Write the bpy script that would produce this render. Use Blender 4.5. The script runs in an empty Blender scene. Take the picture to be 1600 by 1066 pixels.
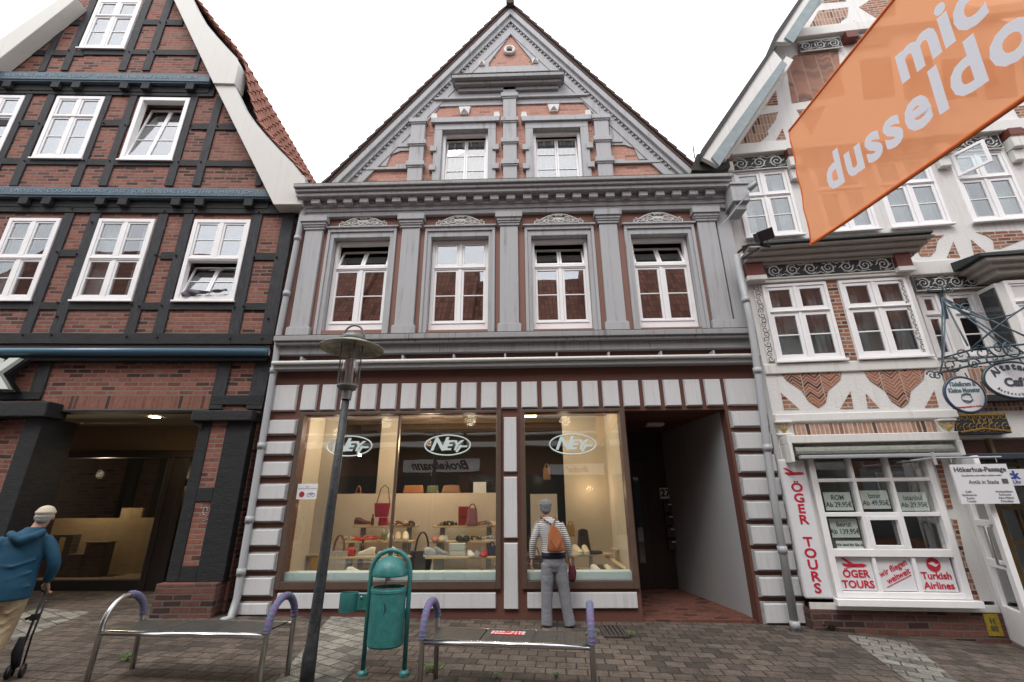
import bpy, bmesh, math, random
from mathutils import Vector, Matrix
random.seed(7)
R = math.radians
sc = bpy.context.scene
col = sc.collection

# ------------------------------------------------------------------ camera
CAM = Vector((0, 0, 1.68))
PITCH, YAW, ROLL, FOC = R(19.5), R(1.5), R(0.43), 711.1      # focal length in photo pixels (16 mm on 36 mm)
FW = Vector((-math.sin(YAW)*math.cos(PITCH), math.cos(YAW)*math.cos(PITCH), math.sin(PITCH)))
RT0 = Vector((math.cos(YAW), math.sin(YAW), 0)); UP0 = RT0.cross(FW)
RT = RT0*math.cos(ROLL) - UP0*math.sin(ROLL); UP = UP0*math.cos(ROLL) + RT0*math.sin(ROLL)
cd = bpy.data.cameras.new('camera'); cam = bpy.data.objects.new('camera', cd); col.objects.link(cam)
cam.matrix_world = Matrix((( RT.x, UP.x, -FW.x, CAM.x), (RT.y, UP.y, -FW.y, CAM.y), (RT.z, UP.z, -FW.z, CAM.z), (0, 0, 0, 1)))
cd.sensor_width = 36; cd.lens = 16; cd.clip_start = 0.05; cd.clip_end = 500
sc.camera = cam

# ------------------------------------------------------------------ daylight (overcast)
SUN_EL, SUN_AZ = R(58), R(200)
w = bpy.data.worlds.new('World'); sc.world = w; w.use_nodes = True
nt = w.node_tree; nt.nodes.clear()
out = nt.nodes.new('ShaderNodeOutputWorld'); add = nt.nodes.new('ShaderNodeAddShader')
b1 = nt.nodes.new('ShaderNodeBackground'); b2 = nt.nodes.new('ShaderNodeBackground')
sky = nt.nodes.new('ShaderNodeTexSky'); sky.sky_type = 'NISHITA'; sky.sun_disc = False
sky.sun_elevation = SUN_EL; sky.sun_rotation = SUN_AZ
nt.links.new(sky.outputs[0], b1.inputs[0]); b1.inputs[1].default_value = 0.05
tc = nt.nodes.new('ShaderNodeTexCoord'); no = nt.nodes.new('ShaderNodeTexNoise'); no.inputs['Scale'].default_value = 1.6
no.inputs['Detail'].default_value = 5
cr = nt.nodes.new('ShaderNodeValToRGB'); cr.color_ramp.elements[0].position = .3; cr.color_ramp.elements[1].position = .75
cr.color_ramp.elements[0].color = (.72, .71, .69, 1); cr.color_ramp.elements[1].color = (1, .975, .945, 1)
nt.links.new(tc.outputs['Generated'], no.inputs['Vector']); nt.links.new(no.outputs[0], cr.inputs[0])
nt.links.new(cr.outputs[0], b2.inputs[0]); b2.inputs[1].default_value = 1.0
nt.links.new(b1.outputs[0], add.inputs[0]); nt.links.new(b2.outputs[0], add.inputs[1]); nt.links.new(add.outputs[0], out.inputs[0])
sd = bpy.data.lights.new('sun', 'SUN'); sd.energy = 0.8; sd.angle = R(20); sd.color = (1, .97, .92)
so = bpy.data.objects.new('sun', sd); col.objects.link(so)
sdir = Vector((math.sin(SUN_AZ)*math.cos(SUN_EL), math.cos(SUN_AZ)*math.cos(SUN_EL), math.sin(SUN_EL)))
so.rotation_euler = sdir.to_track_quat('Z', 'Y').to_euler(); so.location = (0, -10, 30)
sc.view_settings.view_transform = 'Standard'; sc.view_settings.look = 'None'
sc.view_settings.exposure = 1.10; sc.view_settings.gamma = 1
sc.render.resolution_x = 1024; sc.render.resolution_y = 682
sc.render.engine = 'CYCLES'
sc.cycles.max_bounces = 8; sc.cycles.transparent_max_bounces = 12

# ------------------------------------------------------------------ survey helpers: photo pixel -> metres on a real plane
def ray(px, py): return FW + RT*((px-800)/FOC) + UP*((533-py)/FOC)
class Plane:
    def __init__(s, o, deg):
        s.o = Vector(o); s.a = R(deg); s.u = Vector((math.cos(s.a), math.sin(s.a), 0)); s.n = Vector((math.sin(s.a), -math.cos(s.a), 0))
    def at(s, px, py, n=0):
        r = ray(px, py); t = (s.n.dot(s.o + s.n*n - CAM))/s.n.dot(r); p = CAM + r*t - s.o
        return (p.dot(s.u), p.z)
    def poly(s, pts, n=0): return [s.at(x, y, n) for x, y in pts]
    def rect(s, TL, TR, BL, BR, n=0):
        a, b, c, d = [s.at(*p, n) for p in (TL, TR, BL, BR)]
        return ((a[0]+c[0])/2, (b[0]+d[0])/2, (c[1]+d[1])/2, (a[1]+b[1])/2)
    def world(s, u, n, z): p = s.o + s.u*u + s.n*n; return Vector((p.x, p.y, z))
def GZ(x, y=7.5):
    z = .03 - .016*max(-12, min(x, 12))
    if x > 4: z -= .03*min(x-4, 4)
    return z
def ground_at(px, py, h=0):
    z = h
    for _ in range(4):
        r = ray(px, py); t = (z-CAM.z)/r.z; p = CAM + r*t; z = GZ(p.x)+h
    return p
def depth_at(px, py, y): r = ray(px, py); return CAM + r*(y/r.y)
def height_at(px, py, z): r = ray(px, py); return CAM + r*((z-CAM.z)/r.z)

# ------------------------------------------------------------------ materials
MATS = {}
def mat(name, color, rough=.7, metal=0, var=0.0, scale=6, bump=0, bscale=40, emit=0, color2=None, stretch=None, spec=None):
    if name in MATS: return MATS[name]
    m = bpy.data.materials.new(name); m.use_nodes = True; n = m.node_tree; b = n.nodes['Principled BSDF']
    b.inputs['Roughness'].default_value = rough; b.inputs['Metallic'].default_value = metal
    if spec is not None: b.inputs['Specular IOR Level'].default_value = spec
    c = (*color, 1); b.inputs['Base Color'].default_value = c
    tc = n.nodes.new('ShaderNodeTexCoord'); mp = n.nodes.new('ShaderNodeMapping')
    n.links.new(tc.outputs['Object'], mp.inputs[0])
    if stretch: mp.inputs['Scale'].default_value = stretch
    if var or color2:
        t = n.nodes.new('ShaderNodeTexNoise'); t.inputs['Scale'].default_value = scale; t.inputs['Detail'].default_value = 8; t.inputs['Roughness'].default_value = .65
        n.links.new(mp.outputs[0], t.inputs['Vector'])
        r = n.nodes.new('ShaderNodeValToRGB'); r.color_ramp.elements[0].position = .35; r.color_ramp.elements[1].position = .68
        d = color2 if color2 else tuple(x*(1-var) for x in color)
        r.color_ramp.elements[0].color = (*d, 1); r.color_ramp.elements[1].color = c
        n.links.new(t.outputs[0], r.inputs[0]); n.links.new(r.outputs[0], b.inputs['Base Color'])
    if bump:
        t2 = n.nodes.new('ShaderNodeTexNoise'); t2.inputs['Scale'].default_value = bscale; t2.inputs['Detail'].default_value = 6
        bp = n.nodes.new('ShaderNodeBump'); bp.inputs['Strength'].default_value = bump; bp.inputs['Distance'].default_value = .01
        n.links.new(mp.outputs[0], t2.inputs['Vector'])
        n.links.new(t2.outputs[0], bp.inputs['Height']); n.links.new(bp.outputs[0], b.inputs['Normal'])
    if emit: b.inputs['Emission Color'].default_value = c; b.inputs['Emission Strength'].default_value = emit
    MATS[name] = m; return m

def brick_mat(name, c1, c2, mortar, bw=.24, bh=.077, ms=.012, mode='run', dark=.25, offs=.5, coords='xz', rot=0, patch=None, bumpd=.006):
    if name in MATS: return MATS[name]
    m = bpy.data.materials.new(name); m.use_nodes = True; n = m.node_tree; L = n.links; N = n.nodes.new; b = n.nodes['Principled BSDF']
    b.inputs['Roughness'].default_value = .85
    tc = N('ShaderNodeTexCoord'); sp = N('ShaderNodeSeparateXYZ'); L.new(tc.outputs['Object'], sp.inputs[0])
    cb = N('ShaderNodeCombineXYZ')
    def mth(op, a, bb=None, v=None):
        q = N('ShaderNodeMath'); q.operation = op
        (L.new(a, q.inputs[0]) if hasattr(a, 'is_linked') else setattr(q.inputs[0], 'default_value', a))
        if bb is not None: (L.new(bb, q.inputs[1]) if hasattr(bb, 'is_linked') else setattr(q.inputs[1], 'default_value', bb))
        return q.outputs[0]
    if coords == 'xz':
        X = mth('ADD', sp.outputs[0], sp.outputs[1]); Z = sp.outputs[2]
    else: X = sp.outputs[0]; Z = sp.outputs[1]
    if mode == 'soldier': X, Z = Z, X
    if mode == 'chevron':
        f = mth('PINGPONG', X, .115); Z2 = mth('ADD', Z, mth('MULTIPLY', f, 0.9)); X = mth('ADD', X, 0.0); Z = Z2
    L.new(X, cb.inputs[0]); L.new(Z, cb.inputs[1])
    mp = N('ShaderNodeMapping'); mp.inputs['Rotation'].default_value = (0, 0, rot); L.new(cb.outputs[0], mp.inputs[0])
    # wobble
    nz = N('ShaderNodeTexNoise'); nz.inputs['Scale'].default_value = 3.0; L.new(tc.outputs['Object'], nz.inputs['Vector'])
    mx = N('ShaderNodeMixRGB'); mx.blend_type = 'LINEAR_LIGHT'; mx.inputs[0].default_value = .012; L.new(mp.outputs[0], mx.inputs[1]); L.new(nz.outputs['Color'], mx.inputs[2])
    bt = N('ShaderNodeTexBrick'); bt.inputs['Scale'].default_value = 1; bt.inputs['Brick Width'].default_value = bw; bt.inputs['Row Height'].default_value = bh
    bt.inputs['Mortar Size'].default_value = ms; bt.inputs['Mortar Smooth'].default_value = .3; bt.offset = offs
    bt.inputs['Color1'].default_value = (0, 0, 0, 1); bt.inputs['Color2'].default_value = (1, 1, 1, 1); bt.inputs['Mortar'].default_value = (.5, .5, .5, 1); bt.inputs['Bias'].default_value = 0
    L.new(mx.outputs[0], bt.inputs['Vector'])
    r = N('ShaderNodeValToRGB'); e = r.color_ramp.elements
    e[0].position = 0; e[0].color = (*[x*dark for x in c1], 1); e[1].position = 1; e[1].color = (*c2, 1)
    k = e.new(.12); k.color = (*[x*.55 for x in c1], 1); k = e.new(.25); k.color = (*c1, 1); k = e.new(.8); k.color = (*c2, 1)
    L.new(bt.outputs['Color'], r.inputs[0])
    n2 = N('ShaderNodeTexNoise'); n2.inputs['Scale'].default_value = 14; n2.inputs['Detail'].default_value = 8; L.new(tc.outputs['Object'], n2.inputs['Vector'])
    m2 = N('ShaderNodeMixRGB'); m2.blend_type = 'MULTIPLY'; m2.inputs[0].default_value = .55; L.new(r.outputs[0], m2.inputs[1])
    r2 = N('ShaderNodeValToRGB'); r2.color_ramp.elements[0].position = .3; r2.color_ramp.elements[0].color = (.45, .45, .45, 1); r2.color_ramp.elements[1].position = .6; L.new(n2.outputs[0], r2.inputs[0]); L.new(r2.outputs[0], m2.inputs[2])
    m3 = N('ShaderNodeMixRGB'); L.new(bt.outputs['Fac'], m3.inputs[0]); L.new(m2.outputs[0], m3.inputs[1]); m3.inputs[2].default_value = (*mortar, 1)
    fin = m3.outputs[0]
    if patch:
        n3 = N('ShaderNodeTexNoise'); n3.inputs['Scale'].default_value = 2.2; n3.inputs['Detail'].default_value = 7; n3.inputs['Roughness'].default_value = .75; L.new(mp.outputs[0], n3.inputs['Vector'])
        r3 = N('ShaderNodeValToRGB'); r3.color_ramp.elements[0].position = .6; r3.color_ramp.elements[0].color = (0, 0, 0, 1); r3.color_ramp.elements[1].position = .72; r3.color_ramp.elements[1].color = (.7, .7, .7, 1); L.new(n3.outputs[0], r3.inputs[0])
        m4 = N('ShaderNodeMixRGB'); L.new(r3.outputs[0], m4.inputs[0]); L.new(fin, m4.inputs[1]); m4.inputs[2].default_value = (*patch, 1); fin = m4.outputs[0]
    L.new(fin, b.inputs['Base Color'])
    iv = mth('SUBTRACT', 1.0, bt.outputs['Fac']); hh = mth('ADD', iv, mth('MULTIPLY', n2.outputs[0], .8))
    bp = N('ShaderNodeBump'); bp.inputs['Strength'].default_value = .8; bp.inputs['Distance'].default_value = bumpd; L.new(hh, bp.inputs['Height']); L.new(bp.outputs[0], b.inputs['Normal'])
    MATS[name] = m; return m

def glass_mat(name, refl, tint=(1, 1, 1), rough=0.0):
    m = bpy.data.materials.new(name); m.use_nodes = True; n = m.node_tree; n.nodes.clear(); N = n.nodes.new; L = n.links
    o = N('ShaderNodeOutputMaterial'); mx = N('ShaderNodeMixShader'); t = N('ShaderNodeBsdfTransparent'); t.inputs[0].default_value = (*tint, 1)
    g = N('ShaderNodeBsdfGlossy'); g.inputs['Roughness'].default_value = rough
    lw0 = N('ShaderNodeLayerWeight'); lw0.inputs[0].default_value = .5; pw = N('ShaderNodeMath'); pw.operation = 'POWER'; pw.inputs[1].default_value = 4; L.new(lw0.outputs['Facing'], pw.inputs[0]); lw = N('ShaderNodeMath'); lw.operation = 'MULTIPLY'; lw.inputs[1].default_value = .8; L.new(pw.outputs[0], lw.inputs[0]); a = N('ShaderNodeMath'); a.operation = 'ADD'; a.use_clamp = True; a.inputs[1].default_value = refl
    tx = N('ShaderNodeTexCoord'); nz = N('ShaderNodeTexNoise'); nz.inputs['Scale'].default_value = 1.3; L.new(tx.outputs['Object'], nz.inputs['Vector'])
    bp = N('ShaderNodeBump'); bp.inputs['Strength'].default_value = .12; bp.inputs['Distance'].default_value = .012; L.new(nz.outputs[0], bp.inputs['Height']); L.new(bp.outputs[0], g.inputs['Normal'])
    L.new(lw.outputs[0], a.inputs[0]); L.new(a.outputs[0], mx.inputs[0]); L.new(t.outputs[0], mx.inputs[1]); L.new(g.outputs[0], mx.inputs[2]); L.new(mx.outputs[0], o.inputs[0])
    MATS[name] = m; return m

def streak_mat(name, color, dirt, amount=.5, rough=.7, zs=.5, xs=14, bump=.15):
    """painted plaster with vertical weather streaks"""
    m = bpy.data.materials.new(name); m.use_nodes = True; n = m.node_tree; N = n.nodes.new; L = n.links; b = n.nodes['Principled BSDF']; b.inputs['Roughness'].default_value = rough
    tc = N('ShaderNodeTexCoord'); mp = N('ShaderNodeMapping'); mp.inputs['Scale'].default_value = (xs, xs, zs); L.new(tc.outputs['Object'], mp.inputs[0])
    a = N('ShaderNodeTexNoise'); a.inputs['Scale'].default_value = 1; a.inputs['Detail'].default_value = 7; a.inputs['Roughness'].default_value = .7; L.new(mp.outputs[0], a.inputs['Vector'])
    c = N('ShaderNodeTexNoise'); c.inputs['Scale'].default_value = 2.3; c.inputs['Detail'].default_value = 8; c.inputs['Roughness'].default_value = .6; L.new(tc.outputs['Object'], c.inputs['Vector'])
    r1 = N('ShaderNodeValToRGB'); r1.color_ramp.elements[0].position = .5; r1.color_ramp.elements[1].position = .8; L.new(a.outputs[0], r1.inputs[0])
    r2 = N('ShaderNodeValToRGB'); r2.color_ramp.elements[0].position = .38; r2.color_ramp.elements[1].position = .72; L.new(c.outputs[0], r2.inputs[0])
    mu = N('ShaderNodeMath'); mu.operation = 'MULTIPLY'; L.new(r1.outputs[0], mu.inputs[0]); L.new(r2.outputs[0], mu.inputs[1])
    m2 = N('ShaderNodeMath'); m2.operation = 'MULTIPLY'; m2.inputs[1].default_value = amount*2; m2.use_clamp = True; L.new(mu.outputs[0], m2.inputs[0])
    mb = N('ShaderNodeMixRGB'); mb.inputs[1].default_value = (*[x*.9 for x in color], 1); mb.inputs[2].default_value = (*color, 1); L.new(c.outputs[0], mb.inputs[0])
    mx = N('ShaderNodeMixRGB'); L.new(m2.outputs[0], mx.inputs[0]); L.new(mb.outputs[0], mx.inputs[1]); mx.inputs[2].default_value = (*dirt, 1); L.new(mx.outputs[0], b.inputs['Base Color'])
    t2 = N('ShaderNodeTexNoise'); t2.inputs['Scale'].default_value = 25; t2.inputs['Detail'].default_value = 6; L.new(tc.outputs['Object'], t2.inputs['Vector'])
    bp = N('ShaderNodeBump'); bp.inputs['Strength'].default_value = bump; bp.inputs['Distance'].default_value = .01; L.new(t2.outputs[0], bp.inputs['Height']); L.new(bp.outputs[0], b.inputs['Normal'])
    MATS[name] = m; return m

# ------------------------------------------------------------------ mesh builder
class MB:
    def __init__(s): s.v = []; s.f = []; s.mi = []; s.M = None; s.c = 0; s.g = []
    def _add(s, vs, fs):
        o = len(s.v); s.g.append((o, len(s.f)))
        for p in vs:
            p = Vector(p)
            s.v.append(s.M @ p if s.M else p)
        for f in fs: s.f.append([o+i for i in f]); s.mi.append(s.c)
    def box(s, x0, x1, y0, y1, z0, z1):
        if x0 > x1: x0, x1 = x1, x0
        if y0 > y1: y0, y1 = y1, y0
        if z0 > z1: z0, z1 = z1, z0
        s._add([(x0,y0,z0),(x1,y0,z0),(x1,y1,z0),(x0,y1,z0),(x0,y0,z1),(x1,y0,z1),(x1,y1,z1),(x0,y1,z1)],
               [(0,3,2,1),(4,5,6,7),(0,1,5,4),(1,2,6,5),(2,3,7,6),(3,0,4,7)]); return s
    def block(s, x0, x1, z0, z1, y, d, b):
        """raised stone with chamfered edges; face at y-d"""
        s._add([(x0,y,z0),(x1,y,z0),(x1,y,z1),(x0,y,z1),(x0+b,y-d,z0+b),(x1-b,y-d,z0+b),(x1-b,y-d,z1-b),(x0+b,y-d,z1-b)],
               [(4,5,6,7),(0,1,5,4),(1,2,6,5),(2,3,7,6),(3,0,4,7),(0,3,2,1)]); return s
    def prism(s, pts, y0, y1):
        n = len(pts); A = sum(pts[i][0]*pts[(i+1) % n][1]-pts[(i+1) % n][0]*pts[i][1] for i in range(n))
        if A < 0: pts = pts[::-1]
        if y0 > y1: y0, y1 = y1, y0
        vs = [(x, y0, z) for x, z in pts]+[(x, y1, z) for x, z in pts]
        s._add(vs, [tuple(range(n)), tuple(range(2*n-1, n-1, -1))]+[(i, i+n, (i+1) % n+n, (i+1) % n) for i in range(n)]); return s
    def beam(s, a, b, wd, y0, y1, wob=0):
        d = Vector((b[0]-a[0], b[1]-a[1])); L = d.length; d /= L; p = Vector((-d.y, d.x))*wd/2
        k = max(1, int(L/.5)) if wob else 1
        up, dn = [], []
        for i in range(k+1):
            c = Vector(a)+d*(L*i/k); up.append(tuple(c+p*(1+random.uniform(-wob, wob)))); dn.append(tuple(c-p*(1+random.uniform(-wob, wob))))
        s.prism(dn+up[::-1], y0, y1); return s
    def tube(s, pts, r, seg=8, closed=False, cap=True, flat=1):
        pts = [Vector(p) for p in pts]; n = len(pts); rr = r if isinstance(r, (list, tuple)) else [r]*n
        vs = []; prev = None
        for i, p in enumerate(pts):
            if closed: t = pts[(i+1) % n]-pts[i-1]
            else: t = pts[min(i+1, n-1)]-pts[max(i-1, 0)]
            if t.length < 1e-9: t = Vector((0, 0, 1))
            t.normalize()
            if prev is None:
                a = Vector((0, 1, 0)) if abs(t.y) < .9 else Vector((1, 0, 0)); x = t.cross(a).normalized()
            else:
                x = prev-t*prev.dot(t); x = x.normalized() if x.length > 1e-6 else t.orthogonal().normalized()
            prev = x; y = t.cross(x)
            for k in range(seg):
                an = 2*math.pi*k/seg; vs.append(p+(x*math.cos(an)+y*math.sin(an)*flat)*rr[i])
        fs = []
        m = n if closed else n-1
        for i in range(m):
            for k in range(seg):
                a0 = i*seg+k; a1 = i*seg+(k+1) % seg; j = (i+1) % n
                fs.append((a0, a1, j*seg+(k+1) % seg, j*seg+k))
        if not closed and cap: fs += [tuple(range(seg-1, -1, -1)), tuple((n-1)*seg+k for k in range(seg))]
        s._add(vs, fs); return s
    def lathe(s, prof, c=(0, 0, 0), seg=20, sx=1, sy=1):
        n = len(prof); vs = []; c = Vector(c)
        for r, z in prof:
            for k in range(seg):
                a = 2*math.pi*k/seg; vs.append(c+Vector((r*sx*math.cos(a), r*sy*math.sin(a), z)))
        fs = []
        for i in range(n-1):
            for k in range(seg): fs.append((i*seg+k, i*seg+(k+1) % seg, (i+1)*seg+(k+1) % seg, (i+1)*seg+k))
        if prof[0][0] > 1e-6: fs.append(tuple(range(seg-1, -1, -1)))
        if prof[-1][0] > 1e-6: fs.append(tuple((n-1)*seg+k for k in range(seg)))
        s._add(vs, fs); return s
    def ell(s, c, r, seg=14, rings=8):
        if not isinstance(r, (tuple, list)): r = (r, r, r)
        c = Vector(c); vs = [c-Vector((0, 0, r[2]))]; fs = []
        for i in range(1, rings):
            a = math.pi*i/rings
            for k in range(seg):
                b = 2*math.pi*k/seg; vs.append(c+Vector((r[0]*math.sin(a)*math.cos(b), r[1]*math.sin(a)*math.sin(b), -r[2]*math.cos(a))))
        vs.append(c+Vector((0, 0, r[2])))
        for k in range(seg): fs.append((0, 1+(k+1) % seg, 1+k))
        for i in range(rings-2):
            for k in range(seg): a = 1+i*seg; fs.append((a+k, a+(k+1) % seg, a+seg+(k+1) % seg, a+seg+k))
        a = 1+(rings-2)*seg
        for k in range(seg): fs.append((a+k, a+(k+1) % seg, len(vs)-1))
        s._add(vs, fs); return s
    def rings(s, rs, seg=16):
        """rs: (cx,cy,cz,rx,ry) horizontal ellipses"""
        vs = []; n = len(rs)
        for cx, cy, cz, rx, ry in rs:
            for k in range(seg):
                a = 2*math.pi*k/seg; vs.append((cx+rx*math.cos(a), cy+ry*math.sin(a), cz))
        fs = [(i*seg+k, i*seg+(k+1) % seg, (i+1)*seg+(k+1) % seg, (i+1)*seg+k) for i in range(n-1) for k in range(seg)]
        fs += [tuple(range(seg-1, -1, -1)), tuple((n-1)*seg+k for k in range(seg))]
        s._add(vs, fs); return s
    def plate(s, outline, holes, y0, y1):
        bm = bmesh.new()
        for lp in [outline]+holes:
            vs = [bm.verts.new((x, 0, z)) for x, z in lp]
            for i in range(len(vs)): bm.edges.new((vs[i], vs[(i+1) % len(vs)]))
        bmesh.ops.triangle_fill(bm, edges=bm.edges[:], use_beauty=True, use_dissolve=False, normal=(0, -1, 0))
        bm.verts.index_update(); V = [v.co.copy() for v in bm.verts]; n = len(V)
        fs = []
        for f in bm.faces:
            i = [v.index for v in f.verts]
            if f.normal.y > 0: i = i[::-1]
            fs.append(tuple(i)); fs.append(tuple(j+n for j in reversed(i)))
        vs = [(p.x, y0, p.z) for p in V]+[(p.x, y1, p.z) for p in V]
        for e in bm.edges:
            if len(e.link_faces) == 1:
                a, b = e.verts; f = e.link_faces[0]; il = [v.index for v in f.verts]
                if f.normal.y > 0: il = il[::-1]
                k = il.index(a.index); ia, ib = (a.index, b.index) if il[(k+1) % len(il)] == b.index else (b.index, a.index)
                fs.append((ib, ia, ia+n, ib+n))
        bm.free(); s._add(vs, fs); return s
    def grid(s, fn, nu, nv):
        vs = [fn(i/nu, j/nv) for j in range(nv+1) for i in range(nu+1)]
        s._add(vs, [(j*(nu+1)+i, j*(nu+1)+i+1, (j+1)*(nu+1)+i+1, (j+1)*(nu+1)+i) for j in range(nv) for i in range(nu)]); return s
    def build_split(s, name, m, parent=None, **k):
        """every primitive becomes a part of its own"""
        ends = s.g[1:]+[(len(s.v), len(s.f))]; r = None
        for (a, fa), (e, fe) in zip(s.g, ends):
            q = MB(); q.v = s.v[a:e]; q.f = [[i-a for i in f] for f in s.f[fa:fe]]; q.mi = s.mi[fa:fe]; r = q.build(name, m, parent, **k)
        return r
    def build(s, name, m, parent=None, bevel=0, smooth=False, remesh=0, sm=0, seg=2):
        me = bpy.data.meshes.new(name); me.from_pydata([tuple(v) for v in s.v], [], s.f); me.validate()
        for mm in (m if isinstance(m, (list, tuple)) else [m]): me.materials.append(mm)
        if len(me.polygons) == len(s.mi): me.polygons.foreach_set('material_index', s.mi)
        if smooth: me.polygons.foreach_set('use_smooth', [True]*len(me.polygons))
        o = bpy.data.objects.new(name, me); col.objects.link(o)
        if parent: o.parent = parent
        if remesh:
            r = o.modifiers.new('remesh', 'REMESH'); r.mode = 'VOXEL'; r.voxel_size = remesh; r.use_smooth_shade = True
            if sm: q = o.modifiers.new('smooth', 'SMOOTH'); q.iterations = sm; q.factor = .5
        if bevel:
            b = o.modifiers.new('bevel', 'BEVEL'); b.width = bevel; b.segments = seg; b.limit_method = 'ANGLE'; b.angle_limit = R(40)
        return o
def tag(o, label=None, cat=None, group=None, kind=None):
    if label: o['label'] = label
    if cat: o['category'] = cat
    if group: o['group'] = group
    if kind: o['kind'] = kind
    return o
def thing(name, label, cat, loc=(0, 0, 0), rz=0, group=None):
    o = bpy.data.objects.new(name, None); col.objects.link(o); o.location = loc; o.rotation_euler = (0, 0, rz); o.empty_display_size = .2
    return tag(o, label, cat, group)
def textmesh(body, size, m, name, parent, origin, U, V, extrude=.003, shear=0, bold=0, sx=1, align='CENTER', spacing=1, line=1.0):
    """flat lettering: origin point, U reading direction, V up direction (world or parent-local)"""
    c = bpy.data.curves.new('t', 'FONT'); c.body = body; c.size = size; c.extrude = extrude; c.shear = shear; c.offset = bold; c.align_x = align; c.align_y = 'CENTER'
    c.space_character = spacing; c.space_line = line; c.resolution_u = 3
    t = bpy.data.objects.new('t', c); col.objects.link(t)
    dg = bpy.context.evaluated_depsgraph_get(); me = bpy.data.meshes.new_from_object(t.evaluated_get(dg)); me.name = name
    bpy.data.objects.remove(t); bpy.data.curves.remove(c)
    U = Vector(U).normalized(); V = Vector(V).normalized(); W = U.cross(V)
    M = Matrix(((U.x*sx, V.x, W.x, origin[0]), (U.y*sx, V.y, W.y, origin[1]), (U.z*sx, V.z, W.z, origin[2]), (0, 0, 0, 1)))
    me.transform(M); me.materials.clear(); me.materials.append(m)
    o = bpy.data.objects.new(name, me); col.objects.link(o)
    if parent: o.parent = parent
    return o
def inset(r, d): return (r[0]+d, r[1]-d, r[2]+d, r[3]-d)
def rp(r): return [(r[0], r[2]), (r[1], r[2]), (r[1], r[3]), (r[0], r[3])]

# palette
GREY = streak_mat('grey_paint', (.395, .40, .412), (.13, .13, .12), .75)
GREYD = streak_mat('weathered_grey_ledge', (.30, .30, .302), (.05, .055, .04), .9, zs=1.2, xs=22)
MOSS = mat('mossy_ledge_top', (.10, .105, .08), .95, var=.6, scale=14, bump=.6)
LIGHTG = streak_mat('light_grey_block_paint', (.58, .58, .585), (.27, .27, .25), .5, bump=.25)
BLOCKS = mat('block_edge_grey', (.30, .30, .29), .8, var=.3, scale=9)
BROWNP = streak_mat('red_brown_plaster', (.26, .13, .10), (.14, .07, .055), .4, bump=.5)
BROWND = streak_mat('dark_red_brown_plaster', (.125, .048, .033), (.075, .033, .024), .4, bump=.4)
SALMON = brick_mat('painted_salmon_brick', (.46, .25, .19), (.48, .26, .2), (.44, .24, .185), bw=.25, bh=.078, dark=.95, bumpd=.003)
WHITEP = mat('white_window_paint', (.84, .83, .83), .45, var=.06, scale=5)
WHITEW = streak_mat('white_limewash', (.68, .67, .65), (.33, .32, .285), .55, bump=.6)
WHITEB = streak_mat('white_board', (.68, .67, .64), (.38, .36, .3), .5, bump=.2)
TIMB = mat('black_timber', (.014, .015, .017), .75, color2=(.004, .004, .005), scale=4, bump=.9, bscale=18, stretch=(1, 1, 5))
TIMBV = mat('dark_grey_timber', (.032, .034, .040), .75, color2=(.011, .012, .014), scale=5, bump=.9, bscale=16, stretch=(4, 1, 1))
BLUE = mat('grey_blue_paint', (.075, .125, .165), .55, var=.35, scale=6)
BRICKL = brick_mat('old_red_brick', (.185, .06, .042), (.28, .10, .068), (.19, .145, .12), bw=.25, bh=.078, patch=(.30, .2, .18))
BRICKS = brick_mat('soldier_brick', (.20, .065, .042), (.25, .09, .06), (.15, .11, .09), bw=.25, bh=.078, mode='soldier', offs=0)
BRICKP = brick_mat('plinth_brick', (.10, .038, .028), (.15, .055, .04), (.10, .08, .07), bw=.27, bh=.085)
BRICKR = brick_mat('right_house_brick', (.25, .085, .045), (.35, .15, .085), (.38, .33, .28), bw=.22, bh=.07, ms=.012)
BRICKH = brick_mat('herringbone_brick', (.27, .088, .045), (.37, .15, .085), (.38, .33, .28), bw=.30, bh=.058, ms=.008, mode='chevron', offs=0)
BRICKRS = brick_mat('right_soldier_brick', (.30, .15, .1), (.4, .23, .16), (.42, .36, .3), bw=.22, bh=.07, mode='soldier', offs=0)
DARKR = mat('dark_room', (.022, .021, .022), .95)  # near-black, so the shade of unlit rooms sits in the colour
GL_UP = glass_mat('window_glass', .26, (.8, .82, .82))
GL_SH = glass_mat('shop_glass', .15, (.98, .99, .98))
GL_MD = glass_mat('room_window_glass', .13, (.85, .88, .88))
GL_DK = glass_mat('dim_glass', .10, (.6, .6, .6))
BLACK = mat('black_metal', (.012, .012, .013), .45)
TILE = mat('roof_tile', (.24, .085, .055), .8, color2=(.12, .045, .032), scale=9, bump=.4)
BRONZE = mat('brown_window_frame', (.10, .062, .045), .5, var=.2)
CREAM = mat('cream_panel', (.62, .50, .36), .8, var=.05)
GOLD = mat('gilding', (.55, .36, .1), .35, metal=.7, var=.3, scale=30)
RED = mat('red_lettering', (.50, .015, .04), .5)
SIGNW = mat('sign_white', (.72, .72, .74), .35, var=.05, scale=3)
ZINC = streak_mat('zinc', (.36, .37, .38), (.2, .2, .19), .5, rough=.45)
STEEL = mat('stainless_steel', (.55, .54, .52), .28, metal=1, var=.15, scale=20)
CURT = mat('curtain_cloth', (.42, .42, .43), .95, var=.2, scale=3)
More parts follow.
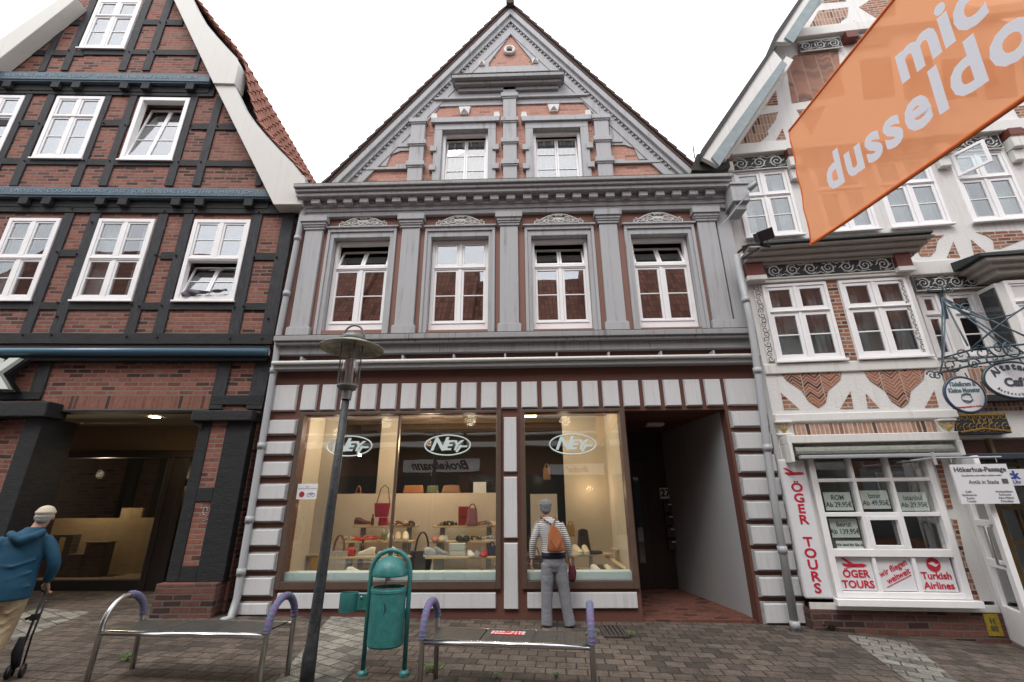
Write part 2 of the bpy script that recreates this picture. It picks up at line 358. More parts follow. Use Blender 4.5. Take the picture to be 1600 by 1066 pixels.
# ================================================================== ground
def pave_mat(name, c1, c2, mortar, rot):
    m = brick_mat(name, c1, c2, mortar, bw=.215, bh=.19, ms=.009, dark=.72, coords='xy', rot=rot, bumpd=.008)
    return m
PAVE = pave_mat('concrete_paver', (.112, .083, .063), (.15, .114, .089), (.02, .016, .012), R(4))
PAVL = pave_mat('light_paver', (.24, .225, .19), (.30, .285, .24), (.05, .045, .037), R(30))
for pm in (PAVE, PAVL):   # gravelly speckle of the washed concrete
    n = pm.node_tree; b = n.nodes['Principled BSDF']; l = b.inputs['Base Color'].links[0]; src = l.from_socket
    t = n.nodes.new('ShaderNodeTexNoise'); t.inputs['Scale'].default_value = 90; t.inputs['Detail'].default_value = 3
    t2 = n.nodes.new('ShaderNodeTexNoise'); t2.inputs['Scale'].default_value = .9; t2.inputs['Detail'].default_value = 6
    tc = n.nodes.new('ShaderNodeTexCoord'); n.links.new(tc.outputs['Object'], t.inputs['Vector']); n.links.new(tc.outputs['Object'], t2.inputs['Vector'])
    r = n.nodes.new('ShaderNodeValToRGB'); r.color_ramp.elements[0].position = .35; r.color_ramp.elements[0].color = (.55, .55, .55, 1); r.color_ramp.elements[1].position = .62; r.color_ramp.elements[1].color = (1.2, 1.2, 1.2, 1)
    r2 = n.nodes.new('ShaderNodeValToRGB'); r2.color_ramp.elements[0].position = .35; r2.color_ramp.elements[0].color = (.62, .62, .62, 1); r2.color_ramp.elements[1].position = .65
    n.links.new(t.outputs[0], r.inputs[0]); n.links.new(t2.outputs[0], r2.inputs[0])
    a = n.nodes.new('ShaderNodeMixRGB'); a.blend_type = 'MULTIPLY'; a.inputs[0].default_value = 1; n.links.new(src, a.inputs[1]); n.links.new(r.outputs[0], a.inputs[2])
    a2 = n.nodes.new('ShaderNodeMixRGB'); a2.blend_type = 'MULTIPLY'; a2.inputs[0].default_value = 1; n.links.new(a.outputs[0], a2.inputs[1]); n.links.new(r2.outputs[0], a2.inputs[2])
    vo = n.nodes.new('ShaderNodeTexVoronoi'); vo.inputs['Scale'].default_value = 2.6; n.links.new(tc.outputs['Object'], vo.inputs['Vector'])
    r4 = n.nodes.new('ShaderNodeValToRGB'); r4.color_ramp.elements[0].position = .035; r4.color_ramp.elements[0].color = (.5, .5, .5, 1); r4.color_ramp.elements[1].position = .05; r4.color_ramp.elements[1].color = (0, 0, 0, 1); n.links.new(vo.outputs['Distance'], r4.inputs[0])
    t5 = n.nodes.new('ShaderNodeTexNoise'); t5.inputs['Scale'].default_value = 3.5; t5.inputs['Detail'].default_value = 9; t5.inputs['Roughness'].default_value = .75; n.links.new(tc.outputs['Object'], t5.inputs['Vector'])
    r5 = n.nodes.new('ShaderNodeValToRGB'); r5.color_ramp.elements[0].position = .36; r5.color_ramp.elements[0].color = (.5, .48, .45, 1); r5.color_ramp.elements[1].position = .5; n.links.new(t5.outputs[0], r5.inputs[0])
    a4 = n.nodes.new('ShaderNodeMixRGB'); a4.blend_type = 'MULTIPLY'; a4.inputs[0].default_value = .8; n.links.new(a2.outputs[0], a4.inputs[1]); n.links.new(r5.outputs[0], a4.inputs[2])
    a3 = n.nodes.new('ShaderNodeMixRGB'); n.links.new(r4.outputs[0], a3.inputs[0]); n.links.new(a4.outputs[0], a3.inputs[1]); a3.inputs[2].default_value = (.2, .18, .16, 1)
    n.links.new(a3.outputs[0], b.inputs['Base Color'])
g = MB(); g.grid(lambda u, v: (-60+120*u, -40+90*v, GZ(-60+120*u)), 120, 2)
tag(g.build('ground', PAVE), kind='structure')
def strip(px):
    b = MB(); pts = []
    for x, y in px:
        p = ground_at(x, y); pts.append((p.x, p.y))
    (x0, y0), (x1, y1), (x2, y2), (x3, y3) = pts
    def fn(u, v):
        a = (x0+(x1-x0)*u, y0+(y1-y0)*u); c = (x3+(x2-x3)*u, y3+(y2-y3)*u)
        X = a[0]+(c[0]-a[0])*v; Y = a[1]+(c[1]-a[1])*v
        return (X, Y, GZ(X)+.004)
    b.grid(fn, 6, 6); return tag(b.build('light_paving_band', PAVL), kind='structure')
strip([(519, 961), (622, 962), (450, 1166), (346, 1166)])
strip([(1320, 992), (1420, 1003), (1585, 1140), (1520, 1140)])
strip([(60, 950), (142, 957), (-40, 1025), (-160, 1030)])

# ================================================================== opposite side of the street (seen in the panes)
def opposite(x0, x1, eave, ridge, wallm, label, winm=True, y=-3.1, beams=False):
    h = thing('town_house', label, 'house', (0, 0, 0))
    b = MB(); b.box(x0, x1, y-8, y, -.4, eave); b.build('wall', wallm, h)
    r = MB(); r.prism([(y+.45, eave-.15), (y+.45, eave+.05), (y-4, ridge), (y-8.4, eave+.05), (y-8.4, eave-.15)], x0, x1)
    for i, p in enumerate(r.v): r.v[i] = Vector((p.y, p.x, p.z))
    r.build('roof', OTILE, h)
    nx = max(1, int((x1-x0)/1.9)); st = (x1-x0)/nx
    for i in range(nx):
        for z in (5.1, 6.9):
            if z+1.3 > eave: continue
            cx = x0+st*(i+.5); wv = MB(); wv.box(cx-.5, cx+.5, y, y+.06, z, z+1.45)
            f = wv.build('window', WHITEP, h)
            q = MB()
            for a, bb, c, d in ((-.44, -.03, .06, .4), (.03, .44, .06, .4), (-.44, -.03, .46, .9), (.03, .44, .46, .9), (-.44, -.03, .96, 1.39), (.03, .44, .96, 1.39)): q.box(cx+a, cx+bb, y+.062, y+.07, z+c, z+d)
            q.build('pane', OPANE, f)
    s = MB(); s.box(x0+.2, x1-.2, y, y+.03, .5, 2.7); s.build('shop_window', OPANE, h)
    a = MB(); a.box(x0+.1, x1-.1, y, y+.5, 3.75, 3.95); a.box(x0+.1, x1-.1, y, y+.35, 4.25, 4.32); a.box(x0+.1, x1-.1, y, y+.3, 4.9, 5.0); a.build('ledge', WHITEB, h)
    return h
OTILE = brick_mat('opposite_roof_tile', (.2, .07, .045), (.27, .1, .06), (.10, .035, .025), bw=.22, bh=.3, ms=.025, coords='xy', offs=0, dark=.8)
OPANE = mat('opposite_window_pane', (.05, .055, .06), .1)
OW1 = mat('opposite_brown_wall', (.17, .085, .06), .9, var=.3); OW2 = mat('opposite_pale_wall', (.42, .40, .37), .9, var=.2); OW3 = mat('opposite_brick_wall', (.2, .08, .055), .9, var=.4)
opposite(-24, -15, 8, 14.6, OW2, 'pale tall town house across the street at the far left end')
opposite(17, 25, 8, 14, OW1, 'brown town house across the street at the far right end')
opposite(-15, -8.2, 8.2, 14.5, OW3, 'brick town house across the street far to the left behind the viewer')
opposite(-8.2, -2.4, 7.6, 14.2, OW1, 'brown town house across the street with red tiled roof')
opposite(-2.4, 3.2, 7.4, 13.4, OW1, 'red brown town house straight across the street behind the viewer')
opposite(3.2, 9.5, 7.8, 14.4, OW2, 'pale town house across the street with white windows')
opposite(9.5, 17, 7.8, 14, OW3, 'brick town house across the street far to the right')
# reflected shop sign across the street
sg = thing('shop_sign', 'white shop sign with black script lettering across the street, mirrored in the shoe shop pane', 'sign', (-1.6, -3.1, 3.22)); pS = depth_at(690, 728, 18.67); sg.location = (pS.x, -3.1, pS.z); print('sign', pS)
sg2 = thing('shop_sign', 'second white shop sign across the street, mirrored in the right shop pane', 'sign'); pS = depth_at(900, 733, 18.67); sg2.location = (pS.x, -3.1, pS.z)
b = MB(); b.box(-1.1, 1.1, 0, .1, -.2, .2); b.build('panel', SIGNW, sg2); textmesh('Brokel', .3, BLACK, 'lettering', sg2, (.1, .105, 0), (-1, 0, 0), (0, 0, 1), shear=.5, bold=.006)
b = MB(); b.box(-1.5, 1.5, .0, .10, -.24, .24); b.build('panel', SIGNW, sg)
textmesh('Brokelmann', .46, BLACK, 'lettering', sg, (0, .105, 0), (-1, 0, 0), (0, 0, 1), shear=.5, bold=.014)

# ================================================================== windows
def window(H, r, n=0, groups=((0, .64, 2), (.64, 1, 1)), fw=.055, tr=.06, mul=.07, rail=.035, bar=.022, depth=.09, sill=0, open_group=None, tilt=12, frame=None, glass=None, name='window', label=None, curtain=None, bottom=0, cols=2):
    """r=(x0,x1,z0,z1) in house metres, front face at y=-n"""
    frame = frame or WHITEP; glass = glass or GL_UP
    x0, x1, z0, z1 = r; y = -n; f = MB()
    f.box(x0, x0+fw, y, y+depth, z0, z1); f.box(x1-fw, x1, y, y+depth, z0, z1)
    f.box(x0+fw, x1-fw, y+.001, y+depth, z1-fw, z1); f.box(x0+fw, x1-fw, y+.001, y+depth, z0, z0+fw+bottom)
    ix0, ix1, iz0, iz1 = x0+fw, x1-fw, z0+fw+bottom, z1-fw; H_ = iz1-iz0
    if bottom: f.box(ix0, ix1, y-.012, y+.0, z0+fw+bottom-.03, z0+fw+bottom+.002)
    if sill: f.box(x0-.03, x1+.03, y-sill, y+.01, z0-.04, z0-.002)
    wobj = None; gl = []; sashes = []
    for gi, (a, b_, rows) in enumerate(groups):
        ga = iz0+H_*a+(tr/2 if a > 0 else 0); gb = iz0+H_*b_-(tr/2 if b_ < 1 else 0)
        if b_ < 1: f.box(ix0, ix1, y+.002, y+depth, gb, gb+tr); f.box(ix0, ix1, y-.012, y+.003, gb+tr*.3, gb+tr*.62)
        opn = (open_group == gi)
        s = MB(); p = MB()
        if opn:
            M = Matrix.Translation((0, y+.045, ga)) @ Matrix.Rotation(R(-tilt), 4, 'X') @ Matrix.Translation((0, -(y+.045), -ga)); s.M = M; p.M = M
        if opn: cw = (ix1-ix0)/cols
        else:
            cw = (ix1-ix0-mul*(cols-1))/cols
            for c in range(1, cols): f.box(ix0+cw*c+mul*(c-1), ix0+cw*c+mul*c, y+.004, y+depth, ga, gb)
        for c in range(cols):
            sx0 = ix0+c*(cw+(0 if opn else mul))+.003; sx1 = sx0+cw-.006; za, zb = ga+.003, gb-.003
            ya, yb = y+.016, y+.06
            rl = rail
            s.box(sx0, sx0+rl, ya, yb, za, zb); s.box(sx1-rl, sx1, ya, yb, za, zb)
            s.box(sx0+rl, sx1-rl, ya+.001, yb, za, za+rl); s.box(sx0+rl, sx1-rl, ya+.001, yb, zb-rl, zb)
            for k in range(1, rows):
                zz = za+rl+(zb-za-2*rl)*k/rows; s.box(sx0+rl, sx1-rl, ya+.006, yb-.004, zz-bar/2, zz+bar/2)
            p.box(sx0+rl-.004, sx1-rl+.004, y+.036, y+.040, za+rl-.004, zb-rl+.004)
        sashes.append(s); gl.append(p)
    wobj = f.build(name, frame, H, bevel=.004, seg=1)
    if label: wobj['label'] = label
    for i, (s, p) in enumerate(zip(sashes, gl)):
        so_ = s.build('sash', frame, wobj, bevel=.003, seg=1)
        p.build('pane', glass, wobj)
    if curtain:
        c = MB(); xa, xb = ix0-.05, ix1+.05
        spans = {'full': [(xa, xb)], 'sides': [(xa, xa+(xb-xa)*.3), (xb-(xb-xa)*.27, xb)], 'left': [(xa, xa+(xb-xa)*.4)], 'right': [(xb-(xb-xa)*.35, xb)]}[curtain]
        for (p0, p1) in spans:
            nn = int((p1-p0)/.012); ph = random.random()*6
            c.grid(lambda u, v: (p0+(p1-p0)*u, y+.17+.018*math.sin(u*(p1-p0)*70+ph)+.01*math.sin(u*31+v*4), iz0-.02+(H_+.02)*v), max(nn, 6), 2)
        c.build('curtain', CURT, wobj, smooth=True)
    return wobj

# ================================================================== CENTRE HOUSE
CP = Plane((0, 7.75, 0), 0)
CH = thing('gabled_shop_house', 'grey and salmon gabled town house with white sash windows and shoe shop below', 'house', (0, 7.75, 0))
A = CP.at
XL, XR = A(430, 590)[0], A(1188, 590)[0]              # facade edges
zs = A(800, 519, .22)[1]                              # top of the sill ledge
zc = A(800, 280, .42)[1]                              # top of main cornice
print('centre', XL, XR, zs, zc)
# --- openings of the ground floor
sw1 = CP.rect((477, 648), (776, 647), (438, 908), (776, 907)); sw1 = (A(440, 900)[0], A(776, 780)[0], A(600, 908)[1], A(600, 648)[1])
sw2 = (A(821, 780)[0], A(988, 900)[0], A(900, 907)[1], A(900, 645)[1])
# the shop window jambs are splayed to the battered pixels: keep them plumb
sw1 = (A(455, 800)[0], A(776, 780)[0], sw1[2], sw1[3]); sw2 = (A(821, 780)[0], A(981, 800)[0], sw2[2], sw1[3])
pas = (A(990, 800)[0], A(1159, 800)[0], -.5, A(1050, 641)[1])
print('sw', sw1, sw2, pas)
winpx = [((526.6, 378.6), (612, 377.5), (507.7, 520), (601, 519)), ((677, 377), (764, 376), (668, 519.5), (763, 518.5)),
         ((832, 375), (916, 374), (831, 518), (926.5, 517)), ((984, 373), (1070, 372), (997, 516), (1093, 514))]
wins = [CP.rect(*p, -.14) for p in winpx]
holes = [rp(sw1), rp(sw2)] + [rp(inset(r, -.01)) for r in wins]
zpt = pas[3]
outline = [(XL, -.5), (pas[0], -.5), (pas[0], zpt), (pas[1], zpt), (pas[1], -.5), (XR, -.5), (XR, zc-.2), (XL, zc-.2)]
low = MB(); zmid = A(800, 545)[1]
ol = [(XL, -.5), (pas[0], -.5), (pas[0], zpt), (pas[1], zpt), (pas[1], -.5), (XR, -.5), (XR, zmid), (XL, zmid)]
low.plate(ol, [rp(sw1), rp(sw2)], 0, .22); low.build('ground_floor_wall', BROWND, CH)
up = MB(); up.plate([(XL, zmid), (XR, zmid), (XR, zc-.25), (XL, zc-.25)], [rp(inset(r, -.005)) for r in wins], .001, .25); up.build('upper_wall', BROWPL if False else BROWNP, CH)
# house body behind
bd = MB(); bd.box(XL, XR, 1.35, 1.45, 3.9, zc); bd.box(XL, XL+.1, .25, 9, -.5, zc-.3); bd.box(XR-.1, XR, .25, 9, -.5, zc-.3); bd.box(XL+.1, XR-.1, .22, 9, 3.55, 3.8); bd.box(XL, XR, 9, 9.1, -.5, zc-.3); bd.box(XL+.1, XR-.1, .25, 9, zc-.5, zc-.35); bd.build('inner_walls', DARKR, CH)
# --- banded blocks over the shop windows
blk = MB(); blk2 = MB()
zt, zb = A(800, 597)[1], A(800, 639)[1]
for i in range(21):
    xa = -3.93+i*(3.49+3.93)/21
    u0, u1 = xa, xa+.285
    blk.block(u0, u1, zb, zt, -.001, .05, .022)
x473 = A(472, 620)[0]; step = (A(1101.5, 620)[0]-x473)/20
blk = MB()
for i in range(21): blk.block(x473+i*step, x473+i*step+step*.82, zb, zt, -.001, .055, .018)
blk.block(A(424, 620)[0]-.02, x473-.07, zb, zt, -.001, .055, .018); blk.block(x473+21*step, A(1184, 620)[0], zb, zt, -.001, .055, .018)
o = blk.build_split('lintel_block', LIGHTG, CH, bevel=.006)
# quoins
def quoins(xa, xb, ys, name):
    q = MB(); t = MB()
    for a, b_ in ys:
        px = 900
        z1 = A(px, a)[1]; z0 = A(px, b_)[1]
        q.block(xa+.035, xb-.035, z0+.02, z1-.02, -.03, .04, .010); t.block(xa, xb, z0, z1, -.001, .03, .006)
    t.build_split('quoin_backing', BLOCKS, CH, bevel=.004); return q.build_split('quoin', LIGHTG, CH, bevel=.006)
ysl = [(650, 676), (684, 708), (716, 742), (751, 779), (787, 814), (822, 852), (860, 891), (898, 931), (938, 962)]
quoins(XL+.02, A(448, 800)[0]-.01, ysl, 'left_quoins'.replace('left_', ''))
ysr = [(645, 672), (678, 707), (712, 742), (748, 778), (784, 815), (821, 854), (860, 894), (900, 934), (940, 976)]
quoins(A(1163, 800)[0], XR-.005, ysr, 'quoins')
# pier panels + panels under the windows
pp = MB(); xm0, xm1 = A(787, 800)[0], A(809, 800)[0]
for a, b_ in ((652, 738), (745, 841), (848, 952)): pp.block(xm0, xm1, A(800, b_)[1], A(800, a)[1], -.001, .045, .012)
pp.build_split('pier_panel', LIGHTG, CH, bevel=.005)
for (a, b_) in ((sw1[0]-.02, sw1[1]), (sw2[0], sw2[1]+.03)):
    q = MB(); q.block(a, b_, A(800, 951)[1], A(800, 925)[1], -.001, .04, .01); q.build('plinth_panel', LIGHTG, CH, bevel=.005)
# --- shop window frames and glass
def shopwin(r, mull):
    x0, x1, z0, z1 = r; f = MB(); w_ = .07
    f.box(x0-w_, x0+.01, -.05, .1, z0-.11, z1+.05); f.box(x1-.01, x1+w_, -.05, .1, z0-.11, z1+.05)
    f.box(x0+.01, x1-.01, -.049, .1, z0-.11, z0); f.box(x0+.01, x1-.01, -.049, .1, z1, z1+.05)
    for m_ in mull: f.box(m_-.018, m_+.018, -.03, .05, z0, z1)
    o = f.build('shop_window', BRONZE, CH, bevel=.006)
    g_ = MB(); g_.box(x0+.01, x1-.01, .03, .038, z0, z1); g_.build('pane', GL_SH, o); return o
xmul = A(616, 770)[0]
W1 = shopwin(sw1, [xmul]); W2 = shopwin(sw2, [])
# logos on the panes
ICE = mat('pane_logo_vinyl', (.55, .66, .66), .5)
for (px, py, W) in ((545, 697, W1), (699, 695.5, W1), (895, 694, W2)):
    u, z = A(px, py); el = MB(); n_ = 40
    a_, b_ = .385, .165
    el.tube([(u+a_*math.cos(2*math.pi*k/n_), .02, z+b_*math.sin(2*math.pi*k/n_)) for k in range(n_)], .011, seg=6, closed=True, flat=1)
    el.build('logo_ring', ICE, W)
    textmesh('N', .30, ICE, 'logo_lettering', W, (u-.17, .02, z+.01), (1, 0, 0), (0, 0, 1), shear=.35, bold=.008, sx=1.1)
    textmesh('EY', .22, ICE, 'logo_lettering', W, (u+.07, .02, z-.01), (1, 0, 0), (0, 0, 1), shear=.35, bold=.007, sx=1.1)
    t = MB(); t.beam((u+.15, z-.115), (u+.235, z+.0), .035, .016, .024); t.beam((u+.18, z-.022), (u+.33, z-.022), .028, .017, .025); t.build('logo_lettering', ICE, W)
# --- awning box and ledges
aw = MB(); za, zb_ = A(800, 553, .18)[1], A(800, 567, .16)[1]
aw.box(XL+.02, XR+.03, -.2, 0, zb_+.03, zb_+.09); aw.box(XL+.02, XR+.03, -.17, 0, zb_-.06, zb_+.03)
o = aw.build('awning_box', ZINC, CH, bevel=.012)
k = MB(); k.tube([(XL+.02, -.2, zb_+.05), (XR+.03, -.2, zb_+.055)], .035, 10); k.build('awning_rail', WHITEB, CH, smooth=True)
br = MB()
for i in range(9): br.box(XL+.5+i*.9, XL+.53+i*.9, -.2, 0, zb_+.09, zb_+.16)
br.build_split('awning_bracket', ZINC, CH)
le = MB(); z0 = zs
le.box(XL-.02, XR+.02, -.24, 0, z0-.10, z0); le.box(XL, XR, -.2, 0, z0-.16, z0-.10); le.box(XL, XR, -.11, 0, z0-.32, z0-.16)
le.build('sill_ledge', GREYD, CH, bevel=.012)
mo = MB(); mo.box(XL-.02, XR+.02, -.235, 0, z0+.001, z0+.012); mo.build('ledge_moss', MOSS, CH)
# --- pilasters
PC = [(468, 493), (631, 645), (796, 797), (964, 951), (1131, 1107)]
zp0 = zs+.01; zcap1 = A(800, 335, .09)[1]; zcap0 = A(800, 352, .09)[1]
pcx = [A(p[0], 510, .05)[0] for p in PC]; print('pil', pcx, zcap0, zcap1)
for x in pcx:
    p = MB(); p.box(x-.175, x+.175, -.075, 0, zp0+.22, zcap0)
    p.box(x-.215, x+.215, -.11, 0, zp0, zp0+.2); p.box(x-.2, x+.2, -.095, 0, zp0+.2, zp0+.22)
    p.box(x-.205, x+.205, -.1, 0, zcap0, zcap0+.05); p.box(x-.235, x+.235, -.14, 0, zcap0+.09, zcap0+.15); p.box(x-.22, x+.22, -.12, 0, zcap0+.05, zcap0+.09); p.box(x-.265, x+.265, -.17, 0, zcap0+.15, zcap1+.03)
    p.build('pilaster', GREY, CH, bevel=.008)
ex = MB(); ex.box(pcx[-1]+.215, XR, -.04, 0, zp0, zcap1+.03); ex.build('corner_strip', GREY, CH, bevel=.006)
ex = MB(); ex.box(XL, pcx[0]-.22, -.012, 0, zp0, zcap1+.03); ex.build('corner_strip', BROWNP, CH)
# --- window surrounds, windows, crests
def scroll(b, cx, cz, r0, turns, sgn, y, th, start=0, flip=1):
    pts = []; rr = []; n_ = int(14*turns)
    for k in range(n_+1):
        t = k/n_; a = start+sgn*turns*2*math.pi*t; r_ = r0*(1-t)**.8+.008
        pts.append((cx+r_*math.cos(a)*flip, y, cz+r_*math.sin(a))); rr.append(th*(1-.4*t))
    b.tube(pts, rr, 6)
groupsC = ((0, .68, 2), (.68, 1, 1))
for i, r in enumerate(wins):
    s = MB(); a = .13; x0, x1, z0_, z1_ = r
    for (d, yy) in ((.13, -.05), (.075, -.02)):
        s.box(x0-d, x0-.002 if d == .075 else x0-.075, yy, .12 if d == .075 else 0, zs+.01, z1_+.12); s.box(x1+.002 if d == .075 else x1+.075, x1+d, yy, .12 if d == .075 else 0, zs+.01, z1_+.12)
    s.box(x0-.13, x1+.13, -.051, 0, z1_+.12, z1_+.2); s.box(x0-.075, x1+.075, -.021, .12, z1_+.002, z1_+.119); s.box(x0-.16, x1+.16, -.085, 0, z1_+.2, z1_+.235)
    s.build('window_surround', GREY, CH, bevel=.006)
    window(CH, r, -.13, groupsC, fw=.06, bottom=.13, open_group=1 if i in (0, 2, 3) else None, tilt=24, depth=.12, tr=.085, rail=.04)
    c = MB(); cx = (x0+x1)/2; zz = z1_+.235; y = -.03
    c.M = Matrix.Translation((cx, y, zz))
    pl = []
    for k in range(21):
        t = -1+2*k/20; pl.append((t*.36, .05+.12*(1-abs(t)**1.6)))
    c.prism([(-.5, 0), (.5, 0), (.5, .03), (.43, .035)]+[p for p in reversed(pl)]+[(-.43, .035), (-.5, .03)], -.01, .025)
    for sgn in (-1, 1):
        for (cx_, cz_, r_, tn, st) in ((.44, .055, .055, 1.3, math.pi/2), (.33, .085, .05, 1.2, math.pi), (.15, .10, .06, 1.5, 0), (.05, .075, .045, 1.1, math.pi), (.245, .06, .045, 1.2, 0)):
            q = MB(); scroll(c, sgn*cx_, cz_, r_, tn, 1, -.02, .016, st, sgn)
        c.tube([(sgn*(.40-.38*t/8), -.022, .07+.15*math.sin(t/8*math.pi/2)) for t in range(9)], .02, 6)
    for k in range(5): c.ell(((k-2)*.03, -.022, .215-.008*abs(k-2)), (.02, .02, .035), 8, 5)
    c.ell((0, -.02, .1), (.035, .02, .03), 8, 5)
    c.M = None
    c.build('crest_ornament', WHITEB, CH, smooth=True)
# --- entablature
e = MB(); zA = zcap1+.03
zf = A(800, 316, .08)[1]; zd = A(800, 302, .2)[1]
print('ent', zA, zf, zd, zc)
e.box(XL, XR, -.10, 0, zA, zA+.10); e.box(XL, XR, -.13, 0, zA+.10, zA+.19); e.box(XL, XR, -.155, 0, zA+.19, zA+.22)
e.box(XL, XR, -.085, 0, zA+.22, zc-.36); e.box(XL, XR, -.16, 0, zc-.36, zc-.22)
e.box(XL-.02, XR+.0, -.34, 0, zc-.22, zc-.14); e.box(XL-.03, XR, -.39, 0, zc-.14, zc-.075)
e.build('entablature', GREY, CH, bevel=.012)
e = MB(); e.box(XL-.05, XR, -.44, 0, zc-.075, zc); e.build('cornice_edge', GREYD, CH, bevel=.015)
e = MB(); e.box(XL-.05, XR, -.43, .3, zc+.001, zc+.018); e.build('cornice_moss', MOSS, CH)
for i in range(25):
    x = XL+.35+i*(XR-XL-.75)/24; d = MB(); d.box(x-.085, x+.085, -.27, -.155, zc-.34, zc-.225); d.build('dentil', GREY, CH, bevel=.006, seg=1)
# end console on the right
c = MB(); u, z = A(1126, 312, .3); c.box(XR-.08, XR+.24, -.42, 0, z-.12, z+.24); c.box(XR-.02, XR+.19, -.34, 0, z-.26, z-.12); c.box(XR-.1, XR+.27, -.45, 0, z+.24, z+.28)
c.build('end_console', GREY, CH, bevel=.01)
c = MB(); c.tube([(XR+.2, -.5, z+.05), (XR+.3, -.62, z+.12)], .05, 10); c.build('console_pipe', ZINC, CH, smooth=True)
c = MB(); c.tube([(XR+.15, -.5, z-.05), (XR-.35, -.35, z-.62)], .012, 6); c.build('tie_rod', ZINC, CH)
# --- gable (slightly set back)
gn = -.15
def G(px, py, n=0): return A(px, py, gn+n)
ap = G(803, 24); gl_, gr_ = G(524, 284)[0], G(1062, 270)[0]; zb0 = zc-.4
half = (gr_-gl_)/2; slope = (ap[1]-G(790, 277)[1])/half
apx = (ap[0]*.6+(gl_+gr_)/2*.4); apz = ap[1]
zg = G(790, 277)[1]
def xl(z, off=0): return apx-(apz-z)/slope*1.0+off
print('gable', apx, apz, zg, gl_, gr_, slope)
gw = [CP.rect((694, 210), (763, 210), (688, 283), (763, 283), gn-.1), CP.rect((835, 208), (905, 207), (832, 280), (911, 279), gn-.1)]
gw = [(r[0], r[1], zc-.1, r[3]) for r in gw]
gp = MB(); y0 = -gn
xa, xb = apx-(apz-zb0)/slope, apx+(apz-zb0)/slope
gp.plate([(xa, zb0), (xb, zb0), (apx, apz)], [rp(inset(r, -.005)) for r in gw], y0, y0+.25); gp.build('gable_wall', SALMON, CH)
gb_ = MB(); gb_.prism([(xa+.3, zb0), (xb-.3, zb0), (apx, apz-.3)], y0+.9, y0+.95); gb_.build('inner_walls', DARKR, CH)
def Gp(pts): return [G(x, y, .03) for x, y in pts]
mo = MB(); F0 = y0-.03
def mono(pts, d=.03): mo.prism([G(x, y, d) for x, y in pts], y0-d, y0-.001)
# raking bands
rk = MB()
def rake(off0, off1, d, b, sh=0):
    """band parallel to the slope between perpendicular offsets"""
    for sg_ in (-1, 1):
        L = math.hypot(1, slope)
        def P(z, off): return (apx+sg_*((apz-z)/slope-off*L/slope), z)
        zt0 = apz-off0*L; zt1 = apz-off1*L
        b.prism([P(zb0, off0), P(zb0, off1), (apx, zt1), (apx, zt0)], y0-d-(.0005 if sg_ > 0 else 0), y0-.001)
rake(-.02, .10, .16, rk); rake(.10, .20, .10, rk); rake(.20, .42, .045, rk)
rk.build('raking_cornice', GREY, CH, bevel=.006)
# small dentils along the rake
rd = MB()
for sg_ in (-1, 1):
    L = math.hypot(1, slope); n_ = 50
    for k in range(1, n_):
        z = zg+(apz-zg-.35)*k/n_; x = apx+sg_*((apz-z)/slope-.225*L/slope); rd.box(x-.018, x+.018, y0-.075, y0-.04, z-.02, z+.02)
rd.build_split('rake_dentil', GREY, CH)
# upper field between the small brick triangle and first moulding
tri = [G(804.8, 53, .03), G(842, 90, .03), G(826, 103, .03), G(764, 103, .03), G(756, 93, .03)]
zt = G(800, 103, .03)[1]; zlow = G(800, 163, .03)[1]; L = math.hypot(1, slope)
def rx(z, off): return (apz-z)/slope-off*L/slope
up1 = MB(); cxx = tri[0][0]; tz = tri[0][1]
up1.plate([(apx-rx(zlow, .40), zlow), (apx+rx(zlow, .40), zlow), (apx, apz-.40*L)], [[(apx-.52, zt), (apx+.52, zt), (apx+.52, zt+.12), (apx, tz), (apx-.52, zt+.12)]], y0-.03, y0-.001)
up1.build('gable_field', GREY, CH)
m2 = MB()
for px, py in ((753, 100), (836, 96)):
    u, z = G(px, py, .03); s_ = .075; m2._add([(u-s_, y0-.05, z-s_), (u+s_, y0-.05, z-s_), (u+s_, y0-.05, z+s_), (u-s_, y0-.05, z+s_), (u, y0-.12, z)], [(0, 1, 4), (1, 2, 4), (2, 3, 4), (3, 0, 4), (0, 3, 2, 1)])
for px, py in ((726, 173), (865, 169)):
    u, z = G(px, py, .03); s_ = .085; m2.prism([(u-.09, z-.1), (u+.09, z-.1), (u+.13, z+.1), (u-.13, z+.1)], y0-.05, y0-.001)
    m2._add([(u-s_, y0-.051, z-s_), (u+s_, y0-.051, z-s_), (u, y0-.051, z+s_), (u, y0-.12, z-.02)], [(0, 1, 3), (1, 2, 3), (2, 0, 3)])
m2.build_split('diamond_stone', WHITEB, CH)
oc = MB(); u, z = G(796, 78, .05); oc.lathe([(.07, -.02), (.075, .05), (.10, .075), (.135, .06), (.14, 0)], seg=24)
for i, v in enumerate(oc.v): oc.v[i] = Vector((u+v.x, y0-v.z-.01, z+v.y))
oo = oc.build('round_window', WHITEB, CH, smooth=True); q = MB(); q.lathe([(.075, 0), (.075, .01)], seg=20)
for i, v in enumerate(q.v): q.v[i] = Vector((u+v.x, y0-.02+v.z, z+v.y))
q.build('pane', OPANE, oo)
# shelf cornice
sh = MB(); a = G(706, 130, .25); b_ = G(882, 130, .25); zt_ = G(790, 113, .3)[1]; zl = G(790, 138, .1)[1]
sh.box(a[0], b_[0], y0-.3, y0, zt_-.12, zt_-.02); sh.box(a[0]+.06, b_[0]-.06, y0-.2, y0, zt_-.2, zt_-.12); sh.box(a[0]+.12, b_[0]-.12, y0-.1, y0, zt_-.3, zt_-.2)
sh.build('gable_shelf', GREYD, CH, bevel=.01)
mm = MB(); mm.box(a[0]-.02, b_[0]+.02, y0-.31, y0, zt_-.02, zt_); mm.build('ledge_moss', MOSS, CH)
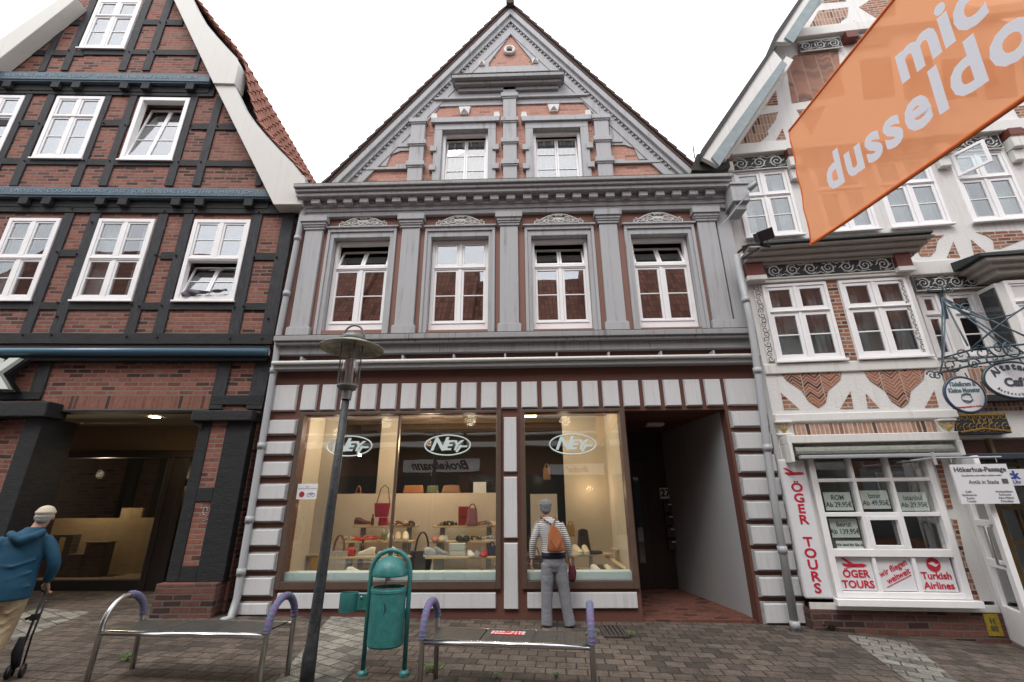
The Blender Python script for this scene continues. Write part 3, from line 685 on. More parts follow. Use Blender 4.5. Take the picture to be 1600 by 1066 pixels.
# string mouldings
st_ = MB()
for (px, py, off, hh) in ((790, 153, .32, .05),):
    z = G(px, py, .05)[1]; x = rx(z, .25); st_.box(apx-x, apx+x, y0-.09, y0-.03, z-hh/2, z+hh/2)
# side string courses with grey stepped shoulders
for sg_ in (-1, 1):
    for z, xin in ((G(645, 262, .05)[1], 1.95),): st_.box(apx+sg_*xin, apx+sg_*rx(z, .25), y0-.06, y0-.001, z-.03, z+.03)
st_.build_split('string_course', GREY, CH, bevel=.005)
# grey shoulders flanking the brick panels
shd = MB()
za1, za2, za3 = G(800, 163, .03)[1], G(800, 195, .03)[1], G(800, 225, .03)[1]; zz1 = G(640, 235, .03)[1]; zz2 = G(640, 258, .03)[1]; zz3 = G(640, 266, .03)[1]
for sg_ in (-1, 1):
    X = lambda z, o: apx+sg_*rx(z, o)
    xo1 = apx+sg_*2.14; xo2 = apx+sg_*2.62
    shd.prism([(X(za1, .40), za1), (X(za2, .40), za2), (apx+sg_*1.98, za2), (apx+sg_*1.62, za1)], y0-.028, y0-.001)
    shd.prism([(X(za2, .40), za2-.001), (X(zz1, .40), zz1), (xo1, zz1), (xo1, za2-.001)], y0-.028, y0-.001)
    shd.prism([(X(zz1, .40), zz1-.001), (X(zz2, .40), zz2), (xo2+sg_*.08, zz2), (xo2, zz2+.3), (xo2-sg_*.2, zz1-.001)], y0-.028, y0-.001)
shd.build_split('gable_shoulder', GREY, CH)
# gable pilasters with cross blocks
for (pt, pb, zt_p, ww, ybl) in ((797, 796, 130, .145, (149, 187, 220, 254)), (655, 648, 187, .155, (189, 223, 256)), (938, 946.5, 181, .155, (183, 217, 250))):
    p = MB(); xt = G(pt, zt_p, .06)[0]; xb_ = G(pb, 275, .06)[0]; x = (xt+xb_)/2; zt_2 = G(pt, zt_p, .06)[1]
    p.box(x-ww, x+ww, y0-.10, y0-.001, zc-.1, zt_2)
    for yb in ybl:
        z = G(pt, yb, .1)[1]; p.box(x-ww-.045, x+ww+.045, y0-.14, y0-.002, z-.055, z+.055); p.box(x-ww-.02, x+ww+.02, y0-.12, y0-.002, z-.09, z-.055)
        if ww > .15: p.box(x-ww-.28 if x < apx else x+ww, x-ww if x < apx else x+ww+.28, y0-.05, y0-.002, z-.05, z+.05)
    p.build('gable_pilaster', GREY, CH, bevel=.006)
for r in gw:
    s = MB(); x0, x1, z0_, z1_ = r; d = .17
    s.box(x0-d, x0-.002, y0-.05, y0+.1, zc-.1, z1_+.001); s.box(x1+.002, x1+d, y0-.05, y0+.1, zc-.1, z1_+.001); s.box(x0-d, x1+d, y0-.051, y0+.1, z1_+.002, z1_+.17); s.box(x0-d-.08, x1+d+.08, y0-.1, y0, z1_+.17, z1_+.3)
    for z in (z1_-.55, z1_-1.05):
        for sx_ in (-1, 1):
            xx = x0-d if sx_ < 0 else x1+d; s.box(xx-.07, xx+.07, y0-.085, y0, z-.05, z+.09)
    s.build('window_surround', GREY, CH, bevel=.006)
    tb = MB()
    for sx_ in (-1, 1):
        xx = x0-d-.02 if sx_ < 0 else x1+d+.02; tb.prism([(xx-.07*1, z1_+.3), (xx+.07, z1_+.3), (xx+.05*1, z1_+.43), (xx-.05, z1_+.43)], y0-.09, y0)
    tb.build('corner_stones', WHITEB, CH)
    window(CH, r, gn-.08, ((0, .70, 3), (.70, 1, 1)) if False else ((0, 1, 4),), fw=.06, open_group=0, tilt=4, glass=GL_UP, curtain='full')
# roof with tile verge
rf = MB(); L = math.hypot(1, slope)
for sg_ in (-1, 1):
    o1 = .10; th = .1
    P = lambda z, off: (apx+sg_*((apz-z)/slope+off*L/slope), z)
    rf.prism([P(zb0+.1, .02), P(zb0+.1, th), (apx, apz+th*L), (apx, apz+.02*L)], y0-.17, y0+9)
rf.build('roof', mat('verge_tile_brown', (.075, .042, .032), .85, var=.4, scale=9), CH)
vt = MB(); n_ = 26
for sg_ in (-1, 1):
    sl = Vector((sg_*1/L, 0, -slope/L)); nn = Vector((sg_*slope/L, 0, 1/L)); tot = (apz-zb0)/slope*L
    for k in range(n_):
        a = Vector((apx, 0, apz))+nn*.09+sl*(tot*k/n_-.03); b2 = a+sl*(tot/n_+.05); q = nn*.035
        vt.M = None
        p0, p1, p2, p3 = a, b2+q, b2+q*1.9, a+q*.9
        vt.prism([(p.x, p.z) for p in (p0, p1-q*.7, p2, p3)], y0-.20-.002*(k % 2), y0+.1)
vt.build('verge_tiles', mat('verge_tile_brown', (.075, .042, .032), .85, var=.4, scale=9), CH)
rt_ = MB(); rt_.tube([(apx, y0-.3, apz+.1), (apx, y0+9, apz+.1)], .1, 10); rt_.build('ridge_tile', mat('ridge_tile', (.06, .045, .035), .9, var=.4, scale=12), CH)
# --- passage
pd = 2.6
DK = mat('passage_dark_wood', (.035, .02, .015), .6, var=.3); 
CW = brick_mat('passage_ceiling_boards', (.14, .055, .03), (.17, .07, .04), (.03, .012, .01), bw=5, bh=.1, ms=.006, coords='xy', offs=0, dark=.9)
q = MB(); q.box(pas[0]-.05, pas[1]+.25, .2, pd, zpt-.001, zpt+.05); q.build('passage_ceiling', CW, CH)
q = MB(); q.prism([(0, 0), (0, 0), (0, 0)], 0, 0); q = MB()
xw = pas[1]; xw2 = xw-.35
q._add([(xw, .221, -.5), (xw2, pd, -.5), (xw2, pd, zpt), (xw, .221, zpt), (xw+.3, .221, -.5), (xw+.3, pd, -.5), (xw+.3, pd, zpt), (xw+.3, .221, zpt)], [(0, 3, 2, 1), (0, 4, 7, 3), (1, 2, 6, 5)])
q.build('passage_wall', streak_mat('passage_plaster', (.36, .36, .36), (.2, .2, .19), .3), CH)
q = MB(); q.box(pas[0]-.3, pas[1]+.3, pd, pd+.1, -.5, zpt); q.build('passage_end_wall', DK, CH)
q = MB(); q.box(pas[0]-.07, pas[0]-.0, .23, pd, -.5, zpt); q.build('passage_wall', DK, CH)
q = MB(); q.box(pas[0]+.02, pas[1]-.03, .03, pd, -.3, .02); q.build('passage_floor', brick_mat('passage_clinker', (.12, .04, .025), (.15, .055, .035), (.05, .03, .025), bw=.2, bh=.1, ms=.005, coords='xy'), CH)
pb_ = Plane((0, 7.75+pd, 0), 0)
def PB(px, py): return pb_.at(px, py)
d0 = PB(987, 750); d1 = PB(1018, 905)
q = MB(); a = PB(985, 720); b_ = PB(1022, 900)
q.box(a[0]-.2, b_[0], pd-.06, pd, .02, a[1]); dr = q.build('passage_door', DK, CH, bevel=.01)
q = MB(); q.box(a[0], b_[0]-.15, pd-.07, pd-.062, .5, a[1]-.35); q.build('pane', GL_DK, dr)
mb = MB(); u, z = PB(1064, 870)
for r_ in range(4):
    for c_ in range(2): mb.box(PB(1040, 830)[0]+c_*.42, PB(1040, 830)[0]+c_*.42+.38, pd-.1, pd, 1.45-r_*.24, 1.65-r_*.24)
m_ = mb.build_split('letter_box', mat('letter_box', (.06, .045, .04), .35, metal=.4), CH, bevel=.006)
sl_ = MB()
for r_ in range(4):
    for c_ in range(2): x = PB(1040, 830)[0]+c_*.42; sl_.box(x+.08, x+.28, pd-.106, pd-.1, 1.6-r_*.24, 1.62-r_*.24)
for c_ in range(4): sl_.box(PB(1050, 785)[0]+c_*.2, PB(1050, 785)[0]+c_*.2+.1, pd-.03, pd-.005, PB(1050, 786)[1], PB(1050, 786)[1]+.02)
sl_.build_split('name_plate', mat('plate_white', (.8, .8, .8), .5), CH)
u, z = PB(1039, 771); q = MB(); q.box(u-.11, u+.11, pd-.03, pd-.005, z-.11, z+.11); nm = q.build('number_plate', mat('plate_grey', (.7, .7, .67), .5), CH)
textmesh('27', .2, BLACK, 'numerals', nm, (u, pd-.034, z), (1, 0, 0), (0, 0, 1), bold=.006)
u, z = pb_.at(1023, 668); q = MB(); cl = CP.at(1023, 667, -1.3); q.box(cl[0]-.17, cl[0]+.17, 1.2, 1.42, zpt-.07, zpt-.003)
q.build('ceiling_lamp', mat('lamp_cover', (.6, .58, .5), .4), CH, bevel=.02)
# --- downpipes (zinc) left and right of the facade
def pipe(H, pts, r, name='downpipe', joints=()):
    b = MB(); b.tube(pts, r, 12)
    for j in joints:
        for k in range(len(pts)-1):
            a, c = Vector(pts[k]), Vector(pts[k+1])
            if (a.z-j)*(c.z-j) <= 0 and abs(a.z-c.z) > .01:
                p = a+(c-a)*((j-a.z)/(c.z-a.z)); b.tube([p-Vector((0, 0, .05)), p+Vector((0, 0, .05))], r*1.22, 12)
    return b.build(name, ZINC, H, smooth=True)
xp = A(436, 560, .1)[0]; z1p = A(470, 330, .1)[1]
xq = A(385, 850, .1)[0]
pipe(CH, [(A(478, 325, .1)[0]+.02, -.1, z1p+.15), (A(470, 350, .1)[0], -.1, z1p-.1), (A(436, 520, .1)[0], -.1, A(436, 520, .1)[1]), (A(431, 560, .1)[0], -.1, A(431, 560, .1)[1]), (xq, -.1, .35), (xq, -.18, .1), (xq-.05, -.3, .08)], .055, joints=(6.6, 5.4, 3.9, 2.6, 1.45, .7))
xr_ = XR+.12
pipe(CH, [(A(1150, 400, .32)[0], -.32, A(1150, 400, .32)[1]), (A(1172, 500, .34)[0], -.34, A(1172, 500, .34)[1]), (A(1181, 560, .38)[0], -.38, A(1181, 560, .38)[1]), (A(1206, 760, .38)[0], -.38, A(1206, 760, .38)[1]), (A(1240, 968, .38)[0], -.38, -.1)], .055, joints=(5.0, 3.7, 2.45, 1.0, .05))
# ================================================================== LEFT HOUSE (black timber, red brick)
LP = Plane((-4.60, 7.8, 0), 3)
LH = thing('half_timbered_house', 'tall brick house with black timber framing, white windows and curved pale bargeboards', 'house', (-4.60, 7.8, 0), LP.a)
B_ = LP.at
def zA_(x, y): return (x/3.136, y/3.136)          # zoom readings -> photo pixels
def zB_(x, y): return (x/3.136, 300+y/3.136)
def zC_(x, y): return (x/2.2875, 600+y/2.2875)
uR = B_(432, 500)[0]; uR2 = B_(375, 900)[0]; uR = min(uR, -.0)
apL = B_(231, -90)
eaveR = B_(425, 318)
uL = 2*apL[0]-eaveR[0]
print('left', uR, uR2, apL, eaveR, uL)
lw = {}
def wr(Z, TL, TR, BL, BR): return LP.rect(Z(*TL), Z(*TR), Z(*BL), Z(*BR))
lw['g'] = wr(zA_, (497, 10), (713, 10), (385, 245), (605, 245))
lw['m0'] = wr(zA_, (-90, 480), (130, 483), (-230, 772), (0, 772))
lw['m1'] = wr(zA_, (290, 480), (525, 480), (163, 777), (410, 778))
lw['m2'] = wr(zA_, (695, 482), (940, 488), (593, 781), (850, 786))
lw['f0'] = wr(zB_, (55, 127), (315, 130), (-95, 520), (160, 525))
lw['f1'] = wr(zB_, (500, 133), (775, 142), (357, 532), (643, 537))
lw['f2'] = wr(zB_, (962, 145), (1237, 150), (853, 541), (1145, 545))
for k in ('f0', 'f1', 'f2'): lw[k] = (lw[k][0], lw[k][1], lw['f1'][2], lw['f1'][3])
for k in ('m0', 'm1', 'm2'): lw[k] = (lw[k][0], lw[k][1], lw['m1'][2]-.02, lw['m1'][3])
po = (B_(80, 800)[0], B_(300, 740)[0], -.5, B_(190, 641)[1])      # shop porch opening
po = (B_(*zC_(95, 400))[0], B_(*zC_(690, 300))[0]+.06, -.5, po[3])
zsol = B_(200, 618)[1]; zblue2 = B_(200, 305)[1]; zblue1 = B_(200, 120)[1]; zlow = B_(200, 550)[1]
w1 = MB()
w1.plate([(uL, -.5), (po[0], -.5), (po[0], po[3]), (po[1], po[3]), (po[1], -.5), (uR, -.5), (uR, eaveR[1]), (apL[0], apL[1]), (uL, eaveR[1])],
         [rp(inset(lw[k], .01)) for k in lw], 0, .25)
w1.build('brick_wall', BRICKL, LH)
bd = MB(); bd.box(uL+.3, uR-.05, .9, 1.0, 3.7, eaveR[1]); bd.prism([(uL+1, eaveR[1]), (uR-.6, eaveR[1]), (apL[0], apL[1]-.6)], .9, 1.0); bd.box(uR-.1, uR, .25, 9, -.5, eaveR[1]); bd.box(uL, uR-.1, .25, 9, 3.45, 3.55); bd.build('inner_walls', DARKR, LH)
s = MB(); s.box(po[0], po[1], -.012, -.001, po[3]-.0, zsol); s.build('soldier_course', BRICKS, LH)
lead = MB(); lead.box(po[0]+.02, po[1]-.02, -.03, .24, po[3]-.03, po[3]-.001); lead.build('lintel', TIMB, LH)
# timbers
def tb_(b, Z, a, c, wpx, d=.035, y1=-.0008, wob=.06):
    p, q = B_(*Z(*a)), B_(*Z(*c))
    m_ = Z((a[0]+c[0])/2, (a[1]+c[1])/2); e = B_(m_[0]+wpx/3.136, m_[1])[0]-B_(*m_)[0] if abs(a[1]-c[1]) > abs(a[0]-c[0]) else B_(m_[0], m_[1])[1]-B_(m_[0], m_[1]+wpx/3.136)[1]
    b.beam(p, q, e, -d, y1, wob)
post, rail = MB(), MB()
def vpost(Z, a, c, wpx, d=.035):
    p, q = B_(*Z(*a)), B_(*Z(*c)); x = (p[0]+q[0])/2; m_ = Z((a[0]+c[0])/2, (a[1]+c[1])/2); e = (B_(m_[0]+wpx/3.136, m_[1])[0]-B_(*m_)[0])
    post.beam((x+random.uniform(-.01, .01), p[1]), (x+random.uniform(-.01, .01), q[1]), e*1.02, -d, -.0008, .05)
def hrail(Z, xa, xb, y, hpx, d=.032):
    p, q = B_(*Z(xa, y)), B_(*Z(xb, y)); m_ = Z((xa+xb)/2, y); h = B_(*Z((xa+xb)/2, y-hpx/2))[1]-B_(*Z((xa+xb)/2, y+hpx/2))[1]
    zz = (p[1]+q[1])/2; rail.beam((p[0], zz), (q[0], zz), h, -d, -.0008, .05)
for a, c, w_ in (((370, 20), (190, 355), 32), ((470, -10), (320, 350), 34), ((760, -20), (580, 350), 36), ((858, -20), (705, 350), 36), ((960, 250), (990, 350), 20)): vpost(zA_, a, c, w_)
for xa, xb, y in ((-100, 420, 262), (180, 430, 115), (640, 975, 262), (700, 900, 115), (410, 640, 262)): hrail(zA_, xa, xb, y, 26)
for a, c, w_ in (((150, 440), (-40, 915), 34), ((270, 440), (75, 915), 38), ((552, 440), (370, 915), 36), ((672, 440), (505, 915), 38), ((968, 440), (828, 915), 38), ((1078, 480), (968, 915), 38), ((1255, 850), (1290, 915), 30)): vpost(zA_, a, c, w_)
for xa, xb, y in ((-20, 240, 607), (505, 640, 607), (940, 1160, 625), (-60, 1260, 800)): hrail(zA_, xa, xb, y, 30)
hrail(zA_, -300, 1058, 450, 42, .045)
for a, c, w_ in (((360, 80), (118, 715), 48), ((488, 80), (262, 715), 52), ((818, 80), (628, 715), 48), ((945, 80), (770, 715), 52), ((1268, 80), (1148, 715), 52), ((1425, 60), (1315, 715), 62), ((-90, 80), (-300, 715), 50)): vpost(zB_, a, c, w_)
for xa, xb, y in ((300, 430, 303), (790, 920, 315), (1230, 1390, 320), (-250, 1360, 562)): hrail(zB_, xa, xb, y, 36)
hrail(zB_, -300, 1450, 85, 46, .05)
hrail(zB_, -300, 1345, 722, 52, .05)
for a, c, w_ in (((75, 815), (40, 990), 55), ((235, 815), (185, 1000), 62), ((1115, 815), (1060, 1066), 62), ((1300, 815), (1250, 1066), 78)): vpost(zB_, a, c, w_, .04)
hrail(zB_, 1040, 1290, 1022, 46, .045)
hrail(zB_, -300, 210, 1000, 40, .045)
post.build_split('timber_post', TIMBV, LH, bevel=.006, seg=1); rail.build_split('timber_rail', TIMB, LH, bevel=.006, seg=1)
# wooden pegs
pg = MB()
for xz in [(305, 115), (345, 115), (790, 118), (820, 118), (225, 265), (345, 255), (640, 262), (735, 262), (760, 262), (165, 450), (285, 455), (545, 455), (690, 455), (965, 460), (105, 610), (200, 612), (515, 610), (620, 620), (940, 620), (1070, 625), (130, 795), (420, 795), (545, 795), (880, 800), (990, 800)]:
    u, z = B_(*zA_(*xz)); pg.box(u-.012, u+.012, -.065, -.03, z-.012, z+.012)
for xz in [(365, 90), (490, 90), (815, 100), (950, 100), (1275, 105), (1410, 105), (290, 300), (385, 310), (770, 315), (870, 318), (1250, 325), (1360, 325), (170, 545), (295, 548), (655, 555), (690, 565), (800, 562), (1155, 570), (1200, 565), (125, 705), (265, 705), (630, 712), (780, 715), (1135, 722), (1290, 722), (460, 155), (1320, 625), (290, 615)]:
    u, z = B_(*zB_(*xz)); pg.box(u-.013, u+.013, -.075, -.03, z-.013, z+.013)
pg.build_split('timber_peg', TIMB, LH)
# inscribed blue beams
def bluebeam(z0, z1, xr, txt, uc, size, wfac):
    b = MB(); b.box(uL-.2, xr, -.17, 0, z0, z1); b.box(uL-.2, xr, -.15, 0, z0-.035, z0); o = b.build('inscribed_beam', BLUE, LH, bevel=.012)
    textmesh(txt, size, mat('carved_letter_paint', (.20, .27, .32), .7), 'carved_letters', o, (uc, -.172, (z0+z1)/2), (1, 0, 0), (0, 0, 1), extrude=.004, spacing=1.02, sx=wfac)
    d = MB(); d.box(uL-.1, xr-.05, -.06, -.0005, z0-.20, z0-.036); d.build('jetty_painted_shadow', TIMB, LH)  # black strip standing in for the shadow under the beam
    for k in range(9):
        x = xr-.42-k*(.62 if k % 2 else .98); x = xr-.42-[0, .98, 1.45, 2.5, 2.95, 4.0, 4.45, 5.5, 6][k]
        c = MB(); c.prism([(x-.09, z0-.2), (x+.09, z0-.2), (x+.09, z0-.036), (x-.09, z0-.036)], -.15, -.06); c.build('jetty_bracket', TIMB, LH, bevel=.01)
a, b_ = B_(*zA_(600, 918), .17)[1], B_(*zA_(600, 958), .17)[1]; xr1 = B_(*zA_(1322, 955), .17)[0]
bluebeam(b_, a, xr1, 'ANNO 1588 · WIR BAUEN HÄUSER HOCH UND FEST · UND SEIND DOCH NUR FREMDE GÄST · SONDERN DAS EWIGE LEBEN HABEN JOH 3.16', xr1-4.2, .125, 1.02)
a, b_ = B_(*zA_(600, 358), .17)[1], B_(*zA_(600, 394), .17)[1]; xr2 = B_(*zA_(1032, 375), .17)[0]
bluebeam(b_, a, xr2, 'WER GOTT VERTRAUT HAT WOHL GEBAUT · IM HIMMEL UND AUF ERDEN · KEINEN', xr2-2.75, .125, 1.02)
# bottom gutter pipe
zb1 = B_(*zB_(700, 785), .16)[1]
b = MB(); b.tube([(uL, -.17, zb1), (B_(*zB_(1316, 785), .16)[0], -.17, zb1)], .075, 14); b.build('blue_rail', mat('blue_gloss', (.05, .11, .16), .25), LH, smooth=True)
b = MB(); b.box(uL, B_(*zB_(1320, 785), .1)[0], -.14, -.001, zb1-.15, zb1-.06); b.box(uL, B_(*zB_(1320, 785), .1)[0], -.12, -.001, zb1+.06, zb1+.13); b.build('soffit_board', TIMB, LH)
# windows
for k, r in lw.items():
    if k == 'f1' or k == 'f0': window(LH, r, .05, ((0, .5, 2), (.5, 1, 2)), fw=.075, tr=.09, mul=.085, sill=.03, curtain='sides', depth=.12, glass=GL_MD)
    elif k == 'f2': window(LH, r, .05, ((0, .5, 2), (.5, 1, 2)), fw=.08, tr=.09, mul=.09, sill=.03, curtain=None, depth=.12, open_group=0, tilt=16, label='white window with its lower casement tilted open and a grey cloth hanging out')
    elif k == 'm2': window(LH, r, .05, ((0, 1, 3),), fw=.09, sill=.03, depth=.14, open_group=0, tilt=9, label='white window tilted open at the top')
    else: window(LH, r, .05, ((0, .68, 2), (.68, 1, 1)), fw=.08, tr=.06, mul=.08, sill=.03, curtain='full', depth=.12)
# cloth over the open casement
r = lw['f2']; c = MB()
def cf(u, v): return (r[0]+.16+(r[1]-r[0]-.3)*u, -.06-.03*math.sin(v*3)-.02*math.sin(u*22+v*5), r[2]+.10+.10*u-.0*v+(.02+.12*(1-u)+.03*math.sin(u*9))*(v-.3))
c.grid(cf, 36, 8)
tag(c.build('hanging_cloth', mat('grey_gauze', (.14, .125, .15), .95, var=.5, scale=20), None, smooth=True), 'crumpled grey cloth hanging over the sill of the tilted first floor window', 'cloth').matrix_world = Matrix.Translation(LP.o) @ Matrix.Rotation(LP.a, 4, 'Z')
# bargeboards
def pz(Z, pts, n): return [B_(*Z(*p), n) for p in pts]
bb = MB(); N0 = .32
lowp = [(1050, 415), (1145, 413), (1172, 470), (1205, 540), (1250, 605), (1300, 665), (1360, 730), (1430, 800), (1495, 880), (1480, 1002), (1340, 1002)]
upp = [(848, -8), (790, -120), (890, -120), (940, -8), (975, 60), (1010, 120), (1060, 180), (1110, 235), (1162, 290), (1170, 318), (1148, 410), (1045, 408)]
BARGE = streak_mat('bargeboard_paint', (.62, .61, .57), (.4, .39, .33), .35, bump=.1)
bb.prism(pz(zA_, lowp, N0), -N0, -.02); bb.build('bargeboard', BARGE, LH, bevel=.012)
ed = MB()
bb = MB(); bb.prism(pz(zA_, upp, N0+.05), -N0-.05, -.02); bb.build('bargeboard', BARGE, LH, bevel=.012)
def mir(p): return (2*apL[0]-p[0], p[1])
bb = MB(); q = pz(zA_, [(290, -8), (375, -8), (0, 285), (-300, 520), (-420, 640), (-520, 560), (-300, 400), (0, 190)], N0); bb.prism(q, -N0, -.02); bb.build('bargeboard', BARGE, LH, bevel=.012)
# lead edging on the boards and pantile roof
edge = [(940, -8), (975, 60), (1010, 120), (1060, 180), (1110, 235), (1162, 290)]
b = MB(); b.tube([(p[0], -N0-.03, p[1]) for p in pz(zA_, edge, N0+.05)], .02, 6); b.tube([(p[0], -N0+.02, p[1]) for p in pz(zA_, lowp[1:9], N0)], .02, 6); b.build('lead_edge', ZINC, LH)
prof = [B_(*zA_(*p), N0) for p in [(640, -420), (760, -200), (880, -30), (945, 0), (1010, 110), (1090, 215), (1170, 330), (1210, 480), (1300, 640), (1400, 745), (1500, 868)]]
prof = [B_(*zA_(*p), .2) for p in [(620, -420), (800, -160), (978, 25), (1045, 120), (1120, 205), (1185, 300), (1205, 450), (1250, 590), (1320, 680), (1400, 765), (1500, 880)]]
# resample and lay tiles
def resample(P, st_):
    P = [Vector(p) for p in P]; out = [P[0]]; i = 0; rem = st_; cur = P[0]
    while i < len(P)-1:
        d = (P[i+1]-cur).length
        if d >= rem: cur = cur+(P[i+1]-cur)*(rem/d); out.append(cur.copy()); rem = st_
        else: rem -= d; cur = P[i+1]; i += 1
    return out
rs = resample(prof, .30)
t = MB(); D = 9.0; tw = .24; nu = int(D/tw)
for i in range(len(rs)-1):
    a, b_ = rs[i], rs[i+1]; d = (b_-a).normalized(); nn = Vector((-d.y, d.x)); nn = nn if nn.y > 0 else -nn
    a2 = a-d*.05
    def fn(u, v):
        w_ = u*nu*2*math.pi; h = .035*math.sin(w_)+.012*math.sin(2*w_); base = a2+(b_-a2)*v; off = nn*(h+.03+.035*v)
        return (base.x+off.x, -.18+D*u, base.y+off.y)
    t.grid(fn, nu*6, 1)
    def lip(u, v):
        w_ = u*nu*2*math.pi; h = .035*math.sin(w_)+.012*math.sin(2*w_); off = nn*(h+.065-.05*v); return (b_.x+off.x, -.18+D*u, b_.y+off.y)
    t.grid(lip, nu*6, 1)
t.build('tiled_roof', mat('pantile', (.30, .115, .072), .75, color2=(.17, .06, .04), scale=7, bump=.3), LH, smooth=False)
u2 = MB(); u2.prism([(p.x, p.y-.03) for p in rs]+[(rs[-1].x-.4, rs[-1].y-.1), (apL[0], apL[1]-.3)], .26, D-.5); u2.build('roof_underside', DARKR, LH)
gt = MB(); e0 = rs[-1]; gt.tube([(e0.x+.02, -.15, e0.y-.08), (e0.x+.02, 8.5, e0.y-.08)], .07, 10); gt.build('gutter', ZINC, LH, smooth=True)
# ---- ground floor piers
pr = MB(); pl_ = MB()
x0, x1 = po[1]+.0, uR-.02
pxx = [B_(*zC_(672, 400))[0], B_(*zC_(735, 400))[0], B_(*zC_(815, 400))[0], B_(*zC_(880, 400))[0]]
dd = -.16
px_l, px_r = po[1], uR-.02
zbase = B_(*zC_(700, 710), .2)[1]; ztop = B_(*zC_(800, 100), .2)[1]
pr.box(px_l, px_l+.19, dd, .5, zbase, ztop-.15); pr.box(px_r-.42, px_r, dd, .5, zbase, ztop-.15)
pr.box(px_l+.19, px_r-.42, dd+.001, .0, B_(*zC_(700, 370), .16)[1]-.22, B_(*zC_(700, 370), .16)[1]); pr.box(px_l+.19, px_r-.42, dd+.001, 0, zbase, B_(*zC_(700, 650), .16)[1])
pr.build('pier_timbers', TIMB, LH, bevel=.012)
b = MB(); b.box(px_l-.12, px_r+.03, dd-.1, .2, ztop-.16, ztop+.02); b.prism([(px_l-.12, ztop-.16), (px_l+.06, ztop-.16), (px_l+.06, ztop-.3)], dd-.04, .1); b.build('pier_corbel', TIMB, LH, bevel=.02)
b = MB(); b.box(px_l+.19, px_r-.42, dd+.02, 0, zbase, ztop-.16); b.box(px_l, px_r, -.0, .5, zbase, ztop-.16); b.build('pier_brick', BRICKL, LH)
b = MB(); b.box(px_l-.05, px_r-.02, dd-.12, .55, -.4, zbase); b.build('pier_plinth', BRICKP, LH, bevel=.015)
# chalk scribble on the pier
SC = mat('spray_paint_grey', (.35, .36, .38), .8); u, z = B_(324, 805, .15); q = MB()
q.tube([(u-.05+.03*math.cos(t/3), dd+.015, z+.06+.06*math.sin(t/3)) for t in range(16)], .006, 5); q.tube([(u-.02+.02*(-1)**t, dd+.015, z+.0-.018*t) for t in range(6)], .006, 5); q.tube([(u+.03+.02*math.cos(t), dd+.015, z-.03-.02*t/2) for t in range(8)], .005, 5)
q.build('scribble', SC, LH)
# left pier
lx = po[0]; b = MB()
b.box(lx-.28, lx+.02, dd, .5, -.3, po[3]-.15); b.box(lx-1.1, lx-.8, dd, .4, -.3, po[3]-.15); b.build('pier_timbers', TIMB, LH, bevel=.012)
b = MB(); b.box(lx-.8, lx-.28, -.05, .3, -.3, po[3]-.15); b.build('pier_brick', BRICKL, LH)
b = MB(); b.box(uL, lx+.14, dd-.14, .1, po[3]-.16, po[3]+.10); b.build('pier_corbel', TIMB, LH, bevel=.02)
# ---- shop porch behind the opening
PD = 1.9
OCH = mat('porch_plaster_ochre', (.22, .16, .095), .85, var=.1); DKW = mat('porch_dark_wood', (.02, .014, .011), .5, var=.3)
b = MB(); b.box(po[0]-2, po[1]+.3, .25, 5, po[3]+.02, po[3]+.08); b.build('porch_ceiling', mat('porch_ceiling_paint', (.3, .25, .19), .9), LH)
b = MB(); bz = 2.75
b.box(po[0]-2, po[1]+.3, PD, PD+.1, bz, po[3]+.02); b.box(po[1]+.2, po[1]+.3, .25, PD, -.3, po[3]); b.build('porch_wall', OCH, LH)
# dark shop front in the porch
b = MB(); xs_ = [po[0]-1.8, po[0]-.5, po[0]+.95, po[0]+1.28, po[1]+.25]
b.box(xs_[0], xs_[4], PD-.12, PD, bz-.15, bz); 
for x in xs_[:1]+xs_[2:4]: b.box(x-.06, x+.06, PD-.12, PD, 0, bz-.15)
b.box(xs_[2], xs_[3], PD-.1, PD, 0, bz-.15); b.box(xs_[0], xs_[2], PD-.1, PD, 0, .34); b.box(xs_[3], xs_[4], PD-.1, PD, 2.05, 2.18); b.box(xs_[3]+.75, xs_[3]+.85, PD-.1, PD, 0, 2.05)
b.build('porch_shop_front', DKW, LH, bevel=.01)
b = MB(); b.box(xs_[0], xs_[2], PD-.05, PD-.045, .34, bz-.15); b.box(xs_[3], xs_[4], PD-.05, PD-.045, .05, bz-.15); b.build('porch_glass', GL_DK, LH)
b = MB(); b.box(xs_[0]-.6, xs_[4]+.3, PD+3, PD+3.1, -.3, bz+.5); b.box(xs_[0]-.5, xs_[0]-.4, PD, PD+3, -.3, bz+.5); b.box(xs_[4]+.3, xs_[4]+.4, .3, PD+3, -.3, bz+.5); b.box(xs_[0]-.5, xs_[4]+.4, PD+.1, PD+3, bz+.05, bz+.1); b.build('shop_interior', DARKR, LH)
b = MB(); b.box(xs_[0], xs_[2]-.06, PD+.75, PD+.8, .3, 1.42); b.box(xs_[0]+1.35, xs_[0]+1.8, PD+.75, PD+.8, 1.42, 1.62); b.box(xs_[2]-.42, xs_[2]-.07, PD+.75, PD+.8, 1.42, 1.62); b.box(xs_[3]+.02, xs_[3]+.25, PD+.5, PD+.55, .2, 1.5); b.box(xs_[3]+.35, xs_[3]+.7, PD+1.0, PD+1.05, .2, 1.1); b.build('display_back_panel', mat('display_panel_beige', (.45, .34, .2), .8, emit=.0), LH)
b = MB(); b.box(xs_[0], xs_[2], PD, PD+.8, .25, .34); b.build('display_floor', mat('display_floor', (.25, .19, .13), .7), LH)
b = MB(); u, z = LP.at(241, 655.5, -.75); b.lathe([(.09, -.012), (.085, 0)], (u, .75, po[3]+.018), 20); b.build('ceiling_spot', mat('lit_spot', (1, .72, .38), .5, emit=14), LH)
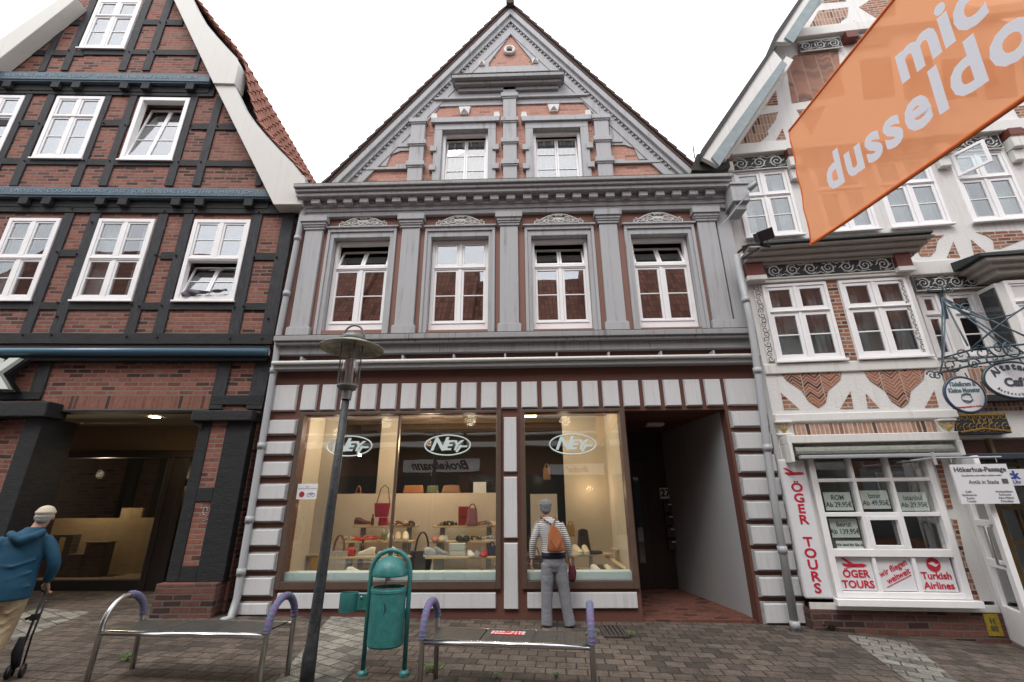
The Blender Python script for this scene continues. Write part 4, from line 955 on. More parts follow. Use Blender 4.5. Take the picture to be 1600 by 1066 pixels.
# spot glows, plus unseen fill lights added to brighten the shop displays
def plamp(loc, e, c=(1, .7, .4), r=.08, spot=None, name='lamp'):
    l = bpy.data.lights.new(name, 'SPOT' if spot else 'POINT'); l.energy = e; l.color = c; l.shadow_soft_size = r
    if spot: l.spot_size = R(spot); l.spot_blend = .6
    o = bpy.data.objects.new(name, l); col.objects.link(o); o.location = loc; return o
wl = LP.world(u, -.75, po[3]-.06); plamp(wl, 16, spot=150)
plamp(LP.world(xs_[0]+1.0, -PD-.35, 2.3), 55, (1, .80, .52)); plamp(LP.world(xs_[3]+.5, -PD-.6, 2.2), 12, (1, .76, .48))  # both unseen, added to brighten the display behind the dark glass
# black shop letter fragment on the far left
sgn = thing('letter_sign', 'white block letter standing out from the brick wall at the left edge above the shop', 'sign', LP.world(B_(12, 588, .2)[0]+.0, .2, B_(12, 588, .2)[1]), LP.a)
textmesh('K', .72, mat('sign_letter_white', (.62, .68, .62), .4), 'letter_face', sgn, (-.12, -.05, 0), (1, 0, 0), (0, 0, 1), extrude=.04, bold=.03, shear=.1)
textmesh('K', .72, BLACK, 'letter_side', sgn, (-.10, .05, -.02), (1, 0, 0), (0, 0, 1), extrude=.05, bold=.045, shear=.1)
# pedestals and shoes in the left shop display
PED = mat('display_pedestal', (.10, .09, .07), .6)
for i, (dx, hh) in enumerate(((1.55, .98), (2.35, .82), (2.05, .6))):
    pos = LP.world(xs_[0]+dx-1.0, -PD-.45, .34)
    p = thing('display_stand', ['tall open display frame carrying shoes in the dark left shop window', 'square pedestal with shoes behind the dark left shop pane', 'low pedestal between the stands in the left shop'][i], 'display stand', pos, LP.a)
    b = MB(); h_ = hh-.2
    if i == 0: b.box(-.28, -.14, -.1, .1, 0, h_); b.box(.14, .28, -.1, .1, 0, h_); b.box(-.14, .14, -.099, .099, h_-.05, h_); b.box(-.14, .14, -.099, .099, 0.25, .28)
    else: b.box(-.2, .2, -.12, .12, 0, h_); b.box(-.22, .22, -.14, .14, h_, h_+.02)
    b.build('stand_body', PED, p, bevel=.01)
# ================================================================== RIGHT HOUSE (white timber, herringbone brick)
RP = Plane((3.98, 7.5, 0), -5.5)
RH = thing('white_timbered_house', 'white painted timber framed house with carved friezes, herringbone brick panels and a projecting bay', 'house', (3.98, 7.5, 0), RP.a)
Cc = RP.at
def z1(x, y): return (1080+x/2.665, y/2.665)
def z2(x, y): return (1130+x/3.045, 330+y/3.045)
def z3(x, y): return (1180+x/2.538, 620+y/2.538)
NB = -.40                        # main facade lies behind the bay plane
def P(Z, pts, n=0): return [Cc(*Z(*p), n) for p in pts]
def RR(Z, TL, TR, BL, BR, n=0): return RP.rect(Z(*TL), Z(*TR), Z(*BL), Z(*BR), n)
bl = .06; bayR = Cc(*z2(1045, 800))[0]; zroof = Cc(*z2(500, 175))[1]; zbeam = Cc(*z2(500, 965))[1]; zbeam0 = Cc(*z2(500, 1000))[1]
bayLo = Cc(1531, 870)[0]; print('bayLo', bayLo)
b_w = [RR(z2, (180, 352), (495, 335), (250, 712), (565, 705)), RR(z2, (553, 335), (880, 322), (628, 702), (960, 690))]
zz0, zz1 = (b_w[0][2]+b_w[1][2])/2, (b_w[0][3]+b_w[1][3])/2
b_w = [(r[0], r[1], zz0, zz1) for r in b_w]
print('right', bayR, zroof, zbeam, b_w)
shw = RR(z3, (205, 238), (690, 238), (305, 795), (835, 800))
shz1 = Cc(*z3(500, 190))[1]
bay = MB(); bay.plate([(bl, .35), (bayLo, .35), (bayLo, 2.6), (bayR, 2.9), (bayR, zroof), (bl, zroof)], [rp(inset(r, .01)) for r in b_w]+[rp(inset((shw[0], shw[1], shw[2], shz1), .02))], 0, .22)
bay.box(bl, bl+.15, .22, .5, .35, zroof); bay.box(bayR-.15, bayR, .22, .5, 2.9, zroof); bay.box(bayLo-.15, bayLo, .22, .5, .35, 2.9)
bay.build('bay_wall', WHITEW, RH)
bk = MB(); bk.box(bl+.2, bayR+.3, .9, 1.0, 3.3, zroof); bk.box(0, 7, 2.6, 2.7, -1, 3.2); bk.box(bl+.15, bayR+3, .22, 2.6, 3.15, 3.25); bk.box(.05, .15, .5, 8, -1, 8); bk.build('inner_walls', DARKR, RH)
# main facade behind
zeave = Cc(*z1(120, 660), NB)[1]
fd = MB()
# verge line points
vg = P(z1, [(45, 650), (345, 203)], NB); sl_v = (vg[1][1]-vg[0][1])/(vg[1][0]-vg[0][0])
apR = (vg[0][0]+4.1, vg[0][1]+4.1*sl_v)
W3 = {}
W3['a'] = RR(z1, (183, 722), (408, 705), (215, 1000), (447, 975), NB)
W3['b'] = RR(z1, (500, 700), (720, 685), (540, 975), (755, 962), NB)
W3['c'] = RR(z1, (760, 690), (1000, 675), (812, 952), (1065, 940), NB)
W3['d'] = RR(z1, (1075, 650), (1320, 630), (1150, 935), (1390, 920), NB)
zw0, zw1 = W3['a'][2], W3['a'][3]
W3 = {k: (r[0], r[1], zw0, zw1) for k, r in W3.items()}
W3['e'] = (W3['d'][1]+.5, W3['d'][1]+1.6, zw0, zw1)
mid = {'m1': RR(z2, (925, 395), (1040, 395), (1000, 700), (1085, 700), NB), 'm2': RR(z2, (1065, 385), (1340, 385), (1135, 690), (1400, 690), NB)}
print(W3, mid)
R_end = 9.0
drR = RR(z3, (790, 160), (1100, 160), (1000, 960), (1300, 960), NB)
dz1 = Cc(*z3(850, 165), NB)[1]; dx0 = max(Cc(1531, 870, NB)[0], bayLo)+.02; dx1 = dx0+2.1
fd.plate([(.0, 3.22), (bayLo-.1, 3.22), (bayLo-.1, -1), (dx0, -1), (dx0, dz1), (dx1, dz1), (dx1, -1), (R_end, -1), (R_end, vg[0][1]), (apR[0], apR[1]), (vg[0][0], vg[0][1]), (0, vg[0][1]-.3)],
         [rp(inset(r, .01)) for r in list(W3.values())+list(mid.values())], -NB, -NB+.25)
fd.build('facade_wall', WHITEW, RH)
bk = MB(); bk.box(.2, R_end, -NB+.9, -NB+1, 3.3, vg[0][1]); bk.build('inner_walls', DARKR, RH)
cnt = 0
def brickpoly(Z, pts, n, m, name='brick_panel'):
    b = MB(); b.prism(P(Z, pts, n+.006), -n-.008, -n-.0005); return b.build(name, m, RH)
# gable panels
brickpoly(z1, [(395, 268), (430, 232), (612, 210), (622, 300), (640, 395), (420, 430)], NB, BRICKH)
brickpoly(z1, [(300, 440), (352, 368), (362, 436)], NB, BRICKR)
brickpoly(z1, [(190, 606), (272, 482), (362, 466), (352, 500), (318, 545), (322, 560), (290, 590)], NB, BRICKRS)
brickpoly(z1, [(350, 590), (380, 535), (398, 588)], NB, BRICKR); brickpoly(z1, [(440, 458), (480, 455), (560, 440), (520, 520), (500, 560)], NB, BRICKR)
brickpoly(z1, [(482, 130), (530, 45), (655, 30), (650, 70), (622, 90), (625, 108)], NB, BRICKRS); brickpoly(z1, [(700, 30), (745, 0), (850, -5), (850, 60), (780, 80)], NB, BRICKR); brickpoly(z1, [(668, 108), (678, 85), (688, 105)], NB, BRICKR)
brickpoly(z1, [(550, 12), (570, -60), (640, -60), (645, 5)], NB, BRICKR)
for k in range(5):
    brickpoly(z1, [(700+k*170, 250), (830+k*170, 235), (850+k*170, 400), (720+k*170, 415)], NB, BRICKH)
brickpoly(z1, [(1340, 445), (1460, 430), (1480, 490), (1370, 500)], NB, BRICKR)
# braces under the upper windows (right of the bay roof)
for pts in ([(915, 178), (985, 118), (1052, 112), (1020, 140), (1010, 190), (985, 215), (940, 215)], [(1065, 222), (1095, 145), (1128, 222)], [(1178, 135), (1262, 205), (1225, 218), (1195, 210)], [(1205, 100), (1420, 92), (1440, 130), (1320, 178), (1290, 180), (1285, 140), (1255, 118)]):
    brickpoly(z2, pts, NB, BRICKR)
# jetty beams, friezes, consoles
fb = MB(); zf1, zf0 = Cc(*z1(290, 600), NB+.1)[1], Cc(*z1(290, 642), NB+.1)[1]
fb.box(.02, R_end, -NB-.16, -NB-.001, zf0, zf1); z_ = Cc(*z1(560, 130), NB+.1)[1]; fb.box(vg[0][0]+2.35, R_end, -NB-.16, -NB-.001, z_-.14, z_+.12)
fb.build_split('jetty_beam', WHITEB, RH, bevel=.015)
FRB = mat('frieze_black', (.03, .032, .035), .8); FRW = mat('frieze_white', (.55, .55, .53), .8, var=.2, scale=20)
def frieze(x0, x1, z0, z1, y, rnd=True):
    o = MB(); o.box(x0, x1, y-.02, y, z0, z1); o = o.build('frieze_panel', FRB, RH)
    b = MB(); h = z1-z0; n_ = max(1, round((x1-x0)/(h*1.15))); st = (x1-x0)/n_; yy = y-.024
    for i in range(n_):
        cx = x0+st*(i+.5); cz = (z0+z1)/2; f = 1 if i % 2 else -1
        scroll(b, cx, cz, h*.40, 1.7, f, yy, h*.055, random.random()*6)
        for a in range(6):
            an = a*1.05+i; p0 = (cx+h*.36*math.cos(an), yy, cz+h*.36*math.sin(an)); p1 = (cx+h*.54*math.cos(an+.35), yy, cz+h*.47*math.sin(an+.35)); b.tube([p0, p1], [h*.05, h*.02], 5)
        b.tube([(cx-st*.5, yy, cz-f*h*.3), (cx-st*.25, yy, cz-f*h*.46), (cx, yy, cz-f*h*.42)], h*.045, 5); b.tube([(cx, yy, cz+f*h*.42), (cx+st*.25, yy, cz+f*h*.47), (cx+st*.5, yy, cz+f*h*.3)], h*.045, 5)
    for k, p in enumerate(b.v): b.v[k] = Vector((min(max(p.x, x0+.005), x1-.005), p.y, min(max(p.z, z0+.005), z1-.005)))
    b.build('scrollwork', FRW, o); m_ = MB(); m_.tube([(x0-.01, y-.02, z0-.02), (x0-.01, y-.02, z1+.02), (x1+.01, y-.02, z1+.02), (x1+.01, y-.02, z0-.02)], .016, 6, closed=True); m_.build('frieze_moulding', WHITEB, o)
RB = mat('ox_blood_paint', (.16, .035, .025), .6, var=.3)
fz1, fz0 = Cc(*z1(290, 655), NB+.05)[1], Cc(*z1(290, 704), NB+.05)[1]
xs3 = [W3['a'][0]-.05, W3['a'][1]+.08, W3['b'][1]+.14, W3['c'][1]+.22, W3['d'][1]+.18]
bnd = [(W3['a'][0], W3['a'][1]), (W3['a'][1]+.25, W3['b'][1]), (W3['b'][1]+.12, W3['c'][1]+.05), (W3['d'][0]-.1, W3['d'][1]-.02), (W3['d'][1]+.4, W3['d'][1]+1.8)]
for a, c in bnd: frieze(a, c, fz0, fz1, -NB-.05)
for x in (W3['a'][0]-.14, W3['a'][1]+.12, W3['c'][1]+.22, W3['d'][1]+.18):
    b = MB(); b.box(x-.12, x+.12, -NB-.22, -NB, fz1-.14, fz1+.03); b.build('painted_beam_end', RB, RH, bevel=.01)
    b = MB(); b.box(x-.115, x+.115, -NB-.2, -NB, fz0-.1, fz1-.141); b.box(x-.10, x+.10, -NB-.12, -NB, fz0-.35, fz0-.1); b.build('console', WHITEB, RH, bevel=.02)
    b = MB()
    for k in range(7): b.ell((x-.1+k*.033, -NB-.205, fz1-.15), .014, 6, 4)
    b.build('console_beads', GOLD, RH)
zz_ = Cc(*z1(535, 190), NB+.05)[1]; frieze(Cc(*z1(440, 190), NB)[0], Cc(*z1(615, 190), NB)[0], zz_-.13, zz_+.13, -NB-.05); x = Cc(*z1(648, 170), NB)[0]
b = MB(); b.box(x-.12, x+.12, -NB-.2, -NB, zz_-.02, zz_+.15); b.build('painted_beam_end', RB, RH); frieze(x+.16, x+.8, zz_-.13, zz_+.13, -NB-.05)
for k, r in W3.items(): window(RH, r, NB+.04, ((0, .62, 2), (.62, 1, 1)), fw=.05, tr=.06, mul=.05, rail=.055, curtain='sides' if k in 'ad' else 'full' if k == 'c' else 'right', glass=GL_MD, sill=.05, open_group=None)
# casement of the fourth window swung out
r = W3['d']; b = MB(); zc0, zc1 = r[2]+(r[3]-r[2])*.64, r[3]-.06
b.M = Matrix.Translation((r[0]+.05, -NB-.06, 0)) @ Matrix.Rotation(R(-55), 4, 'Z'); L_ = .48
for q in ((0, .05, zc0, zc1), (L_-.05, L_, zc0, zc1)): b.box(q[0], q[1], -.02, .02, q[2], q[3])
b.box(.05, L_-.05, -.019, .019, zc0, zc0+.05); b.box(.05, L_-.05, -.019, .019, zc1-.05, zc1); o = b.build('open_casement', WHITEP, RH)
b = MB(); b.M = Matrix.Translation((r[0]+.05, -NB-.06, 0)) @ Matrix.Rotation(R(-55), 4, 'Z'); b.box(.05, L_-.05, -.003, .003, zc0+.05, zc1-.05); b.build('pane', GL_MD, o)
for k, r in mid.items(): window(RH, r, NB+.03, ((0, .68, 2), (.68, 1, 1)), fw=.05, mul=.05, rail=.05, glass=GL_MD, curtain='right', cols=1 if k == 'm1' else 2)
# small lamp glows in two upstairs rooms
for (px, py) in ((1180, 355), (1398, 337)):
    u, z = Cc(px, py, NB-.5); b = MB(); b.ell((u, -NB+.5, z), .035, 10, 6); b.build('room_lamp', mat('room_bulb', (1, .6, .3), .5, emit=25), RH)
# bay details
wp = [P(z2, [(120, 340)])[0]]
bm_ = MB(); bm_.box(bl, bayR+.02, -.05, -.001, zbeam0-.0, zbeam+.01); zt0 = Cc(*z2(500, 330))[1]; bm_.box(bl, bayR, -.06, -.001, zz1+.03, zz1+.12); bm_.box(bl, bayR, -.035, -.001, zz0-.22, zz0-.05)
bm_.build_split('bay_beam', WHITEB, RH, bevel=.015)
zfz0, zfz1 = Cc(*z2(500, 300), .06)[1], Cc(*z2(500, 240), .06)[1]
frieze(Cc(*z2(205, 300), .06)[0], Cc(*z2(812, 280), .06)[0], zfz0, zfz1, -.05)
for x0, x1 in ((bl-.02, Cc(*z2(193, 300), .08)[0]), (Cc(*z2(822, 260), .1)[0], bayR+.03)):
    b = MB(); b.box(x0, x1, -.14, -.001, zfz0+.02, zfz1+.06); b.build('painted_beam_end', RB, RH, bevel=.008)
    b = MB(); b.box(x0-.01, x1+.01, -.16, -.001, zfz0-.06, zfz0+.019); b.build('beam_end_moulding', WHITEB, RH)
for r in b_w: window(RH, r, .035, ((0, .64, 2), (.64, 1, 1)), fw=.05, tr=.05, mul=.05, rail=.055, curtain='sides', glass=GL_MD, sill=.04)
x0, x1 = b_w[0][1]+.02, b_w[1][0]-.02
b = MB(); b.box(x0, x1, -.012, -.0005, zz0-.02, zz1+.02); b.build('brick_strip', BRICKR, RH)
for x0 in (bl+.08, bayR-.2):
    b = MB(); b.box(x0, x0+.12, -.02, -.001, zz0, zz1); o = b.build('carved_strip', WHITEB, RH); c = MB()
    n_ = 16
    for i in range(n_): scroll(c, x0+.06, zz0+(zz1-zz0)*(i+.5)/n_, .045, 1.2, 1 if i % 2 else -1, -.022, .007, i)
    c.build('carving', mat('carving_dark', (.12, .12, .12), .8), o)
# brick fields below the bay windows with curved edges
def curve(pts):
    out_ = []
    for i in range(len(pts)):
        p0, p1, p2 = pts[i-1], pts[i], pts[(i+1) % len(pts)]
        if len(p1) > 2: out_.append(p1[:2])
        else:
            a = (p1[0]*.7+p0[0]*.3, p1[1]*.7+p0[1]*.3); c = (p1[0]*.7+p2[0]*.3, p1[1]*.7+p2[1]*.3); out_ += [a, (p1[0]*.85+(a[0]+c[0])*.075, p1[1]*.85+(a[1]+c[1])*.075), c]
    return out_
for dx in (0, 395):
    e = 5*dx/395
    brickpoly(z2, curve([(258+dx, 752-e*3, 1), (566+dx, 740-e*2, 1), (560+dx, 800), (498+dx, 855), (490+dx, 910), (455+dx, 938), (405+dx, 905), (375+dx, 855), (300+dx, 805)]), 0, BRICKH)
for pts in ([(275, 865), (290, 945), (362, 942)], [(557, 940), (605, 858), (620, 940)], [(678, 868), (688, 938), (742, 936)], [(960, 935), (1005, 852), (1025, 932)]): brickpoly(z2, pts, 0, BRICKR)
# bay roof
b = MB(); xr0, xr1 = Cc(*z2(185, 160), .42)[0], Cc(*z2(1000, 100), .42)[0]; zr = (Cc(*z2(190, 155), .42)[1]+Cc(*z2(1000, 103), .42)[1])/2
b._add([(xr0, -.43, zr), (xr1, -.43, zr), (xr1, .38, zr), (xr0, .38, zr), (xr0, -.43, zr+.05), (xr1, -.43, zr+.05), (xr1-.3, .38, zr+.45), (xr0, .38, zr+.45)], [(0, 3, 2, 1), (4, 5, 6, 7), (0, 1, 5, 4), (1, 2, 6, 5), (2, 3, 7, 6), (3, 0, 4, 7)])
b.build('bay_roof', mat('slate_dark', (.025, .032, .032), .6, var=.3), RH, bevel=.01)
b = MB(); SOF = mat('soffit_paint', (.40, .37, .34), .8, var=.12)
xe = bayR+.04
print('bayroof', zr, zfz1)
for d, za, zb2 in ((.39, zr-.05, zr-.001), (.30, zr-.12, zr-.05), (.20, zr-.2, zr-.12), (.12, min(zfz1+.06, zr-.25), zr-.2)): b.box(bl-.02, xe+d*.75, -d, .35, za, zb2)
b.build('bay_cornice', SOF, RH, bevel=.03)
# verge boards of the gable
for (pts, nm) in (([(45, 655), (340, 205), (395, 268), (112, 690)], 'a'), ([(350, 175), (465, -10), (560, -10), (530, 20), (420, 175)], 'b'), ([(345, 165), (600, -240), (700, -240), (430, 165)], 'c')):
    if nm == 'c': continue
    b = MB(); q = P(z1, pts, NB+.55); b.prism(q, -NB-.55, -NB-.45); b.build('verge_board', WHITEB, RH, bevel=.01)
b = MB(); q = P(z1, [(85, 655), (118, 690), (400, 268), (378, 250)], NB+.6); b.prism(q, -NB-.6, -NB-.55); b.build('verge_moulding', mat('blue_grey_moulding', (.25, .30, .31), .6, var=.25), RH)
b = MB(); q = P(z1, [(390, 155), (425, 178), (545, -10), (500, -10)], NB+.6); b.prism(q, -NB-.6, -NB-.55); b.build('verge_moulding', MATS['blue_grey_moulding'], RH)
b = MB(); q = P(z1, [(45, 655), (40, 630), (340, 190), (350, 200)], NB+.55); b.prism(q, -NB-.58, -NB+6); q = P(z1, [(350, 175), (345, 150), (460, -20), (470, -10)], NB+.55); b.prism(q, -NB-.58, -NB+6); b.build('gable_roof', mat('dark_roof_edge', (.05, .045, .045), .8, var=.3), RH)
b = MB(); q = P(z1, [(150, 655), (430, 240), (400, 225), (115, 660)], NB+.5); b.prism(q, -NB-.45, -NB-.0); b.build('verge_soffit', WHITEB, RH)
b = MB(); q = P(z1, [(0, 715), (20, 650), (60, 640), (150, 665), (160, 700), (110, 720)], NB+.3); b.prism(q, -NB-.35, -NB+.3); b.build('eave_box', mat('mossy_eave', (.06, .06, .05), .9, var=.4), RH)
b = MB(); a0 = P(z1, [(20, 645), (12, 590)], 0); b.tube([(a0[0][0], .1, a0[0][1]), (a0[1][0], .1, a0[1][1])], .012, 6); a1 = P(z1, [(14, 620), (40, 575)], 0); b.tube([(a1[0][0], .1, a1[0][1]), (a1[1][0], .1, a1[1][1])], .006, 6); b.build('lightning_rod', BLACK, RH)
# second bay at the far right
xb2 = Cc(*z2(1300, 300), .0)[0]
b = MB(); q0 = 0
zb_2 = Cc(*z2(1300, 270), .6)[1]
x2 = Cc(*z2(1330, 450), .0)[0]
b.box(x2, x2+3, -.0, -NB, 3.3, zb_2); b.build('second_bay', WHITEB, RH)
b = MB(); xq_ = Cc(*z2(1225, 215), .30)[0]; zq = Cc(*z2(1225, 212), .30)[1]; b._add([(xq_, -.30, zq), (xq_+3.6, -.30, zq), (xq_+3.6, .4, zq), (xq_, .4, zq), (xq_, -.30, zq+.05), (xq_+3.6, -.30, zq+.05), (xq_+3.6, .4, zq+.5), (xq_, .4, zq+.2)], [(0, 3, 2, 1), (4, 5, 6, 7), (0, 1, 5, 4), (1, 2, 6, 5), (2, 3, 7, 6), (3, 0, 4, 7)])
b.build('second_bay_roof', MATS['slate_dark'], RH)
b = MB()
for k, (d, h_) in enumerate(((.26, .08), (.18, .16), (.10, .26))): b.box(xq_+.1+k*.12, xq_+3.5, -d, .4, zq-h_, zq-(h_-.12 if k else 0)-.001)
b.build('second_bay_cornice', SOF, RH, bevel=.02)
window(RH, (x2+.12, x2+1.1, mid['m2'][2]+.05, mid['m2'][3]), .03, ((0, .68, 2), (.68, 1, 1)), fw=.06, glass=GL_UP)
b = MB(); b.box(x2-.03, x2, .02, .3, mid['m2'][2]+.1, mid['m2'][3]-.1); b.build('pane', OPANE, RH)
zm0, zm1 = Cc(*z2(1100, 368), NB+.05)[1], Cc(*z2(1100, 310), NB+.05)[1]
frieze(Cc(*z2(905, 340), NB+.05)[0], Cc(*z2(1300, 340), NB+.05)[0], zm0, zm1, -NB-.06)
zz_b = Cc(*z2(1100, 230), NB+.1)[1]; b = MB(); b.box(bayR-.1, x2, -NB-.13, -NB-.001, zm1+.03, zz_b); b.build('jetty_beam', WHITEB, RH, bevel=.02)
# brick right of the bay above the passage door
b = MB(); zb3, zb4 = Cc(*z2(1150, 955), NB)[1], Cc(*z2(1150, 740), NB)[1]; b.box(bayR-.05, 7, -NB-.012, -NB-.001, zb3, zb4); b.build('brick_panel', BRICKRS, RH)
b = MB(); xk = Cc(*z2(1138, 800), NB)[0]; b.box(xk-.09, xk+.1, -NB-.03, -NB-.012, zb3, zb4); b.build('post', WHITEB, RH)
# carved black and gold date board
q = RR(z2, (1100, 965), (1335, 965), (1105, 1060), (1365, 1060), -.25)
db = MB(); db.box(q[0], q[1], .22, .4, q[2], q[3]); db = db.build('date_board', mat('board_blue_black', (.012, .02, .028), .5), RH)
c = MB(); h = q[3]-q[2]; yy = .215
for i in range(4):
    for (zf_, r_) in ((.82, .045), (.28, .07)):
        for s_ in (-1, 1): scroll(c, q[0]+(q[1]-q[0])*(i+.5)/4+s_*.05, q[2]+h*zf_, r_, 1.3, s_, yy, .006, 1.5, s_)
c.tube([(q[0]+.02, yy, q[3]-.02), (q[1]-.02, yy, q[3]-.02)], .012, 6); c.tube([(q[0]+.02, yy, q[2]+.03), ((q[0]+q[1])/2, yy, q[2]+.08), (q[1]-.02, yy, q[2]+.03)], .014, 6)
c.build('gilt_scrolls', GOLD, db); textmesh('1 6 5 0', .1, GOLD, 'date_numerals', db, ((q[0]+q[1])/2, yy, q[2]+h*.58), (1, 0, 0), (0, 0, 1), bold=.003)
# capitals
for (x, y) in ((112, 127), (762, 120)):
    u, z = Cc(*z3(x, y), .05); b = MB(); b.box(u-.12, u+.12, -.06, -.001, z-.1, z-.07); b.box(u-.13, u+.13, -.1, -.001, z+.09, z+.12)
    b.prism([(u-.08, z-.07), (u+.08, z-.07), (u+.13, z+.09), (u-.13, z+.09)], -.05, -.001); o = b.build('capital', WHITEB, RH, bevel=.008)
    c = MB()
    for k in range(7): a = -1.1+k*.37; c.tube([(u, -.055, z-.07), (u+.05*math.sin(a), -.07, z), (u+.12*math.sin(a), -.075, z+.07*math.cos(a*.6))], [.004, .006, .004], 5)
    for s_ in (-1, 1): scroll(c, u+s_*.085, z+.05, .035, 1.2, s_, -.07, .005, 0, s_)
    c.build('gilt_leaves', GOLD, o)
# brick soldier strip + awning
b = MB(); q = RR(z3, (152, 103), (715, 103), (152, 152), (715, 140)); b.box(q[0], q[1], -.012, -.0005, q[2]-.02, q[3]); b.build('soldier_course', BRICKRS, RH)
b = MB(); x0, x1 = Cc(*z3(133, 200), .28)[0], Cc(*z3(785, 170), .15)[0]; za, zb5 = Cc(*z3(450, 150), .15)[1], Cc(*z3(450, 178), .3)[1]
b.box(x0, x1, -.28, -.001, zb5, za); b.box(x0, x0+.05, -.3, -.001, zb5-.28, zb5); b.box(x1-.05, x1, -.3, -.001, zb5-.22, zb5); aw = b.build('shop_awning', WHITEB, RH, bevel=.01)
b = MB(); b.tube([(x0+.1, -.2, zb5-.12), (x1-.1, -.2, zb5-.12)], .075, 12); b.build('rolled_cloth', mat('awning_cloth', (.30, .31, .27), .8, var=.5, scale=20, stretch=(1, 1, 6)), aw)
b = MB(); b.box(x0+.1, x1-.12, -.38, -.30, zb5-.24, zb5-.19); b.build('front_bar', ZINC, aw, bevel=.01)
# shop window 3x3 with sign row
r = (shw[0], shw[1], shw[2], shz1); x0, x1, za, zb6 = r; f = MB(); fw = .085
zr_ = [Cc(*z3(500, y), .06)[1] for y in (800, 775, 635, 605, 475, 458, 336, 322, 190)]
f.box(x0, x0+fw, -.08, .1, za, zb6); f.box(x1-fw, x1, -.08, .1, za, zb6)
f.box(x0+fw, x1-fw, -.079, .1, za, zr_[1]); f.box(x0+fw, x1-fw, -.079, .1, zr_[3], zr_[2]+.03) if False else f.box(x0+fw, x1-fw, -.079, .1, zr_[2], zr_[3]+0)
for a, c in ((5, 4), (7, 6)): f.box(x0+fw, x1-fw, -.06, .06, min(zr_[a], zr_[c]), max(zr_[a], zr_[c]))
cw = (x1-x0-2*fw)/3
for k in (1, 2): f.box(x0+fw+cw*k-.022, x0+fw+cw*k+.022, -.065, .062, za+.02, zb6)
f.box(x0-.05, x1+.06, -.16, -.08, za-.09, za-.005); f.box(x0-.03, x1+.04, -.08, -.001, za-.11, za-.006)
SW = f.build('shop_window', WHITEP, RH, bevel=.006)
g_ = MB(); g_.box(x0+fw, x1-fw, .0, .006, zr_[3], zb6); g_.build('pane', GL_SH, SW)
f = MB(); xa, xb_ = x0+fw+cw+.022, x0+fw+2*cw-.022; zA1, zA2 = zr_[3], zr_[4]
f.box(xa, xa+.05, -.075, .0, zA1, zA2); f.box(xb_-.05, xb_, -.075, 0, zA1, zA2); f.box(xa+.05, xb_-.05, -.074, 0, zA1, zA1+.05); f.box(xa+.05, xb_-.05, -.074, 0, zA2-.05, zA2); f.build('casement', WHITEP, SW, bevel=.005)
sgr = MB(); 
for k in range(3):
    a = x0+fw+cw*k+(.03 if k else .02); c = x0+fw+cw*(k+1)-.03
    p = MB(); p.box(a, c, -.02, -.005, zr_[1]+.01, zr_[2]-.01); p = p.build('sign_panel', SIGNW, SW)
    cx, cz, hh = (a+c)/2, (zr_[1]+zr_[2])/2, zr_[2]-zr_[1]; yy = -.024
    U_, V_ = (1, 0, 0), (0, 0, 1)
    def plane_icon(cx, cz, s, par, m=RED):
        b = MB(); b.prism([(cx-.9*s, cz-.12*s), (cx-.55*s, cz-.28*s), (cx+.7*s, cz-.28*s), (cx+s, cz-.14*s), (cx+.7*s, cz-.02*s), (cx-.3*s, cz-.02*s)], yy-.003, yy)
        b.prism([(cx-.95*s, cz+.42*s), (cx-.7*s, cz+.42*s), (cx+.1*s, cz-.12*s), (cx-.25*s, cz-.12*s)], yy-.006, yy-.003)
        b.prism([(cx-.55*s, cz-.3*s), (cx-.1*s, cz-.2*s), (cx+.2*s, cz-.2*s), (cx-.95*s, cz+.05*s)], yy-.009, yy-.006); b.build('aircraft_emblem', m, par)
    if k == 0:
        plane_icon(cx, cz+hh*.30, cw*.33, p); textmesh('ÖGER\nTOURS', .135, RED, 'lettering', p, (cx, yy, cz-hh*.16), U_, V_, bold=.003, sx=.98)
    elif k == 1:
        an = .42; textmesh('wir fliegen\nweltweit', .108, RED, 'lettering', p, (cx, yy, cz+hh*.05), (math.cos(an), 0, math.sin(an)), (-math.sin(an), 0, math.cos(an)), shear=.2, bold=.001, sx=.95)
        b = MB(); b.beam((cx-.16, cz-hh*.38), (cx+.2, cz-hh*.38+.165), .008, yy-.003, yy); b.build('underline', RED, p)
    else:
        b = MB(); b.lathe([(.09, 0), (.09, .004)], seg=24); b.v = [Vector((cx+v.x, yy-v.z, cz+hh*.28+v.y)) for v in b.v]; b.build('round_emblem', RED, p)
        b = MB(); b.prism([(cx-.07, cz+hh*.28+.015), (cx-.02, cz+hh*.28+.03), (cx+.03, cz+hh*.28), (cx+.07, cz+hh*.28+.012), (cx+.02, cz+hh*.28-.03)], yy-.008, yy-.005); b.prism([(cx-.03, cz+hh*.28+.045), (cx, cz+hh*.28+.01), (cx+.03, cz+hh*.28+.015)], yy-.011, yy-.008); b.build('bird_emblem', SIGNW, p)
        textmesh('Turkish\nAirlines', .125, RED, 'lettering', p, (cx, yy, cz-hh*.18), U_, V_, bold=.002)
